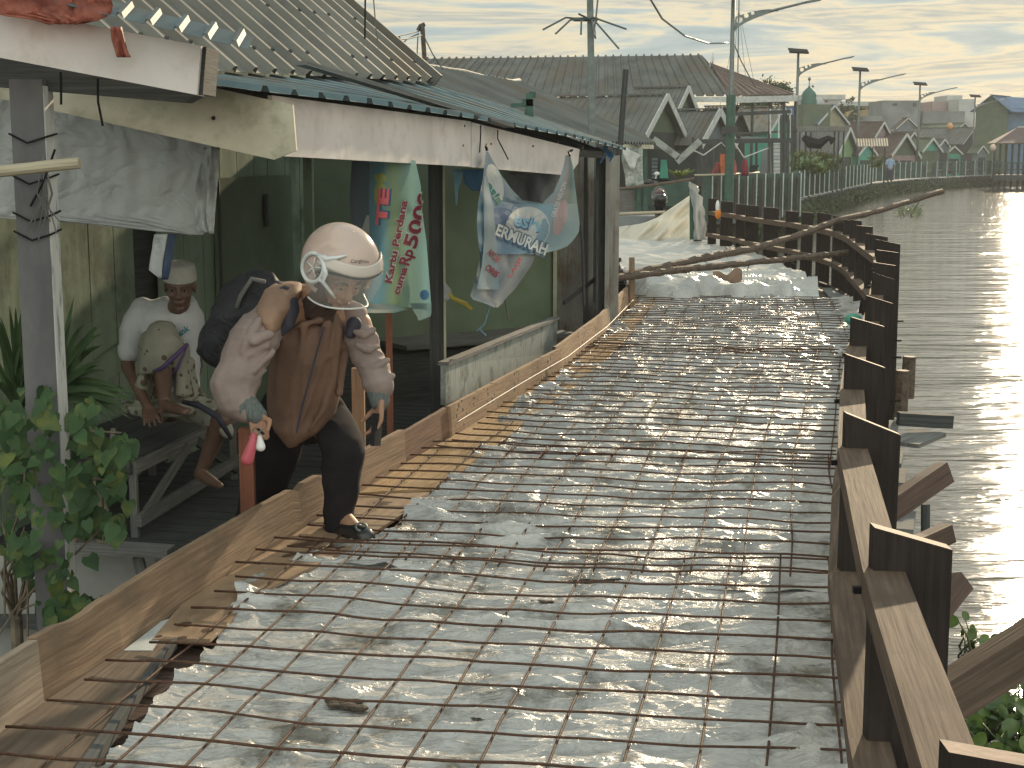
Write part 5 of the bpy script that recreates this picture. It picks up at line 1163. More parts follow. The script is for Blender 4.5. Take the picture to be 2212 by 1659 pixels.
MB().tube([P(1462, 572, 14.5), P(1464, 583, 14.3)], .015, 5).build('twig', M['stakered'], label='short red twig wedged between the two long branches', cat='twig')
fl = thing('fishing_float', 'orange and white float hanging on the far railing', 'float', P(1551, 455, 21.5))
MB().ball(P(1551, 462, 21.5), 1, 12, 8, sc=(.045, .04, .075)).build('orange_body', material('orange_plastic', (.80, .28, .03), (.7, .22, .02), rough=.4, trans=.3), fl, smooth=True)
MB().ball(P(1550, 446, 21.5), 1, 12, 8, sc=(.03, .03, .09)).build('white_neck', M['white'], fl, smooth=True)
# ------------------------------------------------------------------ things in the river
MB().tube([P(1999, 1180, 6.2), P(1999, 1088, 6.2)], .02, 8).build('stump', M['greydark'], label='short dark stump standing in the river right of the railing', cat='stump')
def rbeam(pts, w, h, m, lb, up=(0, 1, 0), nm='driftwood_beam'):
    MB().beam(P(*pts[0]), P(*pts[1]), w, h, up=up, seg=3, wob=.002).build(nm, m, label=lb, cat='beam')
rbeam(((1900, 1115, 4.9), (2040, 1020, 5.1)), .075, .06, M['dplank'], 'dark beam end slanting up over the water beside the third post')
rbeam(((1900, 1215, 4.2), (2050, 1150, 4.3)), .055, .05, M['dplank'], 'brown beam end just behind the nearest tall post')
rbeam(((1990, 1360, 3.5), (2075, 1255, 3.6)), .055, .05, M['dplank'], 'short dark beam end right of the nearest tall post')
rbeam(((1960, 1560, 3.4), (2300, 1345, 3.5)), .10, .08, M['rail'], 'thick brown beam crossing the lower right corner above the water plants')
rbeam(((1940, 904, 7.3), (2056, 910, 7.3)), .065, .06, M['greydark'], 'horizontal grey beam poking out over the water')
rbeam(((1950, 960, 7.0), (2010, 935, 7.3)), .02, .16, M['greywood'], 'flat pale board under the horizontal beam')
for x, y0, y1, d, lb in ((1965, 860, 770, 9.0, 'leaning dark pile beside the railing above the beam'), (1950, 900, 800, 8.6, 'shorter dark pile close to the railing')):
    MB().tube([P(x-6, y0, d), P(x, y1, d)], [.045, .04], 7).build('river_pile', M['bark'], label=lb, cat='pile')

mb = MB(); rn = random.Random(9)
for i in range(200):
    x = -190+i*2.7; h = 1.2+2.6*vnoise(x*.05, 3, 2)+rn.uniform(0, .8); mb.ball((x, 292+rn.uniform(-3, 3), -.2), 1, 8, 5, sc=(2.4, 1.5, h+.8))
mb.build('far_tree_line', M['leafdark'], kind='stuff', label='low dark line of trees on the horizon behind the town', cat='trees')
# ================================================================== cloth banners
def txtmesh(s, bold=0.0, shear=0.0):
    cu = bpy.data.curves.new('t', 'FONT'); cu.body = s; cu.size = 1; cu.offset = bold; cu.shear = shear; cu.resolution_u = 3
    o = bpy.data.objects.new('t', cu); COL.objects.link(o); dg = bpy.context.evaluated_depsgraph_get(); ev = o.evaluated_get(dg); me = ev.to_mesh()
    bm = bmesh.new(); bm.from_mesh(me); ev.to_mesh_clear(); bpy.data.objects.remove(o)
    for _ in range(3):
        es = [e for e in bm.edges if e.calc_length() > .22]
        if es: bmesh.ops.subdivide_edges(bm, edges=es, cuts=1, use_grid_fill=False)
        bmesh.ops.triangulate(bm, faces=bm.faces[:])
    vs = [tuple(v.co) for v in bm.verts]; fs = [tuple(v.index for v in f.verts) for f in bm.faces]; bm.free(); return vs, fs
def writing(s, base, end, height, df, m, parent, bold=0.0, lift=.006, shear=0.0, hv=None, name='lettering', clip=None, thick=False):
    """write s along base->end (view px of the baseline), letter height in px, on the surface whose depth is df(x,y)"""
    vs, fs = txtmesh(s, bold, shear); w = max(v[0] for v in vs); x0 = min(v[0] for v in vs)
    bx, by = base; ex, ey = end; Lx, Ly = ex-bx, ey-by; Ln = math.hypot(Lx, Ly); ux, uy = Lx/Ln, Ly/Ln
    nx, ny = hv or (uy, -ux)
    V = []
    for x, y, z in vs:
        t = (x-x0)/(w-x0); h = y/.72*height
        px = bx+Lx*t+nx*h; py = by+Ly*t+ny*h; V.append(P(px, py, df(px, py)-lift))
    mb = MB()
    if clip: fs = [f for f in fs if all(clip(bx+Lx*(vs[i][0]-x0)/(w-x0)+nx*vs[i][1]/.72*height) for i in f)]
    mb.add(V, fs); return mb.build(name, m, parent)
flat = lambda n, c, r=.7, **k: material(n, c, tuple(x*.85 for x in c), scale=12, rough=r, bump=0, **k)
M['p_red'] = flat('print_red', (.24, .035, .055)); M['p_coral'] = flat('print_coral', (.62, .12, .13)); M['p_white'] = flat('print_white', (.50, .52, .50)); M['p_blue'] = flat('print_blue', (.06, .17, .32)); M['p_dblue'] = flat('print_dark_blue', (.045, .10, .20)); M['p_green'] = flat('print_green', (.02, .16, .12)); M['p_yellow'] = flat('print_yellow_green', (.28, .32, .10)); M['p_lblue'] = flat('print_light_blue', (.20, .37, .48))
M['p_pink'] = flat('print_faded_pink', (.36, .27, .28)); M['p_grey'] = flat('print_grey_white', (.42, .43, .42))
def ramp_cloth(name, stops, axis, trans=.3):
    m = bpy.data.materials.new(name); m.use_nodes = True; t = m.node_tree; nd = t.nodes; lk = t.links.new; b = nd['Principled BSDF']; b.inputs['Roughness'].default_value = .7
    uvn = nd.new('ShaderNodeTexCoord'); sp_ = nd.new('ShaderNodeSeparateXYZ'); lk(uvn.outputs['UV'], sp_.inputs[0]); nn = nd.new('ShaderNodeTexNoise'); nn.inputs['Scale'].default_value = 9; nn.inputs['Detail'].default_value = 4; lk(uvn.outputs['UV'], nn.inputs['Vector'])
    ma = nd.new('ShaderNodeMath'); ma.operation = 'MULTIPLY_ADD'; lk(nn.outputs['Fac'], ma.inputs[0]); ma.inputs[1].default_value = .08; lk(sp_.outputs[axis], ma.inputs[2])
    stops = [(p, tuple(.72*v+.28*.27 for v in c)) for p, c in stops]; rp = nd.new('ShaderNodeValToRGB'); lk(ma.outputs[0], rp.inputs[0])
    rp.color_ramp.elements[0].position = stops[0][0]; rp.color_ramp.elements[0].color = (*stops[0][1], 1); rp.color_ramp.elements[1].position = stops[-1][0]; rp.color_ramp.elements[1].color = (*stops[-1][1], 1)
    for p, c in stops[1:-1]: rp.color_ramp.elements.new(p).color = (*c, 1)
    lk(rp.outputs[0], b.inputs['Base Color']); tr = nd.new('ShaderNodeBsdfTranslucent'); lk(rp.outputs[0], tr.inputs[0]); mx = nd.new('ShaderNodeMixShader'); mx.inputs[0].default_value = trans
    lk(b.outputs[0], mx.inputs[1]); lk(tr.outputs[0], mx.inputs[2]); lk(mx.outputs[0], nd['Material Output'].inputs[0]); return m
def raguv(name, outline, d, m, parent, n=20, step=8, thick=.002):
    ys = [o[0] for o in outline]; L_ = [(o[0], o[1]) for o in outline]; R_ = [(o[0], o[2]) for o in outline]; nv = max(4, int((ys[-1]-ys[0])/step))
    mb = MB(); V = []; F = []; uv = []
    for j in range(nv+1):
        y = ys[0]+(ys[-1]-ys[0])*j/nv; a = interp(L_, y); b = interp(R_, y)
        for i in range(n+1): x = a+(b-a)*i/n; V.append(P(x, y, d(x, y)))
    for j in range(nv):
        for i in range(n):
            k = j*(n+1)+i; F.append((k, k+1, k+n+2, k+n+1)); uv.append([(i/n, j/nv), ((i+1)/n, j/nv), ((i+1)/n, (j+1)/nv), (i/n, (j+1)/nv)])
    mb.add(V, F, uv); return mb.build(name, m, parent, smooth=True)
def bd1(x, y): return 6.95+.035*math.sin((x-780)*.06+y*.004)+.04*noise.noise(Vector((x*.02, y*.006, 4)))
b1 = thing('advert_banner', 'green and blue advertising banner with red 5000 price hanging beside the helmet', 'banner', P(850, 690, 6.95))
c1 = ramp_cloth('banner_print', [(0, (.06, .20, .30)), (.28, (.07, .27, .36)), (.5, (.22, .33, .13)), (.72, (.17, .33, .26)), (1, (.17, .36, .36))], 0)
raguv('cloth', [(346, 802, 897), (400, 797, 909), (450, 797, 911), (520, 798, 921), (600, 796, 927), (650, 784, 931), (664, 781, 932)], bd1, c1, b1, n=26)
raguv('hem', [(656, 784, 845), (668, 782, 880), (676, 783, 852)], lambda x, y: bd1(x, y)-.02, ramp_cloth('banner_hem', [(0, (.25, .38, .36)), (.5, (.42, .44, .40)), (1, (.18, .34, .32))], 0), b1, n=12, step=4)
raguv('hem_corner', [(655, 885, 932), (675, 895, 932), (684, 901, 930), (692, 903, 908)], lambda x, y: bd1(x, y)-.03, ramp_cloth('banner_corner', [(0, (.2, .33, .32)), (1, (.12, .24, .24))], 0), b1, n=8, step=4)
raguv('dark_panel', [(346, 760, 800), (420, 755, 798), (500, 760, 797)], lambda x, y: bd1(x, y)+.05, ramp_cloth('navy_panel', [(0, (.03, .05, .10)), (1, (.05, .12, .14))], 0), b1, n=8)
raguv('white_fold', [(465, 792, 798), (500, 780, 798), (540, 775, 797)], lambda x, y: bd1(x, y)+.03, M['p_grey'], b1, n=5)
c1r = lambda x: x < 912
writing('cuma', (862, 637), (880, 579), 15, bd1, M['p_white'], b1, bold=.09, lift=.004); writing('cuma', (862, 637), (880, 579), 15, bd1, M['p_red'], b1, bold=.035, lift=.008)
writing('Rp', (882, 575), (894, 542), 23, bd1, M['p_white'], b1, bold=.08, lift=.004); writing('Rp', (882, 575), (894, 542), 23, bd1, M['p_red'], b1, bold=.03, lift=.008)
k5 = lambda x: x < 917
writing('5000', (897, 538), (934, 418), 29, bd1, M['p_white'], b1, bold=.07, lift=.004, hv=(-.95, -.28), clip=lambda x: x < 915); writing('5000', (897, 538), (934, 418), 29, bd1, M['p_red'], b1, bold=.03, lift=.008, hv=(-.95, -.28), clip=lambda x: x < 912)
writing('Kartu Perdana', (846, 612), (880, 434), 15, bd1, M['p_white'], b1, bold=.09, lift=.004); writing('Kartu Perdana', (846, 612), (880, 434), 15, bd1, M['p_red'], b1, bold=.03, lift=.008)
writing('TE', (838, 488), (844, 408), 22, bd1, M['p_dblue'], b1, bold=.08, lift=.004); writing('TE', (833, 488), (840, 408), 22, bd1, M['p_coral'], b1, bold=.05, lift=.008)
def disc(px, py, rx, ry, df, m, parent, lift=.004, name='printed_shape', n=22, rot=0, a0=0, a1=6.2832):
    mb = MB(); V = [P(px, py, df(px, py)-lift)]
    for r in (.5, 1):
        for k in range(n): a = a0+(a1-a0)*k/n; x = px+(rx*math.cos(a)*math.cos(rot)-ry*math.sin(a)*math.sin(rot))*r; y = py+(rx*math.cos(a)*math.sin(rot)+ry*math.sin(a)*math.cos(rot))*r; V.append(P(x, y, df(x, y)-lift))
    F = [(0, 1+k, 1+(k+1) % n) for k in range(n)]+[(1+k, 1+n+k, 1+n+(k+1) % n, 1+(k+1) % n) for k in range(n)]
    mb.add(V, F); return mb.build(name, m, parent)
disc(917, 637, 10, 11, bd1, M['p_blue'], b1)
disc(821, 420, 13, 30, bd1, M['p_yellow'], b1, lift=.003)
writing('e', (808, 392), (836, 392), 26, bd1, M['p_yellow'], b1, bold=.05, lift=.009)
# second banner
def bd2(x, y): return 8.0+(x-1050)/182*2.0*(.75)+.04*math.sin(x*.05+y*.03)+.05*noise.noise(Vector((x*.03, y*.02, 9)))
b2 = thing('advert_banner', 'sagging blue and white advertising banner tied by two corners to the fascia', 'banner', P(1130, 660, 8.6))
cb2 = ramp_cloth('blue_banner_print', [(0, (.13, .27, .37)), (.35, (.10, .22, .36)), (.7, (.20, .36, .46)), (1, (.30, .42, .44))], 0, trans=.25)
raguv('cloth', [(327, 1050, 1054), (345, 1047, 1064), (380, 1044, 1084), (410, 1038, 1106), (432, 1034, 1128), (440, 1033, 1180)], bd2, ramp_cloth('banner_arm', [(0, (.14, .30, .40)), (.6, (.10, .2, .30)), (1, (.16, .28, .36))], 0), b2, n=14)
raguv('cloth', [(335, 1222, 1232), (360, 1217, 1238), (390, 1207, 1241), (415, 1196, 1244), (432, 1178, 1246), (440, 1172, 1247)], bd2, ramp_cloth('banner_arm', [(0, (.20, .32, .36)), (.5, (.34, .27, .28)), (.8, (.08, .18, .15)), (1, (.2, .33, .34))], 0), b2, n=14)
raguv('cloth', [(440, 1033, 1247), (480, 1030, 1252), (500, 1031, 1251), (520, 1033, 1238), (535, 1035, 1222), (545, 1038, 1190), (549, 1040, 1165)], bd2, cb2, b2, n=44)
def bd3(x, y): return bd2(x, y)+.05
raguv('fold_piece', [(540, 1036, 1160), (570, 1034, 1150), (600, 1028, 1130), (625, 1020, 1112), (645, 1014, 1092), (656, 1050, 1085), (664, 1066, 1076)], bd3, ramp_cloth('banner_lower', [(0, (.22, .36, .44)), (.3, (.40, .44, .46)), (.6, (.18, .2, .24)), (.8, (.42, .43, .42)), (1, (.25, .27, .28))], 0), b2, n=26)
raguv('fold_strip', [(380, 1045, 1052), (450, 1045, 1066), (520, 1046, 1072), (580, 1040, 1074), (625, 1030, 1078)], lambda x, y: bd2(x, y)-.05, ramp_cloth('banner_fold', [(0, (.14, .32, .42)), (.5, (.36, .42, .44)), (1, (.22, .35, .42))], 0), b2, n=10)
disc(1069, 395, 17, 42, bd2, M['p_grey'], b2, rot=-.25); writing('esia', (1049, 398), (1077, 443), 15, bd2, M['p_green'], b2, bold=.03, lift=.010)
disc(1140, 492, 48, 46, bd2, M['p_grey'], b2, lift=.005); disc(1080, 468, 32, 20, bd2, M['p_dblue'], b2, lift=.004)
writing('esia', (1108, 487), (1164, 502), 30, bd2, M['p_dblue'], b2, bold=.07, lift=.010); writing('esia', (1108, 485), (1164, 500), 30, bd2, M['p_lblue'], b2, bold=.03, lift=.014)
writing('ERMURAH', (1069, 508), (1182, 556), 27, bd2, M['p_dblue'], b2, bold=.10, lift=.018, shear=.25, hv=(.15, -1)); writing('ERMURAH', (1069, 506), (1182, 553), 25, bd2, M['p_white'], b2, bold=.03, lift=.024, shear=.25, hv=(.15, -1))
disc(1210, 470, 14, 40, bd2, M['p_pink'], b2, rot=.25, lift=.004); writing('GRATIS NELPON', (1198, 470), (1224, 395), 9, bd2, M['p_white'], b2, bold=.02, lift=.010)
writing('NYUM', (1052, 548), (1073, 568), 14, lambda x, y: bd2(x, y)-.05, M['p_red'], b2, bold=.04, lift=.01); writing('ORIS', (1047, 580), (1072, 600), 13, lambda x, y: bd2(x, y)-.05, M['p_red'], b2, bold=.04, lift=.01)
disc(1036, 604, 9, 10, bd3, M['p_dblue'], b2); writing('LAGI', (1105, 600), (1128, 560), 8, bd3, M['p_coral'], b2, bold=.02, lift=.008)
for pts in (((1052, 326, 8.05), (1050, 318, 8.05), (1053, 312, 8.1)), ((1231, 336, 9.4), (1228, 328, 9.45), (1236, 324, 9.5))):
    MB().tube([P(*p) for p in pts], .008, 5).build('tie_string', M['black'], b2)
for k, pts in enumerate((((1060, 655), (1046, 700), (1030, 715)), ((1090, 640), (1093, 660), (1098, 690)), ((1045, 700), (1036, 712), (1050, 725)))):
    MB().tube([P(x, y, 8.5) for x, y in pts], .005, 4).build('hanging_thread', M['p_lblue'] if k != 1 else M['greywood'], b2)
yb_ = thing('yellow_tie', 'yellow plastic string knotted at the lower corner of the blue banner', 'string', P(1000, 655, 8.3))
MB().tube([P(962, 625, 8.2), P(980, 645, 8.2), P(1005, 656, 8.3), P(1020, 668, 8.3)], [.004, .012, .014, .008], 6).build('string', flat('yellow_plastic', (.55, .45, .06)), yb_)
rag('white_pennant', [(610, 958, 962), (625, 958, 974), (640, 958, 978), (650, 959, 966)], 8.2, M['p_grey'], fold=.02, n=5, seed=4, label='small white cloth corner tied by yellow string beside the dark post', cat='cloth')
rag('faded_cloth', [(366, 978, 1000), (385, 980, 998), (410, 982, 990), (444, 984, 987)], 9.2, M['p_lblue'], fold=.02, n=6, seed=6, label='thin shred of pale blue cloth behind the blue banner', cat='cloth')
rag('faded_cloth', [(366, 1000, 1045), (395, 1003, 1046), (412, 1020, 1046)], 9.6, M['p_blue'], fold=.02, n=8, seed=7, label='faded blue cloth under the fascia left of the blue banner', cat='cloth')
rag('faded_cloth', [(372, 1090, 1205), (400, 1098, 1200), (440, 1112, 1185)], 10.4, material('dim_grey_cloth', (.16, .17, .175), (.10, .11, .12), scale=5), fold=.06, n=14, seed=8, label='dim grey cloth hanging behind the sagging blue banner', cat='cloth')
# ================================================================== people
def capsule(mb, p0, r0, p1, r1, n=12):
    p0 = Vector(p0); p1 = Vector(p1); d = (p1-p0); L0 = d.length
    if L0 < 1e-6: return
    d.normalize(); pts = []; rs = []
    for a in (-80, -50, -20): pts.append(p0+d*math.sin(rad(a))*r0); rs.append(r0*math.cos(rad(a)))
    for t in (.0, .5, 1): pts.append(p0.lerp(p1, t)); rs.append(r0+(r1-r0)*t)
    for a in (20, 50, 80): pts.append(p1+d*math.sin(rad(a))*r1); rs.append(r1*math.cos(rad(a)))
    mb.tube(pts, rs, n)
def chain(mb, pts):
    for a, b in zip(pts, pts[1:]): capsule(mb, a[0], a[1], b[0], b[1])
def loft(mb, rows, n=20, pw=2.3):
    """rows: (y, xl, xr, d, depth_radius) in view pixels -> closed body of elliptical sections"""
    V = []; m = len(rows)
    for y, xl, xr, d, dr in rows:
        c = P((xl+xr)/2, y, d); rx = (xr-xl)/2/FPX*d
        for k in range(n):
            a = 2*math.pi*k/n; ca, sa = math.cos(a), math.sin(a)
            V.append(c+Vector((math.copysign(abs(ca)**(2/pw), ca)*rx, math.copysign(abs(sa)**(2/pw), sa)*dr, 0)))
    F = [(i*n+k, i*n+(k+1) % n, (i+1)*n+(k+1) % n, (i+1)*n+k) for i in range(m-1) for k in range(n)]
    F += [tuple(range(n-1, -1, -1)), tuple((m-1)*n+k for k in range(n))]
    mb.add(V, F)
def bake(name, mb, m, parent, voxel=.008, sm=6, folds=None, seed=0, cut=None, **pr):
    """union of closed pieces -> one smooth skin, with optional creases along the normals"""
    me = bpy.data.meshes.new('tmp'); me.from_pydata([tuple(v) for v in mb.v], [], mb.f); o = bpy.data.objects.new('tmp', me); COL.objects.link(o)
    bm = bmesh.new(); bm.from_mesh(me); bmesh.ops.recalc_face_normals(bm, faces=bm.faces); bm.to_mesh(me); bm.free()
    r = o.modifiers.new('r', 'REMESH'); r.mode = 'VOXEL'; r.voxel_size = voxel
    s = o.modifiers.new('s', 'SMOOTH'); s.factor = .5; s.iterations = sm
    dg = bpy.context.evaluated_depsgraph_get(); dg.update(); m2 = bpy.data.meshes.new_from_object(o.evaluated_get(dg)); bpy.data.objects.remove(o)
    n = len(m2.vertices); co = np.empty(n*3); m2.vertices.foreach_get('co', co); co = co.reshape(-1, 3); nr = np.empty(n*3); m2.vertices.foreach_get('normal', nr); nr = nr.reshape(-1, 3)
    if folds:
        for amp, sx, sy, sz in folds:
            h = ridge(co[:, 0]*sx+co[:, 1]*sy*.7+fbm(co[:, 2]*3, co[:, 0]*3, 2, seed+4)*1.5, co[:, 2]*sz+co[:, 1]*sy, 2, seed)-.5
            co = co+nr*(h*amp)[:, None]
    loc = np.array(origin(parent)) if parent is not None else np.array((0., 0, 0))
    m2.vertices.foreach_set('co', (co-loc).ravel()); m2.polygons.foreach_set('use_smooth', [True]*len(m2.polygons)); m2.update(); m2.name = name
    ob = bpy.data.objects.new(name, m2); COL.objects.link(ob); ob.parent = parent; m2.materials.clear(); m2.materials.append(m)
    props(ob, pr.get('label')); return ob
def hand(mb, wrist, dirv, nrm, thumb_side, curl=.5, s=1.0, spread=.06, tc=.4):
    """five fingers; dirv along the palm, nrm = palm side (fingers curl toward it)"""
    w = Vector(wrist); d = Vector(dirv).normalized(); n = Vector(nrm); n = (n-d*n.dot(d)).normalized(); sd = d.cross(n)*thumb_side
    for k in range(4):
        o = (k-1.5)*.0195*s; capsule(mb, w+sd*o*.75, .014*s, w+d*.078*s+sd*o*-1*-1, .0125*s, 8)
    for k, L1 in enumerate((.070, .079, .074, .058)):
        o = (1.5-k)*.0195*s; p = w+d*.080*s+sd*o; an = 0; dd = (d+sd*spread*(1.5-k)).normalized()
        for j, f in enumerate((.46, .30, .24)):
            an += curl*(.75 if j == 0 else 1.0)*(1+.08*k); q = p+(dd*math.cos(an)+n*math.sin(an))*L1*f*s
            capsule(mb, p, (.0098-.001*j)*s, q, (.0092-.0012*j)*s, 8); p = q
    p = w+d*.022*s+sd*.026*s; q = p+(d*.55+sd*.75+n*.35).normalized()*.040*s; capsule(mb, p, .013*s, q, .0115*s, 8)
    r_ = q+(d*.85+sd*(.35-tc)+n*(.3+tc)).normalized()*.030*s; capsule(mb, q, .0112*s, r_, .0098*s, 8); t_ = r_+(d*.8+n*(.4+tc)-sd*tc*.5).normalized()*.024*s; capsule(mb, r_, .0098*s, t_, .0085*s, 8)
def head(mb, C, f, u, s=1.0, thin=1.0):
    f = Vector(f).normalized(); u = Vector(u); u = (u-f*u.dot(f)).normalized(); r = f.cross(u); R = Matrix((r, f, u)).transposed()
    L = lambda x, y, z: C+R@Vector((x, y, z))*s
    mb.ball(L(0, -.012, .028), s, 20, 14, sc=(.076*thin, .096, .088), R=R); mb.ball(L(0, .018, -.035), s, 18, 12, sc=(.062*thin, .070, .075), R=R)
    capsule(mb, L(-.03*thin, .030, -.085), .024*s, L(.03*thin, .030, -.085), .024*s); mb.ball(L(0, .062, -.098), s, 12, 8, sc=(.024, .020, .018), R=R)
    capsule(mb, L(0, .078, .012), .010*s, L(0, .100, -.028), .0135*s); mb.ball(L(0, .100, -.032), s, 10, 8, sc=(.018, .013, .011), R=R)
    for q in (-1, 1):
        mb.ball(L(q*.012, .090, -.036), s, 8, 6, sc=(.011, .010, .009), R=R)
        capsule(mb, L(q*.012, .082, .022), .009*s, L(q*.050*thin, .064, .020), .010*s)
        mb.ball(L(q*.042*thin, .062, -.028), s, 10, 8, sc=(.020, .018, .018), R=R)
        mb.ball(L(q*.078*thin, -.008, -.008), s, 10, 8, sc=(.010, .020, .032), R=R)
    capsule(mb, L(-.018, .082, -.060), .0075*s, L(.018, .082, -.060), .0075*s); capsule(mb, L(-.014, .080, -.072), .0085*s, L(.014, .080, -.072), .0085*s)
    return R, L
def face_parts(L, R, s, parent, skin, lipc, browc, closed=False, moust=False):
    for q in (-1, 1):
        MB().ball(L(q*.031, .069, .000), .0115*s, 12, 8).build('eye', M['eyewhite'], parent, smooth=True)
        MB().ball(L(q*.031, .0785, -.001), .0055*s, 10, 8).build('iris', M['black'], parent, smooth=True)
        mb = MB(); mb.tube([L(q*.016, .083, .010), L(q*.031, .084, .0115), L(q*.047, .075, .005)], .0045*s, 6); mb.build('eyelid', skin, parent, smooth=True)
        mb = MB(); mb.tube([L(q*.014, .089, .024), L(q*.032, .086, .029), L(q*.052, .072, .022)], [.003*s, .0038*s, .0018*s], 6); mb.build('eyebrow', browc, parent, smooth=True)
    mb = MB(); mb.tube([L(-.025, .081, -.067), L(-.01, .092, -.0655), L(0, .093, -.067), L(.01, .092, -.0655), L(.025, .081, -.067)], .0032*s, 6); mb.build('mouth', lipc, parent, smooth=True)
M['skin'] = material('brown_skin', (.34, .185, .115), (.28, .145, .09), scale=12, rough=.5, subs=.08, bump=.15, bscale=90, dist=.002)
M['skin2'] = material('aged_dark_skin', (.155, .088, .062), (.115, .063, .044), scale=14, rough=.5, subs=.06, bump=.5, bscale=55, dist=.004)
M['eyewhite'] = flat('eye_white', (.26, .24, .22), .3); M['lip'] = flat('lips', (.22, .07, .06), .5); M['lip2'] = flat('old_lips', (.12, .05, .04), .5); M['brow'] = flat('eyebrow_hair', (.03, .022, .018), .9); M['browg'] = flat('grey_eyebrow', (.16, .15, .14), .9)
M['jacket'] = material('beige_jacket_cloth', (.27, .205, .185), (.20, .15, .135), scale=7, rough=.75, bump=.35, bscale=260, dist=.002)
M['tunic'] = material('brown_tunic_cloth', (.18, .10, .068), (.125, .07, .048), scale=7, rough=.72, bump=.35, bscale=260, dist=.002)
M['cuff'] = material('grey_green_rib_cuff', (.13, .15, .145), (.08, .095, .09), scale=20, rough=.85, stretch=(6, 6, 1), bump=.5)
M['trouser'] = material('black_trouser_cloth', (.022, .019, .021), (.013, .012, .014), scale=8, rough=.9, bump=.3, bscale=200, dist=.002, spec=.12)
M['bag'] = material('black_backpack_cloth', (.018, .018, .024), (.010, .010, .014), scale=9, rough=.7, bump=.5, bscale=60)
M['strapn'] = material('navy_strap', (.035, .035, .055), (.02, .02, .034), scale=9, rough=.7)
pe = thing('person', 'woman stepping over the formwork in a pinkish beige helmet, brown tunic and black trousers', 'person', G(750, 1180, 0))
V3 = lambda x, y, d: P(x, y, d)
ank = G(736, 1168, 0)+Vector((0, .05, .085)); toe = G(786, 1188, 0)+Vector((0, .02, .034)); heel = G(714, 1164, 0)+Vector((0, .06, .038))
mb = MB()
f1 = Vector((.46, -.62, -.56)); u1 = Vector((.30, -.38, .87)); C1 = P(733, 592, 5.34)
R1, L1_ = head(mb, C1, f1, u1)
chain(mb, [(C1-Vector(u1)*.06-f1.normalized()*.03, .055), (P(672, 655, 5.55), .06)])
chain(mb, [(P(672, 665, 5.58), .09), (P(655, 760, 5.68), .11), (P(645, 880, 5.85), .12)])
chain(mb, [(P(672, 668, 5.55), .06), (P(582, 685, 5.42), .055), (P(500, 812, 5.32), .042), (P(545, 893, 5.24), .028)])
chain(mb, [(P(672, 668, 5.55), .06), (P(775, 700, 5.58), .05), (P(812, 795, 5.52), .038), (P(820, 868, 5.46), .026)])
chain(mb, [(P(690, 890, 5.82), .08), (P(738, 962, 5.62), .06), (P(746, 1020, 5.64), .055), (ank, .035)]); chain(mb, [(heel, .033), (toe, .026)]); chain(mb, [(ank, .036), (toe, .03)])
chain(mb, [(P(610, 890, 5.9), .08), (P(580, 1030, 6.0), .06), (P(530, 1160, 6.25), .04)])
wR = P(552, 893, 5.22); hand(mb, wR, P(566, 950, 5.20)-wR, (-.1, -.9, -.1), -1, curl=.75, s=.88)
wL = P(820, 868, 5.455); hand(mb, wL, P(815, 925, 5.43)-wL, (-.9, -.45, 0), 1, curl=.42, s=.92)
body = bake('body', mb, M['skin'], pe, voxel=.0045, sm=5)
face_parts(L1_, R1, 1.0, pe, M['skin'], M['lip'], M['brow'])
# headscarf round the face and throat
mb = MB(); ring = []
for k in range(17):
    a = rad(-35+250*k/16-90); ring.append(L1_(math.sin(rad(-120+240*k/16))*.074, .020+.02*math.cos(rad(-120+240*k/16)), -.03-.075*math.cos(rad(-120+240*k/16))))
mb.tube(ring, [.016]*17, 8); chain(mb, [(L1_(0, -.02, -.10), .058), (P(688, 664, 5.50), .066), (P(694, 678, 5.48), .05)])
bake('headscarf', mb, material('dark_brown_scarf', (.075, .042, .03), (.045, .026, .02), scale=8, rough=.8), pe, voxel=.006, sm=4, folds=[(.012, 18, 10, 22)])
# tunic
mb = MB()
loft(mb, [(618, 640, 690, 5.64, .05), (640, 605, 712, 5.62, .08), (668, 586, 745, 5.60, .10), (700, 578, 764, 5.58, .12), (740, 578, 754, 5.58, .125), (790, 580, 745, 5.60, .12), (850, 576, 738, 5.63, .115), (890, 580, 722, 5.65, .11), (925, 592, 694, 5.65, .11), (945, 606, 668, 5.64, .08), (960, 616, 642, 5.62, .045), (969, 622, 630, 5.60, .012)])
for pts in (((706, 700), (690, 790), (655, 900), (628, 958)), ((735, 715), (722, 800), (700, 880), (668, 930)), ((752, 730), (741, 800), (733, 850)), ((660, 700), (640, 800), (618, 900)), ((612, 730), (600, 830), (594, 900)), ((690, 690), (640, 705), (606, 730)), ((745, 745), (700, 770), (650, 790))):
    chain(mb, [(P(x, y, 5.457+.12*(1-math.sqrt(1-min(.93, ((x-664)/90)**2)))+(y-740)*.00045), .009+.005*math.sin(i+1.2)) for i, (x, y) in enumerate(pts)])
bake('tunic', mb, M['tunic'], pe, voxel=.006, sm=14, folds=[(.030, 6, 1.5, 1.0), (.016, 16, 3, 3)], seed=3)
mb = MB(); loft(mb, [(880, 585, 735, 5.80, .12), (915, 590, 725, 5.82, .12), (945, 600, 700, 5.82, .10), (952, 604, 694, 5.82, .08)]); bake('shirt_tail', mb, M['trouser'], pe, voxel=.009, sm=5, folds=[(.02, 10, 2, 5)])
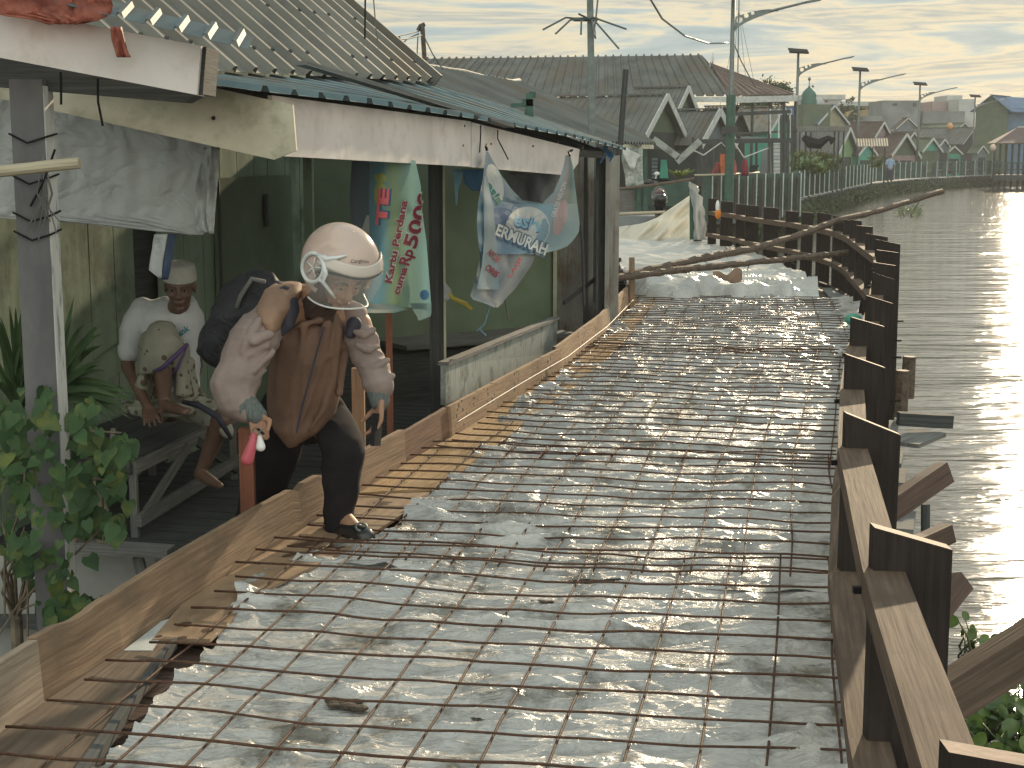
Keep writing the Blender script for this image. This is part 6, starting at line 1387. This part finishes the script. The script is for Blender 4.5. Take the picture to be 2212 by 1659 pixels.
# sleeves
mb = MB(); chain(mb, [(P(585, 690, 5.46), .072), (P(556, 722, 5.38), .082), (P(524, 785, 5.34), .085), (P(507, 832, 5.31), .086), (P(512, 862, 5.28), .072), (P(540, 884, 5.25), .046)])
for a_, b_, c_ in (((575, 745), (530, 770), (478, 772)), ((590, 760), (550, 800), (490, 815)), ((572, 800), (530, 830), (468, 845)), ((548, 846), (520, 858), (478, 850)), ((585, 720), (548, 735), (512, 730)), ((560, 690), (525, 760), (490, 800))):
    chain(mb, [(P(*a_, 5.31), .010), (P(*b_, 5.272), .015), (P(*c_, 5.31), .008)])
bake('sleeve', mb, M['jacket'], pe, voxel=.006, sm=6, folds=[(.024, 3.5, 3, 5.5), (.008, 9, 6, 13)], seed=5)
mb = MB(); chain(mb, [(P(757, 690, 5.58), .068), (P(782, 735, 5.56), .060), (P(802, 785, 5.53), .058), (P(815, 822, 5.49), .056), (P(820, 838, 5.48), .048)])
for a_, b_, c_ in (((772, 745), (800, 755), (820, 748)), ((780, 790), (812, 792), (836, 778)), ((786, 812), (815, 822), (846, 812)), ((765, 715), (790, 725), (806, 712))):
    chain(mb, [(P(*a_, 5.475), .007), (P(*b_, 5.46), .010), (P(*c_, 5.475), .008)])
bake('sleeve', mb, M['jacket'], pe, voxel=.006, sm=5, folds=[(.020, 3, 4, 9), (.008, 8, 6, 16)], seed=9)
mb = MB(); loft(mb, [(612, 588, 650, 5.54, .05), (630, 572, 650, 5.50, .10), (660, 556, 636, 5.44, .12), (690, 560, 614, 5.40, .11), (712, 580, 604, 5.37, .07)]); bake('shoulder_yoke', mb, material('tan_yoke_cloth', (.30, .185, .125), (.23, .14, .095), scale=6, rough=.75), pe, voxel=.007, sm=7, folds=[(.012, 8, 4, 6)])
mb = MB(); chain(mb, [(P(535, 882, 5.25), .050), (P(556, 898, 5.23), .037)]); bake('cuff', mb, M['cuff'], pe, voxel=.006, sm=3, folds=[(.006, 50, 10, 3)])
mb = MB(); chain(mb, [(P(818, 848, 5.475), .043), (P(820, 868, 5.465), .036)]); bake('cuff', mb, M['cuff'], pe, voxel=.006, sm=3, folds=[(.006, 50, 10, 3)])
# trousers
mb = MB(); loft(mb, [(880, 660, 742, 5.80, .10), (910, 668, 765, 5.72, .11), (945, 688, 782, 5.64, .105), (975, 698, 787, 5.62, .10), (1010, 697, 780, 5.63, .09), (1060, 700, 776, 5.64, .085), (1100, 700, 768, 5.65, .075), (1130, 702, 766, 5.64, .07), (1148, 702, 768, 5.64, .068)])
chain(mb, [(P(620, 890, 5.9), .11), (P(600, 960, 5.95), .10), (P(575, 1040, 6.0), .088), (P(548, 1110, 6.12), .078), (P(520, 1180, 6.3), .07)]); chain(mb, [(P(640, 885, 5.88), .12), (P(690, 895, 5.82), .105)])
bake('trousers', mb, M['trouser'], pe, voxel=.008, sm=6, folds=[(.022, 5, 3, 7)], seed=12)
# shoe
mb = MB(); ax = (toe-heel); capsule(mb, heel, .038, heel.lerp(toe, .55), .044); capsule(mb, heel.lerp(toe, .5), .045, toe+Vector((0, 0, .006)), .045); capsule(mb, heel+Vector((0, 0, .02)), .03, ank-Vector((0, 0, .03)), .03)
bake('shoe', mb, M['rubber'], pe, voxel=.005, sm=4)
bk_ = heel.lerp(toe, .93)+Vector((.0, -.015, .050)); mb = MB(); an_ = ax.normalized()
n_ = Vector((an_.x*.25, an_.y*.25-.35, .9)).normalized(); s1 = n_.cross(Vector((1, 0, 0))).normalized(); s2 = n_.cross(s1)
mb.tube([bk_+(s1*math.cos(2*math.pi*k/18)+s2*math.sin(2*math.pi*k/18))*.021 for k in range(19)], .0048, 7, caps=False); mb.build('shoe_buckle', M['steel'], pe, smooth=True)
# backpack
mb = MB(); chain(mb, [(P(560, 640, 5.72), .10), (P(520, 690, 5.74), .11), (P(492, 745, 5.76), .09)]); chain(mb, [(P(530, 650, 5.85), .10), (P(475, 745, 5.85), .085)]); mb.ball(P(470, 762, 5.78), 1, 12, 8, sc=(.05, .09, .05))
bp_ = bake('backpack', mb, M['bag'], pe, voxel=.008, sm=4, folds=[(.03, 7, 4, 9)], seed=21)
props(bp_, 'worn black backpack')
mb = MB(); chain(mb, [(P(598, 624, 5.62), .034), (P(617, 640, 5.47), .040), (P(624, 668, 5.41), .040), (P(620, 696, 5.40), .032), (P(604, 716, 5.40), .020)]); bake('backpack_strap', mb, M['strapn'], pe, voxel=.006, sm=4, folds=[(.006, 20, 5, 14)])
mb = MB(); chain(mb, [(P(765, 700, 5.50), .030), (P(757, 720, 5.49), .022)]); bake('backpack_strap', mb, M['strapn'], pe, voxel=.006, sm=4)
mb = MB(); mb.tube([P(573, 610, 5.6), P(545, 602, 5.6), P(520, 640, 5.62), P(512, 665, 5.62)], .010, 7); mb.build('bag_loop', M['greywood'], pe, smooth=True)
# helmet
he = MB(); Cc = C1+R1@Vector((0, -.012, .035)); rx_, ry_, rz_ = .140, .158, .148
nu, nvv = 56, 36; idx = {}
for j in range(nvv+1):
    th = math.pi*.80*j/nvv
    for i in range(nu):
        ph = 2*math.pi*i/nu; dirl = Vector((math.sin(th)*math.sin(ph), math.sin(th)*math.cos(ph), math.cos(th)))
        idx[(i, j)] = len(he.v); he.v.append(tuple(Cc+R1@Vector((dirl.x*rx_, dirl.y*ry_, dirl.z*rz_))))
for j in range(nvv):
    for i in range(nu):
        ph = 2*math.pi*(i+.5)/nu; th = math.pi*.80*(j+.5)/nvv; y = math.sin(th)*math.cos(ph); z = math.cos(th); x = math.sin(th)*math.sin(ph)
        if z < .40 and y > .34: continue
        if z < -.55 and y > -.15: continue
        he.face([idx[(i, j)], idx[((i+1) % nu, j)], idx[((i+1) % nu, j+1)], idx[(i, j+1)]])
M['helmet'] = material('pinkish_beige_helmet_paint', (.50, .375, .32), (.47, .355, .305), scale=3, rough=.16, bump=0, spec=.6)
hm = he.build('helmet', M['helmet'], pe, smooth=True); so = hm.modifiers.new('s', 'SOLIDIFY'); so.thickness = .02; so.offset = -1; so.thickness = .014
def HS(az, el_, k=1.0):
    a = rad(az); e_ = rad(el_); return Cc+R1@Vector((math.sin(a)*math.cos(e_)*rx_*k, math.cos(a)*math.cos(e_)*ry_*k, math.sin(e_)*rz_*k))
mb = MB(); mb.grid(lambda u, v: HS(-74+148*u, 24+15*v-6*abs(2*u-1)**3, 1.03), 40, 6, thick=.004); mb.build('helmet_band', material('pale_helmet_band', (.56, .50, .45), (.52, .46, .42), rough=.25, bump=0), pe, smooth=True)
mb = MB(); mb.tube([HS(-70+140*k/24, 22.5-16*abs(2*k/24-1)**4, 1.02) for k in range(25)], .006, 7); mb.build('helmet_rim', M['black'], pe, smooth=True)
mv = bpy.data.materials.new('clear_visor'); mv.use_nodes = True; t = mv.node_tree; b = t.nodes['Principled BSDF']; b.inputs['Base Color'].default_value = (.8, .8, .78, 1); b.inputs['Roughness'].default_value = .06; b.inputs['Alpha'].default_value = .10; b.inputs['Specular IOR Level'].default_value = .8
mb = MB(); mb.grid(lambda u, v: HS(-74+148*u, 24-(56-10*math.cos((u-.5)*6.28)*1.0)*v, 1.06+.09*v), 36, 12, thick=.003); mb.build('visor', mv, pe, smooth=True)
mb = MB(); mb.tube([HS(-74+148*k/30, 24-(56-10*math.cos((k/30-.5)*6.28)), 1.155) for k in range(31)], .0035, 6); mb.build('visor_edge', M['white'], pe, smooth=True)
M['trimw'] = material('white_helmet_trim', (.62, .64, .64), (.58, .6, .6), rough=.25, bump=0)
# side pivot facing the viewer's left (her right side)
def HP(px, py, k=1.05):
    o_ = Vector((0, 0, CH)); r_ = ray(px, py).normalized(); Ri = R1.transposed(); S = Vector((rx_*k, ry_*k, rz_*k)); a = Ri@(o_-Cc); b = Ri@r_
    a = Vector((a.x/S.x, a.y/S.y, a.z/S.z)); b = Vector((b.x/S.x, b.y/S.y, b.z/S.z)); A_ = b.dot(b); B_ = 2*a.dot(b); D_ = B_*B_-4*A_*(a.dot(a)-1)
    t_ = (-B_-math.sqrt(D_))/(2*A_) if D_ > 0 else -B_/(2*A_); return o_+r_*t_
mb = MB(); mb.tube([HP(676+23*math.cos(2*math.pi*k/24), 578+31*math.sin(2*math.pi*k/24), 1.04) for k in range(25)], .0075, 8, caps=False)
mb.tube([HP(x, y, 1.05) for x, y in ((684, 549), (705, 560), (728, 557), (749, 552))], [.007, .009, .007, .003], 7); mb.tube([HP(x, y, 1.05) for x, y in ((698, 568), (704, 590), (697, 608), (715, 632), (724, 644))], [.008, .010, .008, .006, .003], 7); mb.tube([HP(x, y, 1.05) for x, y in ((690, 604), (697, 608))], [.007, .008], 7)
mb.build('helmet_trim', M['trimw'], pe, smooth=True)
mb = MB()
for k in range(5): a = 2*math.pi*k/5; mb.tube([HP(676, 578, 1.03), HP(676+17*math.cos(a), 578+23*math.sin(a), 1.03)], .003, 5)
mb.build('pivot_spokes', M['trimw'], pe, smooth=True)
vs, fs = txtmesh('Cargloss', .01); w = max(v[0] for v in vs); mb = MB(); mb.add([HP(757+40*v[0]/w, 569-v[1]/.72*8-2*math.sin(v[0]/w*3), 1.075) for v in vs], fs); mb.build('lettering', M['greydark'], pe)
mb = MB(); mb.tube([L1_(-.076, .01, -.02), L1_(-.06, .03, -.09), L1_(-.02, .04, -.128), L1_(.03, .04, -.128), L1_(.07, .02, -.06)], .007, 6); mb.build('chin_strap', M['black'], pe, smooth=True)
# things held
ph_ = thing('mobile_phone', 'black mobile phone held upright in the lowered left hand', 'phone', P(813, 960, 5.40))
MB().beam(P(811, 963, 5.40), P(816, 893, 5.42), .016, .075, up=(.25, 1, 0)).build('phone_case', M['black'], ph_)
ky = thing('key_ring', 'bunch of keys with a pink fob and a small white charm hanging from the hand', 'keys', P(545, 1000, 5.15))
mb = MB(); chain(mb, [(P(549, 940, 5.15), .011), (P(543, 965, 5.15), .019), (P(534, 992, 5.15), .024)]); fo = bake('pink_fob', mb, material('pink_plastic', (.62, .13, .17), (.55, .10, .14), scale=3, rough=.3, trans=.2), ky, voxel=.004, sm=4)
mb = MB(); chain(mb, [(P(561, 944, 5.15), .009), (P(563, 965, 5.15), .018)]); bake('white_charm', mb, M['white'], ky, voxel=.004, sm=3)
MB().tube([P(553+7*math.cos(a), 932+8*math.sin(a), 5.15) for a in [k*.524 for k in range(13)]], .002, 5).build('ring', M['steel'], ky); MB().beam(P(556, 926, 5.14), P(570, 938, 5.13), .012, .004).build('key', M['black'], ky); MB().beam(P(558, 934, 5.13), P(568, 928, 5.13), .010, .004).build('key', M['steel'], ky)
# ------------------------------------------------------------------ seated old man
om = thing('person', 'seated old man in a white cap, white T-shirt and patterned sarong on the bench', 'person', P(370, 960, 7.3))
mb = MB(); f2 = Vector((.10, -.97, -.20)); u2 = Vector((.04, -.18, .98)); C2 = P(389, 618, 7.32); R2, L2_ = head(mb, C2, f2, u2, .98, thin=.93)
chain(mb, [(L2_(0, -.02, -.08), .048), (P(380, 672, 7.42), .055), (P(372, 690, 7.45), .09), (P(365, 780, 7.5), .11), (P(362, 860, 7.55), .13)])
chain(mb, [(P(372, 675, 7.45), .05), (P(300, 690, 7.44), .034), (P(275, 790, 7.36), .034), (P(322, 885, 7.16), .024)])
chain(mb, [(P(372, 675, 7.45), .05), (P(418, 690, 7.50), .045), (P(424, 790, 7.6), .034), (P(408, 868, 7.5), .024)])
chain(mb, [(P(335, 860, 7.45), .08), (P(352, 738, 7.22), .056), (P(352, 800, 7.2), .046), (P(354, 862, 7.2), .031), (P(358, 874, 7.19), .033)])
chain(mb, [(P(356, 876, 7.18), .033), (P(386, 886, 7.08), .026), (P(402, 889, 7.03), .018)])
for k in range(5): chain(mb, [(P(388+1*k, 888-1.5*k, 7.06), .012), (P(398+3*k, 892-1.6*k, 7.02+.01*k), .011-.001*(k > 0))])
chain(mb, [(P(390, 870, 7.5), .08), (P(478, 905, 7.25), .06), (P(462, 950, 7.28), .046), (P(438, 1010, 7.3), .032), (P(434, 1022, 7.3), .034)])
chain(mb, [(P(432, 1024, 7.3), .033), (P(458, 1040, 7.22), .027), (P(476, 1050, 7.16), .017)])
wM = P(320, 884, 7.16); hand(mb, wM, P(328, 912, 7.02)-wM, (.05, .4, -.9), 1, curl=.22, s=.95, spread=.12)
bake('body', mb, M['skin2'], om, voxel=.005, sm=4)
face_parts(L2_, R2, .98, om, M['skin2'], M['lip2'], M['browg'])
mb = MB(); Z0 = 24
rows = [(.036, 1.06), (.06, 1.05), (.085, 1.0), (.105, .93), (.115, .80), (.118, .4)]
vs = [tuple(L2_(math.cos(2*math.pi*k/Z0)*.080*s_, math.sin(2*math.pi*k/Z0)*.096*s_-.008, z)) for z, s_ in rows for k in range(Z0)]
mb.add(vs, [(i*Z0+k, i*Z0+(k+1) % Z0, (i+1)*Z0+(k+1) % Z0, (i+1)*Z0+k) for i in range(len(rows)-1) for k in range(Z0)]+[tuple((len(rows)-1)*Z0+k for k in range(Z0))]); mb.build('cap', material('cream_knitted_cap', (.50, .49, .44), (.42, .41, .37), scale=12, rough=.9, bump=.6, bscale=120), om, smooth=True)
M['tshirt'] = material('white_tshirt_cloth', (.55, .56, .57), (.47, .48, .50), scale=5, rough=.85, bump=.2, bscale=200)
mb = MB(); loft(mb, [(640, 345, 412, 7.50, .05), (652, 315, 424, 7.48, .085), (675, 300, 430, 7.46, .11), (720, 300, 431, 7.46, .125), (780, 300, 430, 7.48, .13), (840, 300, 426, 7.52, .135), (870, 305, 420, 7.52, .12)])
chain(mb, [(P(312, 672, 7.45), .066), (P(293, 700, 7.42), .062), (P(280, 754, 7.38), .060)]); chain(mb, [(P(415, 680, 7.50), .05), (P(422, 740, 7.55), .05)])
bake('t_shirt', mb, M['tshirt'], om, voxel=.008, sm=5, folds=[(.022, 8, 3, 3), (.01, 16, 5, 12)], seed=31)
td = lambda x, y: 7.33
writing('lank', (384, 730), (411, 712), 13, lambda x, y: 7.315, flat('teal_print', (.02, .20, .26)), om, bold=.03, shear=.15)
M['sarong'] = material('cream_patterned_sarong', (.31, .30, .24), (.24, .235, .19), scale=6, rough=.85, spots=(.10, .075, .055), spotscale=24, spotlo=.36)
mb = MB(); loft(mb, [(694, 340, 366, 7.24, .03), (704, 326, 382, 7.23, .06), (730, 312, 392, 7.22, .08), (765, 306, 402, 7.22, .085), (790, 302, 388, 7.23, .08), (803, 300, 362, 7.24, .07)]); loft(mb, [(760, 302, 345, 7.26, .06), (820, 298, 328, 7.28, .06), (872, 290, 326, 7.3, .06)]); loft(mb, [(745, 372, 406, 7.25, .05), (790, 378, 408, 7.28, .06), (850, 376, 420, 7.32, .07)]); chain(mb, [(P(320, 740, 7.3), .05), (P(312, 860, 7.32), .045)]); chain(mb, [(P(345, 740, 7.3), .07), (P(335, 870, 7.45), .10)])
chain(mb, [(P(370, 850, 7.5), .10), (P(420, 880, 7.4), .085), (P(468, 900, 7.28), .075)]); loft(mb, [(868, 260, 420, 7.35, .14), (885, 262, 440, 7.35, .15), (892, 268, 436, 7.35, .14)]); chain(mb, [(P(468, 895, 7.28), .06), (P(492, 935, 7.22), .035)]); chain(mb, [(P(400, 790, 7.35), .05), (P(405, 860, 7.38), .07)])
bake('sarong', mb, M['sarong'], om, voxel=.008, sm=4, folds=[(.024, 9, 4, 5)], seed=41)
mb = MB(); mb.tube([P(334, 802, 7.12), P(352, 794, 7.11), P(380, 768, 7.11), P(406, 742, 7.13)], [.008, .011, .012, .007], 6); mb.tube([P(404, 748, 7.14), P(385, 790, 7.13), P(374, 812, 7.15)], [.005, .008, .004], 6); mb.build('purple_border', flat('purple_border_cloth', (.09, .05, .16)), om, smooth=True)
mb = MB(); mb.tube([P(395, 868, 7.2), P(430, 876, 7.14), P(470, 900, 7.12), P(500, 948, 7.15)], [.012, .016, .018, .01], 6); mb.build('dark_border', M['strapn'], om, smooth=True)

mb = MB(); mb.tube([P(x, y, 5.545-.14*math.cos((x-668)*.01)) for x, y in ((700, 706), (684, 760), (668, 820), (652, 880), (640, 935))], .004, 5); mb.build('zip', M['strapn'], pe)
# small distant figure on the far walkway and two hanging globes
fp = thing('person', 'tiny distant person in a pale blue shirt standing behind the far green fence', 'person', (Xp(1914, 86), 86, -.36))
xf = Xp(1914, 86); mb = MB()
chain(mb, [((xf, 86, 1.08), .09), ((xf, 86, 1.16), .10)]); chain(mb, [((xf, 86, .98), .05), ((xf, 86, .9), .09), ((xf, 86, .45), .13)])
for s in (-1, 1):
    chain(mb, [((xf+s*.09, 86, .45), .08), ((xf+s*.1, 86, -.3), .05)]); chain(mb, [((xf+s*.18, 86, .88), .05), ((xf+s*.24, 86, .6), .045), ((xf+s*.22, 85.9, .34), .035)]); chain(mb, [((xf+s*.1, 86, -.32), .04), ((xf+s*.1, 85.85, -.33), .035)])
bake('body', mb, M['skin2'], fp, voxel=.02, sm=3)
mb = MB(); chain(mb, [((xf, 86, .88), .13), ((xf, 86, .45), .165)])
for s in (-1, 1): chain(mb, [((xf+s*.17, 86, .86), .075), ((xf+s*.23, 86, .66), .07)])
bake('shirt', mb, flat('pale_blue_shirt', (.24, .34, .48)), fp, voxel=.02, sm=3)
mb = MB()
for s in (-1, 1): chain(mb, [((xf+s*.08, 86, .42), .11), ((xf+s*.1, 86, -.25), .07)])
bake('trousers', mb, M['strapn'], fp, voxel=.02, sm=3)
for px, py, d, c, lb in ((2052, 273, 100, (.62, .30, .12), 'orange globe lamp above the grey shed roof'), (2145, 319, 99, (.60, .45, .38), 'pale pink globe lamp under the edge of the pavilion roof')):
    g_ = thing('globe_lamp', lb, 'lamp', P(px, py, d)); q = P(px, py, d)
    MB().ball(q, .21, 12, 8, sc=(1, 1, 1.15)).build('globe', flat('globe_'+str(px), c, .4), g_, smooth=True)
    MB().tube([(q.x, d, -.4), (q.x, d, q.z-.2)], .03, 6).build('stand', M['steel'], g_)
# ================================================================== plants
def heart(mb, c, nrm, tip, s):
    nrm = Vector(nrm).normalized(); tip = Vector(tip); tip = (tip-nrm*tip.dot(nrm)).normalized(); sd_ = nrm.cross(tip)
    pr = [(0, 0), (.30, -.18), (.50, .05), (.46, .35), (.26, .68), (0, 1.05)]
    vs = []
    for x, y in pr: vs.append(c+sd_*x*s+tip*y*s-nrm*(x*x*.35+y*y*.18)*s)
    for x, y in pr[1:-1]: vs.append(c-sd_*x*s+tip*y*s-nrm*(x*x*.35+y*y*.18)*s)
    m1 = c+tip*.35*s-nrm*.12*s; m2 = c+tip*.7*s-nrm*.14*s
    vs += [m1, m2]
    mb.add(vs, [(0, 1, 2, 10), (2, 3, 10), (3, 4, 11, 10), (4, 5, 11), (0, 10, 6 + 1, 6), (7, 10, 8), (8, 10, 11, 9), (9, 11, 5)])
M['heart'] = material('heart_shaped_leaves', (.045, .095, .032), (.022, .05, .02), scale=5, rough=.6, trans=.12, spec=.25, bump=.2, bscale=30, c3=(.10, .12, .03), c3scale=9)
M['frond'] = material('palm_frond_green', (.07, .12, .045), (.035, .07, .025), scale=6, rough=.5, trans=.2)
M['stem'] = material('dry_stem', (.20, .16, .11), (.09, .07, .05), scale=20, rough=.9)
vn = thing('climbing_vine', 'heart-leaved climbing vine growing up the thick grey post', 'vine', P(60, 1500, 5.0))
rnd = random.Random(5)
blobs = [(30, 900, 60, 40), (95, 870, 30, 35), (170, 900, 40, 40), (100, 960, 80, 60), (60, 1020, 60, 50), (150, 1030, 50, 60), (215, 975, 50, 30), (245, 1040, 26, 36), (70, 1100, 60, 50), (170, 1110, 45, 40), (60, 1190, 55, 50), (120, 1240, 40, 50), (240, 1130, 25, 20), (25, 960, 40, 60), (130, 1300, 40, 30), (205, 1300, 16, 10), (265, 965, 14, 22)]
lv = [MB() for _ in range(3)]; st = MB()
for i in range(560):
    bx, by, rx, ry = rnd.choice(blobs); px = bx+rnd.gauss(0, .55)*rx; py = by+rnd.gauss(0, .55)*ry; d = rnd.uniform(4.45, 5.2)
    if px > 285: continue
    c = P(px, py, d); n = Vector((rnd.gauss(.2, .5), -1+rnd.gauss(0, .4), rnd.gauss(.55, .35))); tp = Vector((rnd.gauss(0, .5), rnd.gauss(-.2, .3), -1))
    heart(lv[i % 3], c, n, tp, rnd.uniform(.022, .066))
for m_ in lv: m_.build('foliage', M['heart'], vn, smooth=True)
for pts in (((-20, 1400), (50, 1290), (110, 1130), (95, 1000), (30, 930), (-20, 880)), ((60, 1380), (60, 1250), (80, 1120), (150, 1040), (215, 1035), (262, 1050)), ((20, 1330), (90, 1255), (150, 1210), (230, 1130)), ((40, 1320), (110, 1290), (190, 1300), (222, 1298)), ((90, 1060), (120, 960), (180, 930), (262, 935)), ((10, 1330), (10, 1200), (50, 1080), (60, 930))):
    st.tube([P(x, y, 4.9) for x, y in pts], .004, 5)
st.build('vine_stems', M['stem'], vn)
st = MB(); st.tube([P(38, 1560, 5.0), P(38, 1400, 5.0), P(36, 1335, 5.0), P(20, 1290, 5.0)], [.025, .022, .022, .012], 8)
for k in range(9): st.tube([P(36, 1335, 5.0), P(36+rnd.uniform(-40, 50), 1280-rnd.random()*60, 5.0+rnd.uniform(-.1, .1)), P(36+rnd.uniform(-60, 110), 1200-rnd.random()*80, 5.0)], [.008, .006, .003], 5)
st.build('trunk', M['stem'], vn)
st = MB()
for x0, y0, x1, y1 in ((165, 1170, 158, 980), (175, 1170, 172, 1000), (215, 1172, 212, 1000), (228, 1172, 224, 1030), (222, 1172, 195, 990), (240, 1172, 200, 1120), (182, 1172, 190, 1080)):
    st.tube([P(x0, y0, 5.7), P((x0+x1)/2+4, (y0+y1)/2, 5.7), P(x1, y1, 5.7)], [.012, .010, .004], 6)
st.build('dry_stalks', M['stem'], label='cluster of dry broken stalks rising behind the low panel', cat='stalks')
# palm-like leaves behind the post
def blades(name, label, base, tips, d, w, m, seed):
    rn = random.Random(seed); mb = MB(); r = thing(name, label, 'plant', P(base[0], base[1], d))
    for tx, ty in tips:
        a = P(base[0]+rn.uniform(-12, 12), base[1]+rn.uniform(-20, 20), d+rn.uniform(-.1, .1)); b_ = P(tx, ty, d+rn.uniform(-.5, .1)); mid = a.lerp(b_, .5)+Vector((0, 0, (b_-a).length*rn.uniform(.08, .2)))
        pts = [(a*(1-t)**2+mid*2*t*(1-t)+b_*t*t) for t in [k/9 for k in range(10)]]
        sd_ = (b_-a).cross(Vector((0, -1, .3))).normalized(); vs = []
        for k, p in enumerate(pts):
            ww = w*math.sin(math.pi*min(1, (k+.8)/9.8)); vs += [p-sd_*ww, p+Vector((0, ww*.4, 0)), p+sd_*ww]
        mb.add(vs, [f for k in range(9) for f in ((3*k, 3*k+1, 3*k+4, 3*k+3), (3*k+1, 3*k+2, 3*k+5, 3*k+4))])
    mb.build('leaves', m, r, smooth=True)
    MB().tube([P(base[0], base[1]+160, d), P(base[0], base[1], d)], [.02, .012], 6).build('stem', M['stem'], r)
rn = random.Random(3)
t1 = [(224, 745), (220, 780), (224, 720), (160, 640), (230, 800), (262, 840), (290, 850), (270, 880), (250, 900), (255, 860), (285, 905), (220, 840), (200, 820), (180, 700), (240, 870), (300, 858), (155, 690), (215, 700)]
blades('grassy_palm', 'arching narrow-leaved plant right of the thick grey post', (118, 850), t1+[(x+rn.uniform(-25, 10), y+rn.uniform(-20, 20)) for x, y in t1], 5.7, .012, M['frond'], 1)
t2 = [(-20, 700), (0, 680), (20, 660), (45, 665), (60, 700), (70, 740), (10, 730), (-10, 770), (35, 720), (55, 780), (75, 800), (-20, 820), (20, 790)]
blades('grassy_palm', 'bushy narrow-leaved plant left of the thick grey post', (40, 880), t2+[(x+rn.uniform(-15, 15), y+rn.uniform(-20, 30)) for x, y in t2]*3, 5.6, .010, M['frond'], 2)
# water hyacinth, lower right
M['hyacinth'] = material('glossy_water_hyacinth', (.10, .17, .04), (.05, .09, .025), scale=8, rough=.3, trans=.3, bump=.1)
def hyac(name, label, px0, px1, py0, py1, n, s0, s1, seed, lf=M['hyacinth']):
    rn = random.Random(seed); root = thing(name, label, 'water plants', G((px0+px1)/2, (py0+py1)/2, WZ)); mb = MB(); sm = MB()
    for i in range(n):
        px = rn.uniform(px0, px1); py = rn.uniform(py0, py1); b_ = G(px, py, WZ); s = rn.uniform(s0, s1); h = s*rn.uniform(.8, 3.0)
        a = rn.uniform(0, 6.28); lean = Vector((math.cos(a), math.sin(a), 0))*s*rn.uniform(.3, 2.2); top = b_+lean+Vector((0, 0, h))
        sm.tube([b_, b_+lean*.4+Vector((0, 0, h*.6)), top], [s*.11, s*.08, s*.05], 5)
        nrm = Vector((rn.gauss(0, .6), rn.gauss(-.5, .6), rn.gauss(.7, .4))).normalized(); t0 = (lean+Vector((0, 0, .3*s))).normalized(); sd_ = nrm.cross(t0).normalized(); t0 = sd_.cross(nrm)
        k = 10; vs = [top+t0*s*.5+nrm*-.08*s]+[top+t0*s*(.5+.55*math.cos(2*math.pi*j/k))+sd_*s*.5*math.sin(2*math.pi*j/k)+nrm*s*.12*abs(math.sin(2*math.pi*j/k)) for j in range(k)]
        mb.add(vs, [(0, 1+j, 1+(j+1) % k) for j in range(k)])
    mb.build('leaves', lf, root, smooth=True, kind='stuff'); sm.build('stems', material(name+'_stem', (.10, .12, .04), (.06, .07, .03), scale=9, rough=.5), root, smooth=True, kind='stuff')
hyac('water_hyacinth', 'clump of glossy water hyacinth leaves in the lower right corner', 2040, 2300, 1500, 1720, 260, .04, .075, 1)
hyac('water_hyacinth', 'sprig of water hyacinth leaves against the sun glare beside the nearest tall post', 2062, 2105, 1390, 1450, 9, .05, .08, 4)
hyac('floating_weed', 'small weed clump with an upright twig adrift on the far river', 1940, 1992, 452, 470, 130, .04, .09, 7)
MB().tube([G(1968, 465, WZ), G(1968, 465, WZ)+Vector((.35, 0, .62))], [.05, .02], 5).build('drift_twig', M['bark'], label='dark twig sticking up from the far weed clump', cat='twig')

# ------------------------------------------------------------------ air
mh = bpy.data.materials.new('haze_air'); mh.use_nodes = True; t = mh.node_tree; t.nodes.remove(t.nodes['Principled BSDF'])
pvn = t.nodes.new('ShaderNodeVolumePrincipled'); pvn.inputs['Color'].default_value = (.86, .88, .90, 1); pvn.inputs['Density'].default_value = .0008; pvn.inputs['Anisotropy'].default_value = .2
t.links.new(pvn.outputs[0], t.nodes['Material Output'].inputs['Volume'])
hz_ = MB(); hz_.beam((80, -60, 6.2), (80, 330, 6.2), 600, 17.6); hzo = hz_.build('haze', mh, kind='stuff', label='thin pale evening haze over the river and houses', cat='haze')
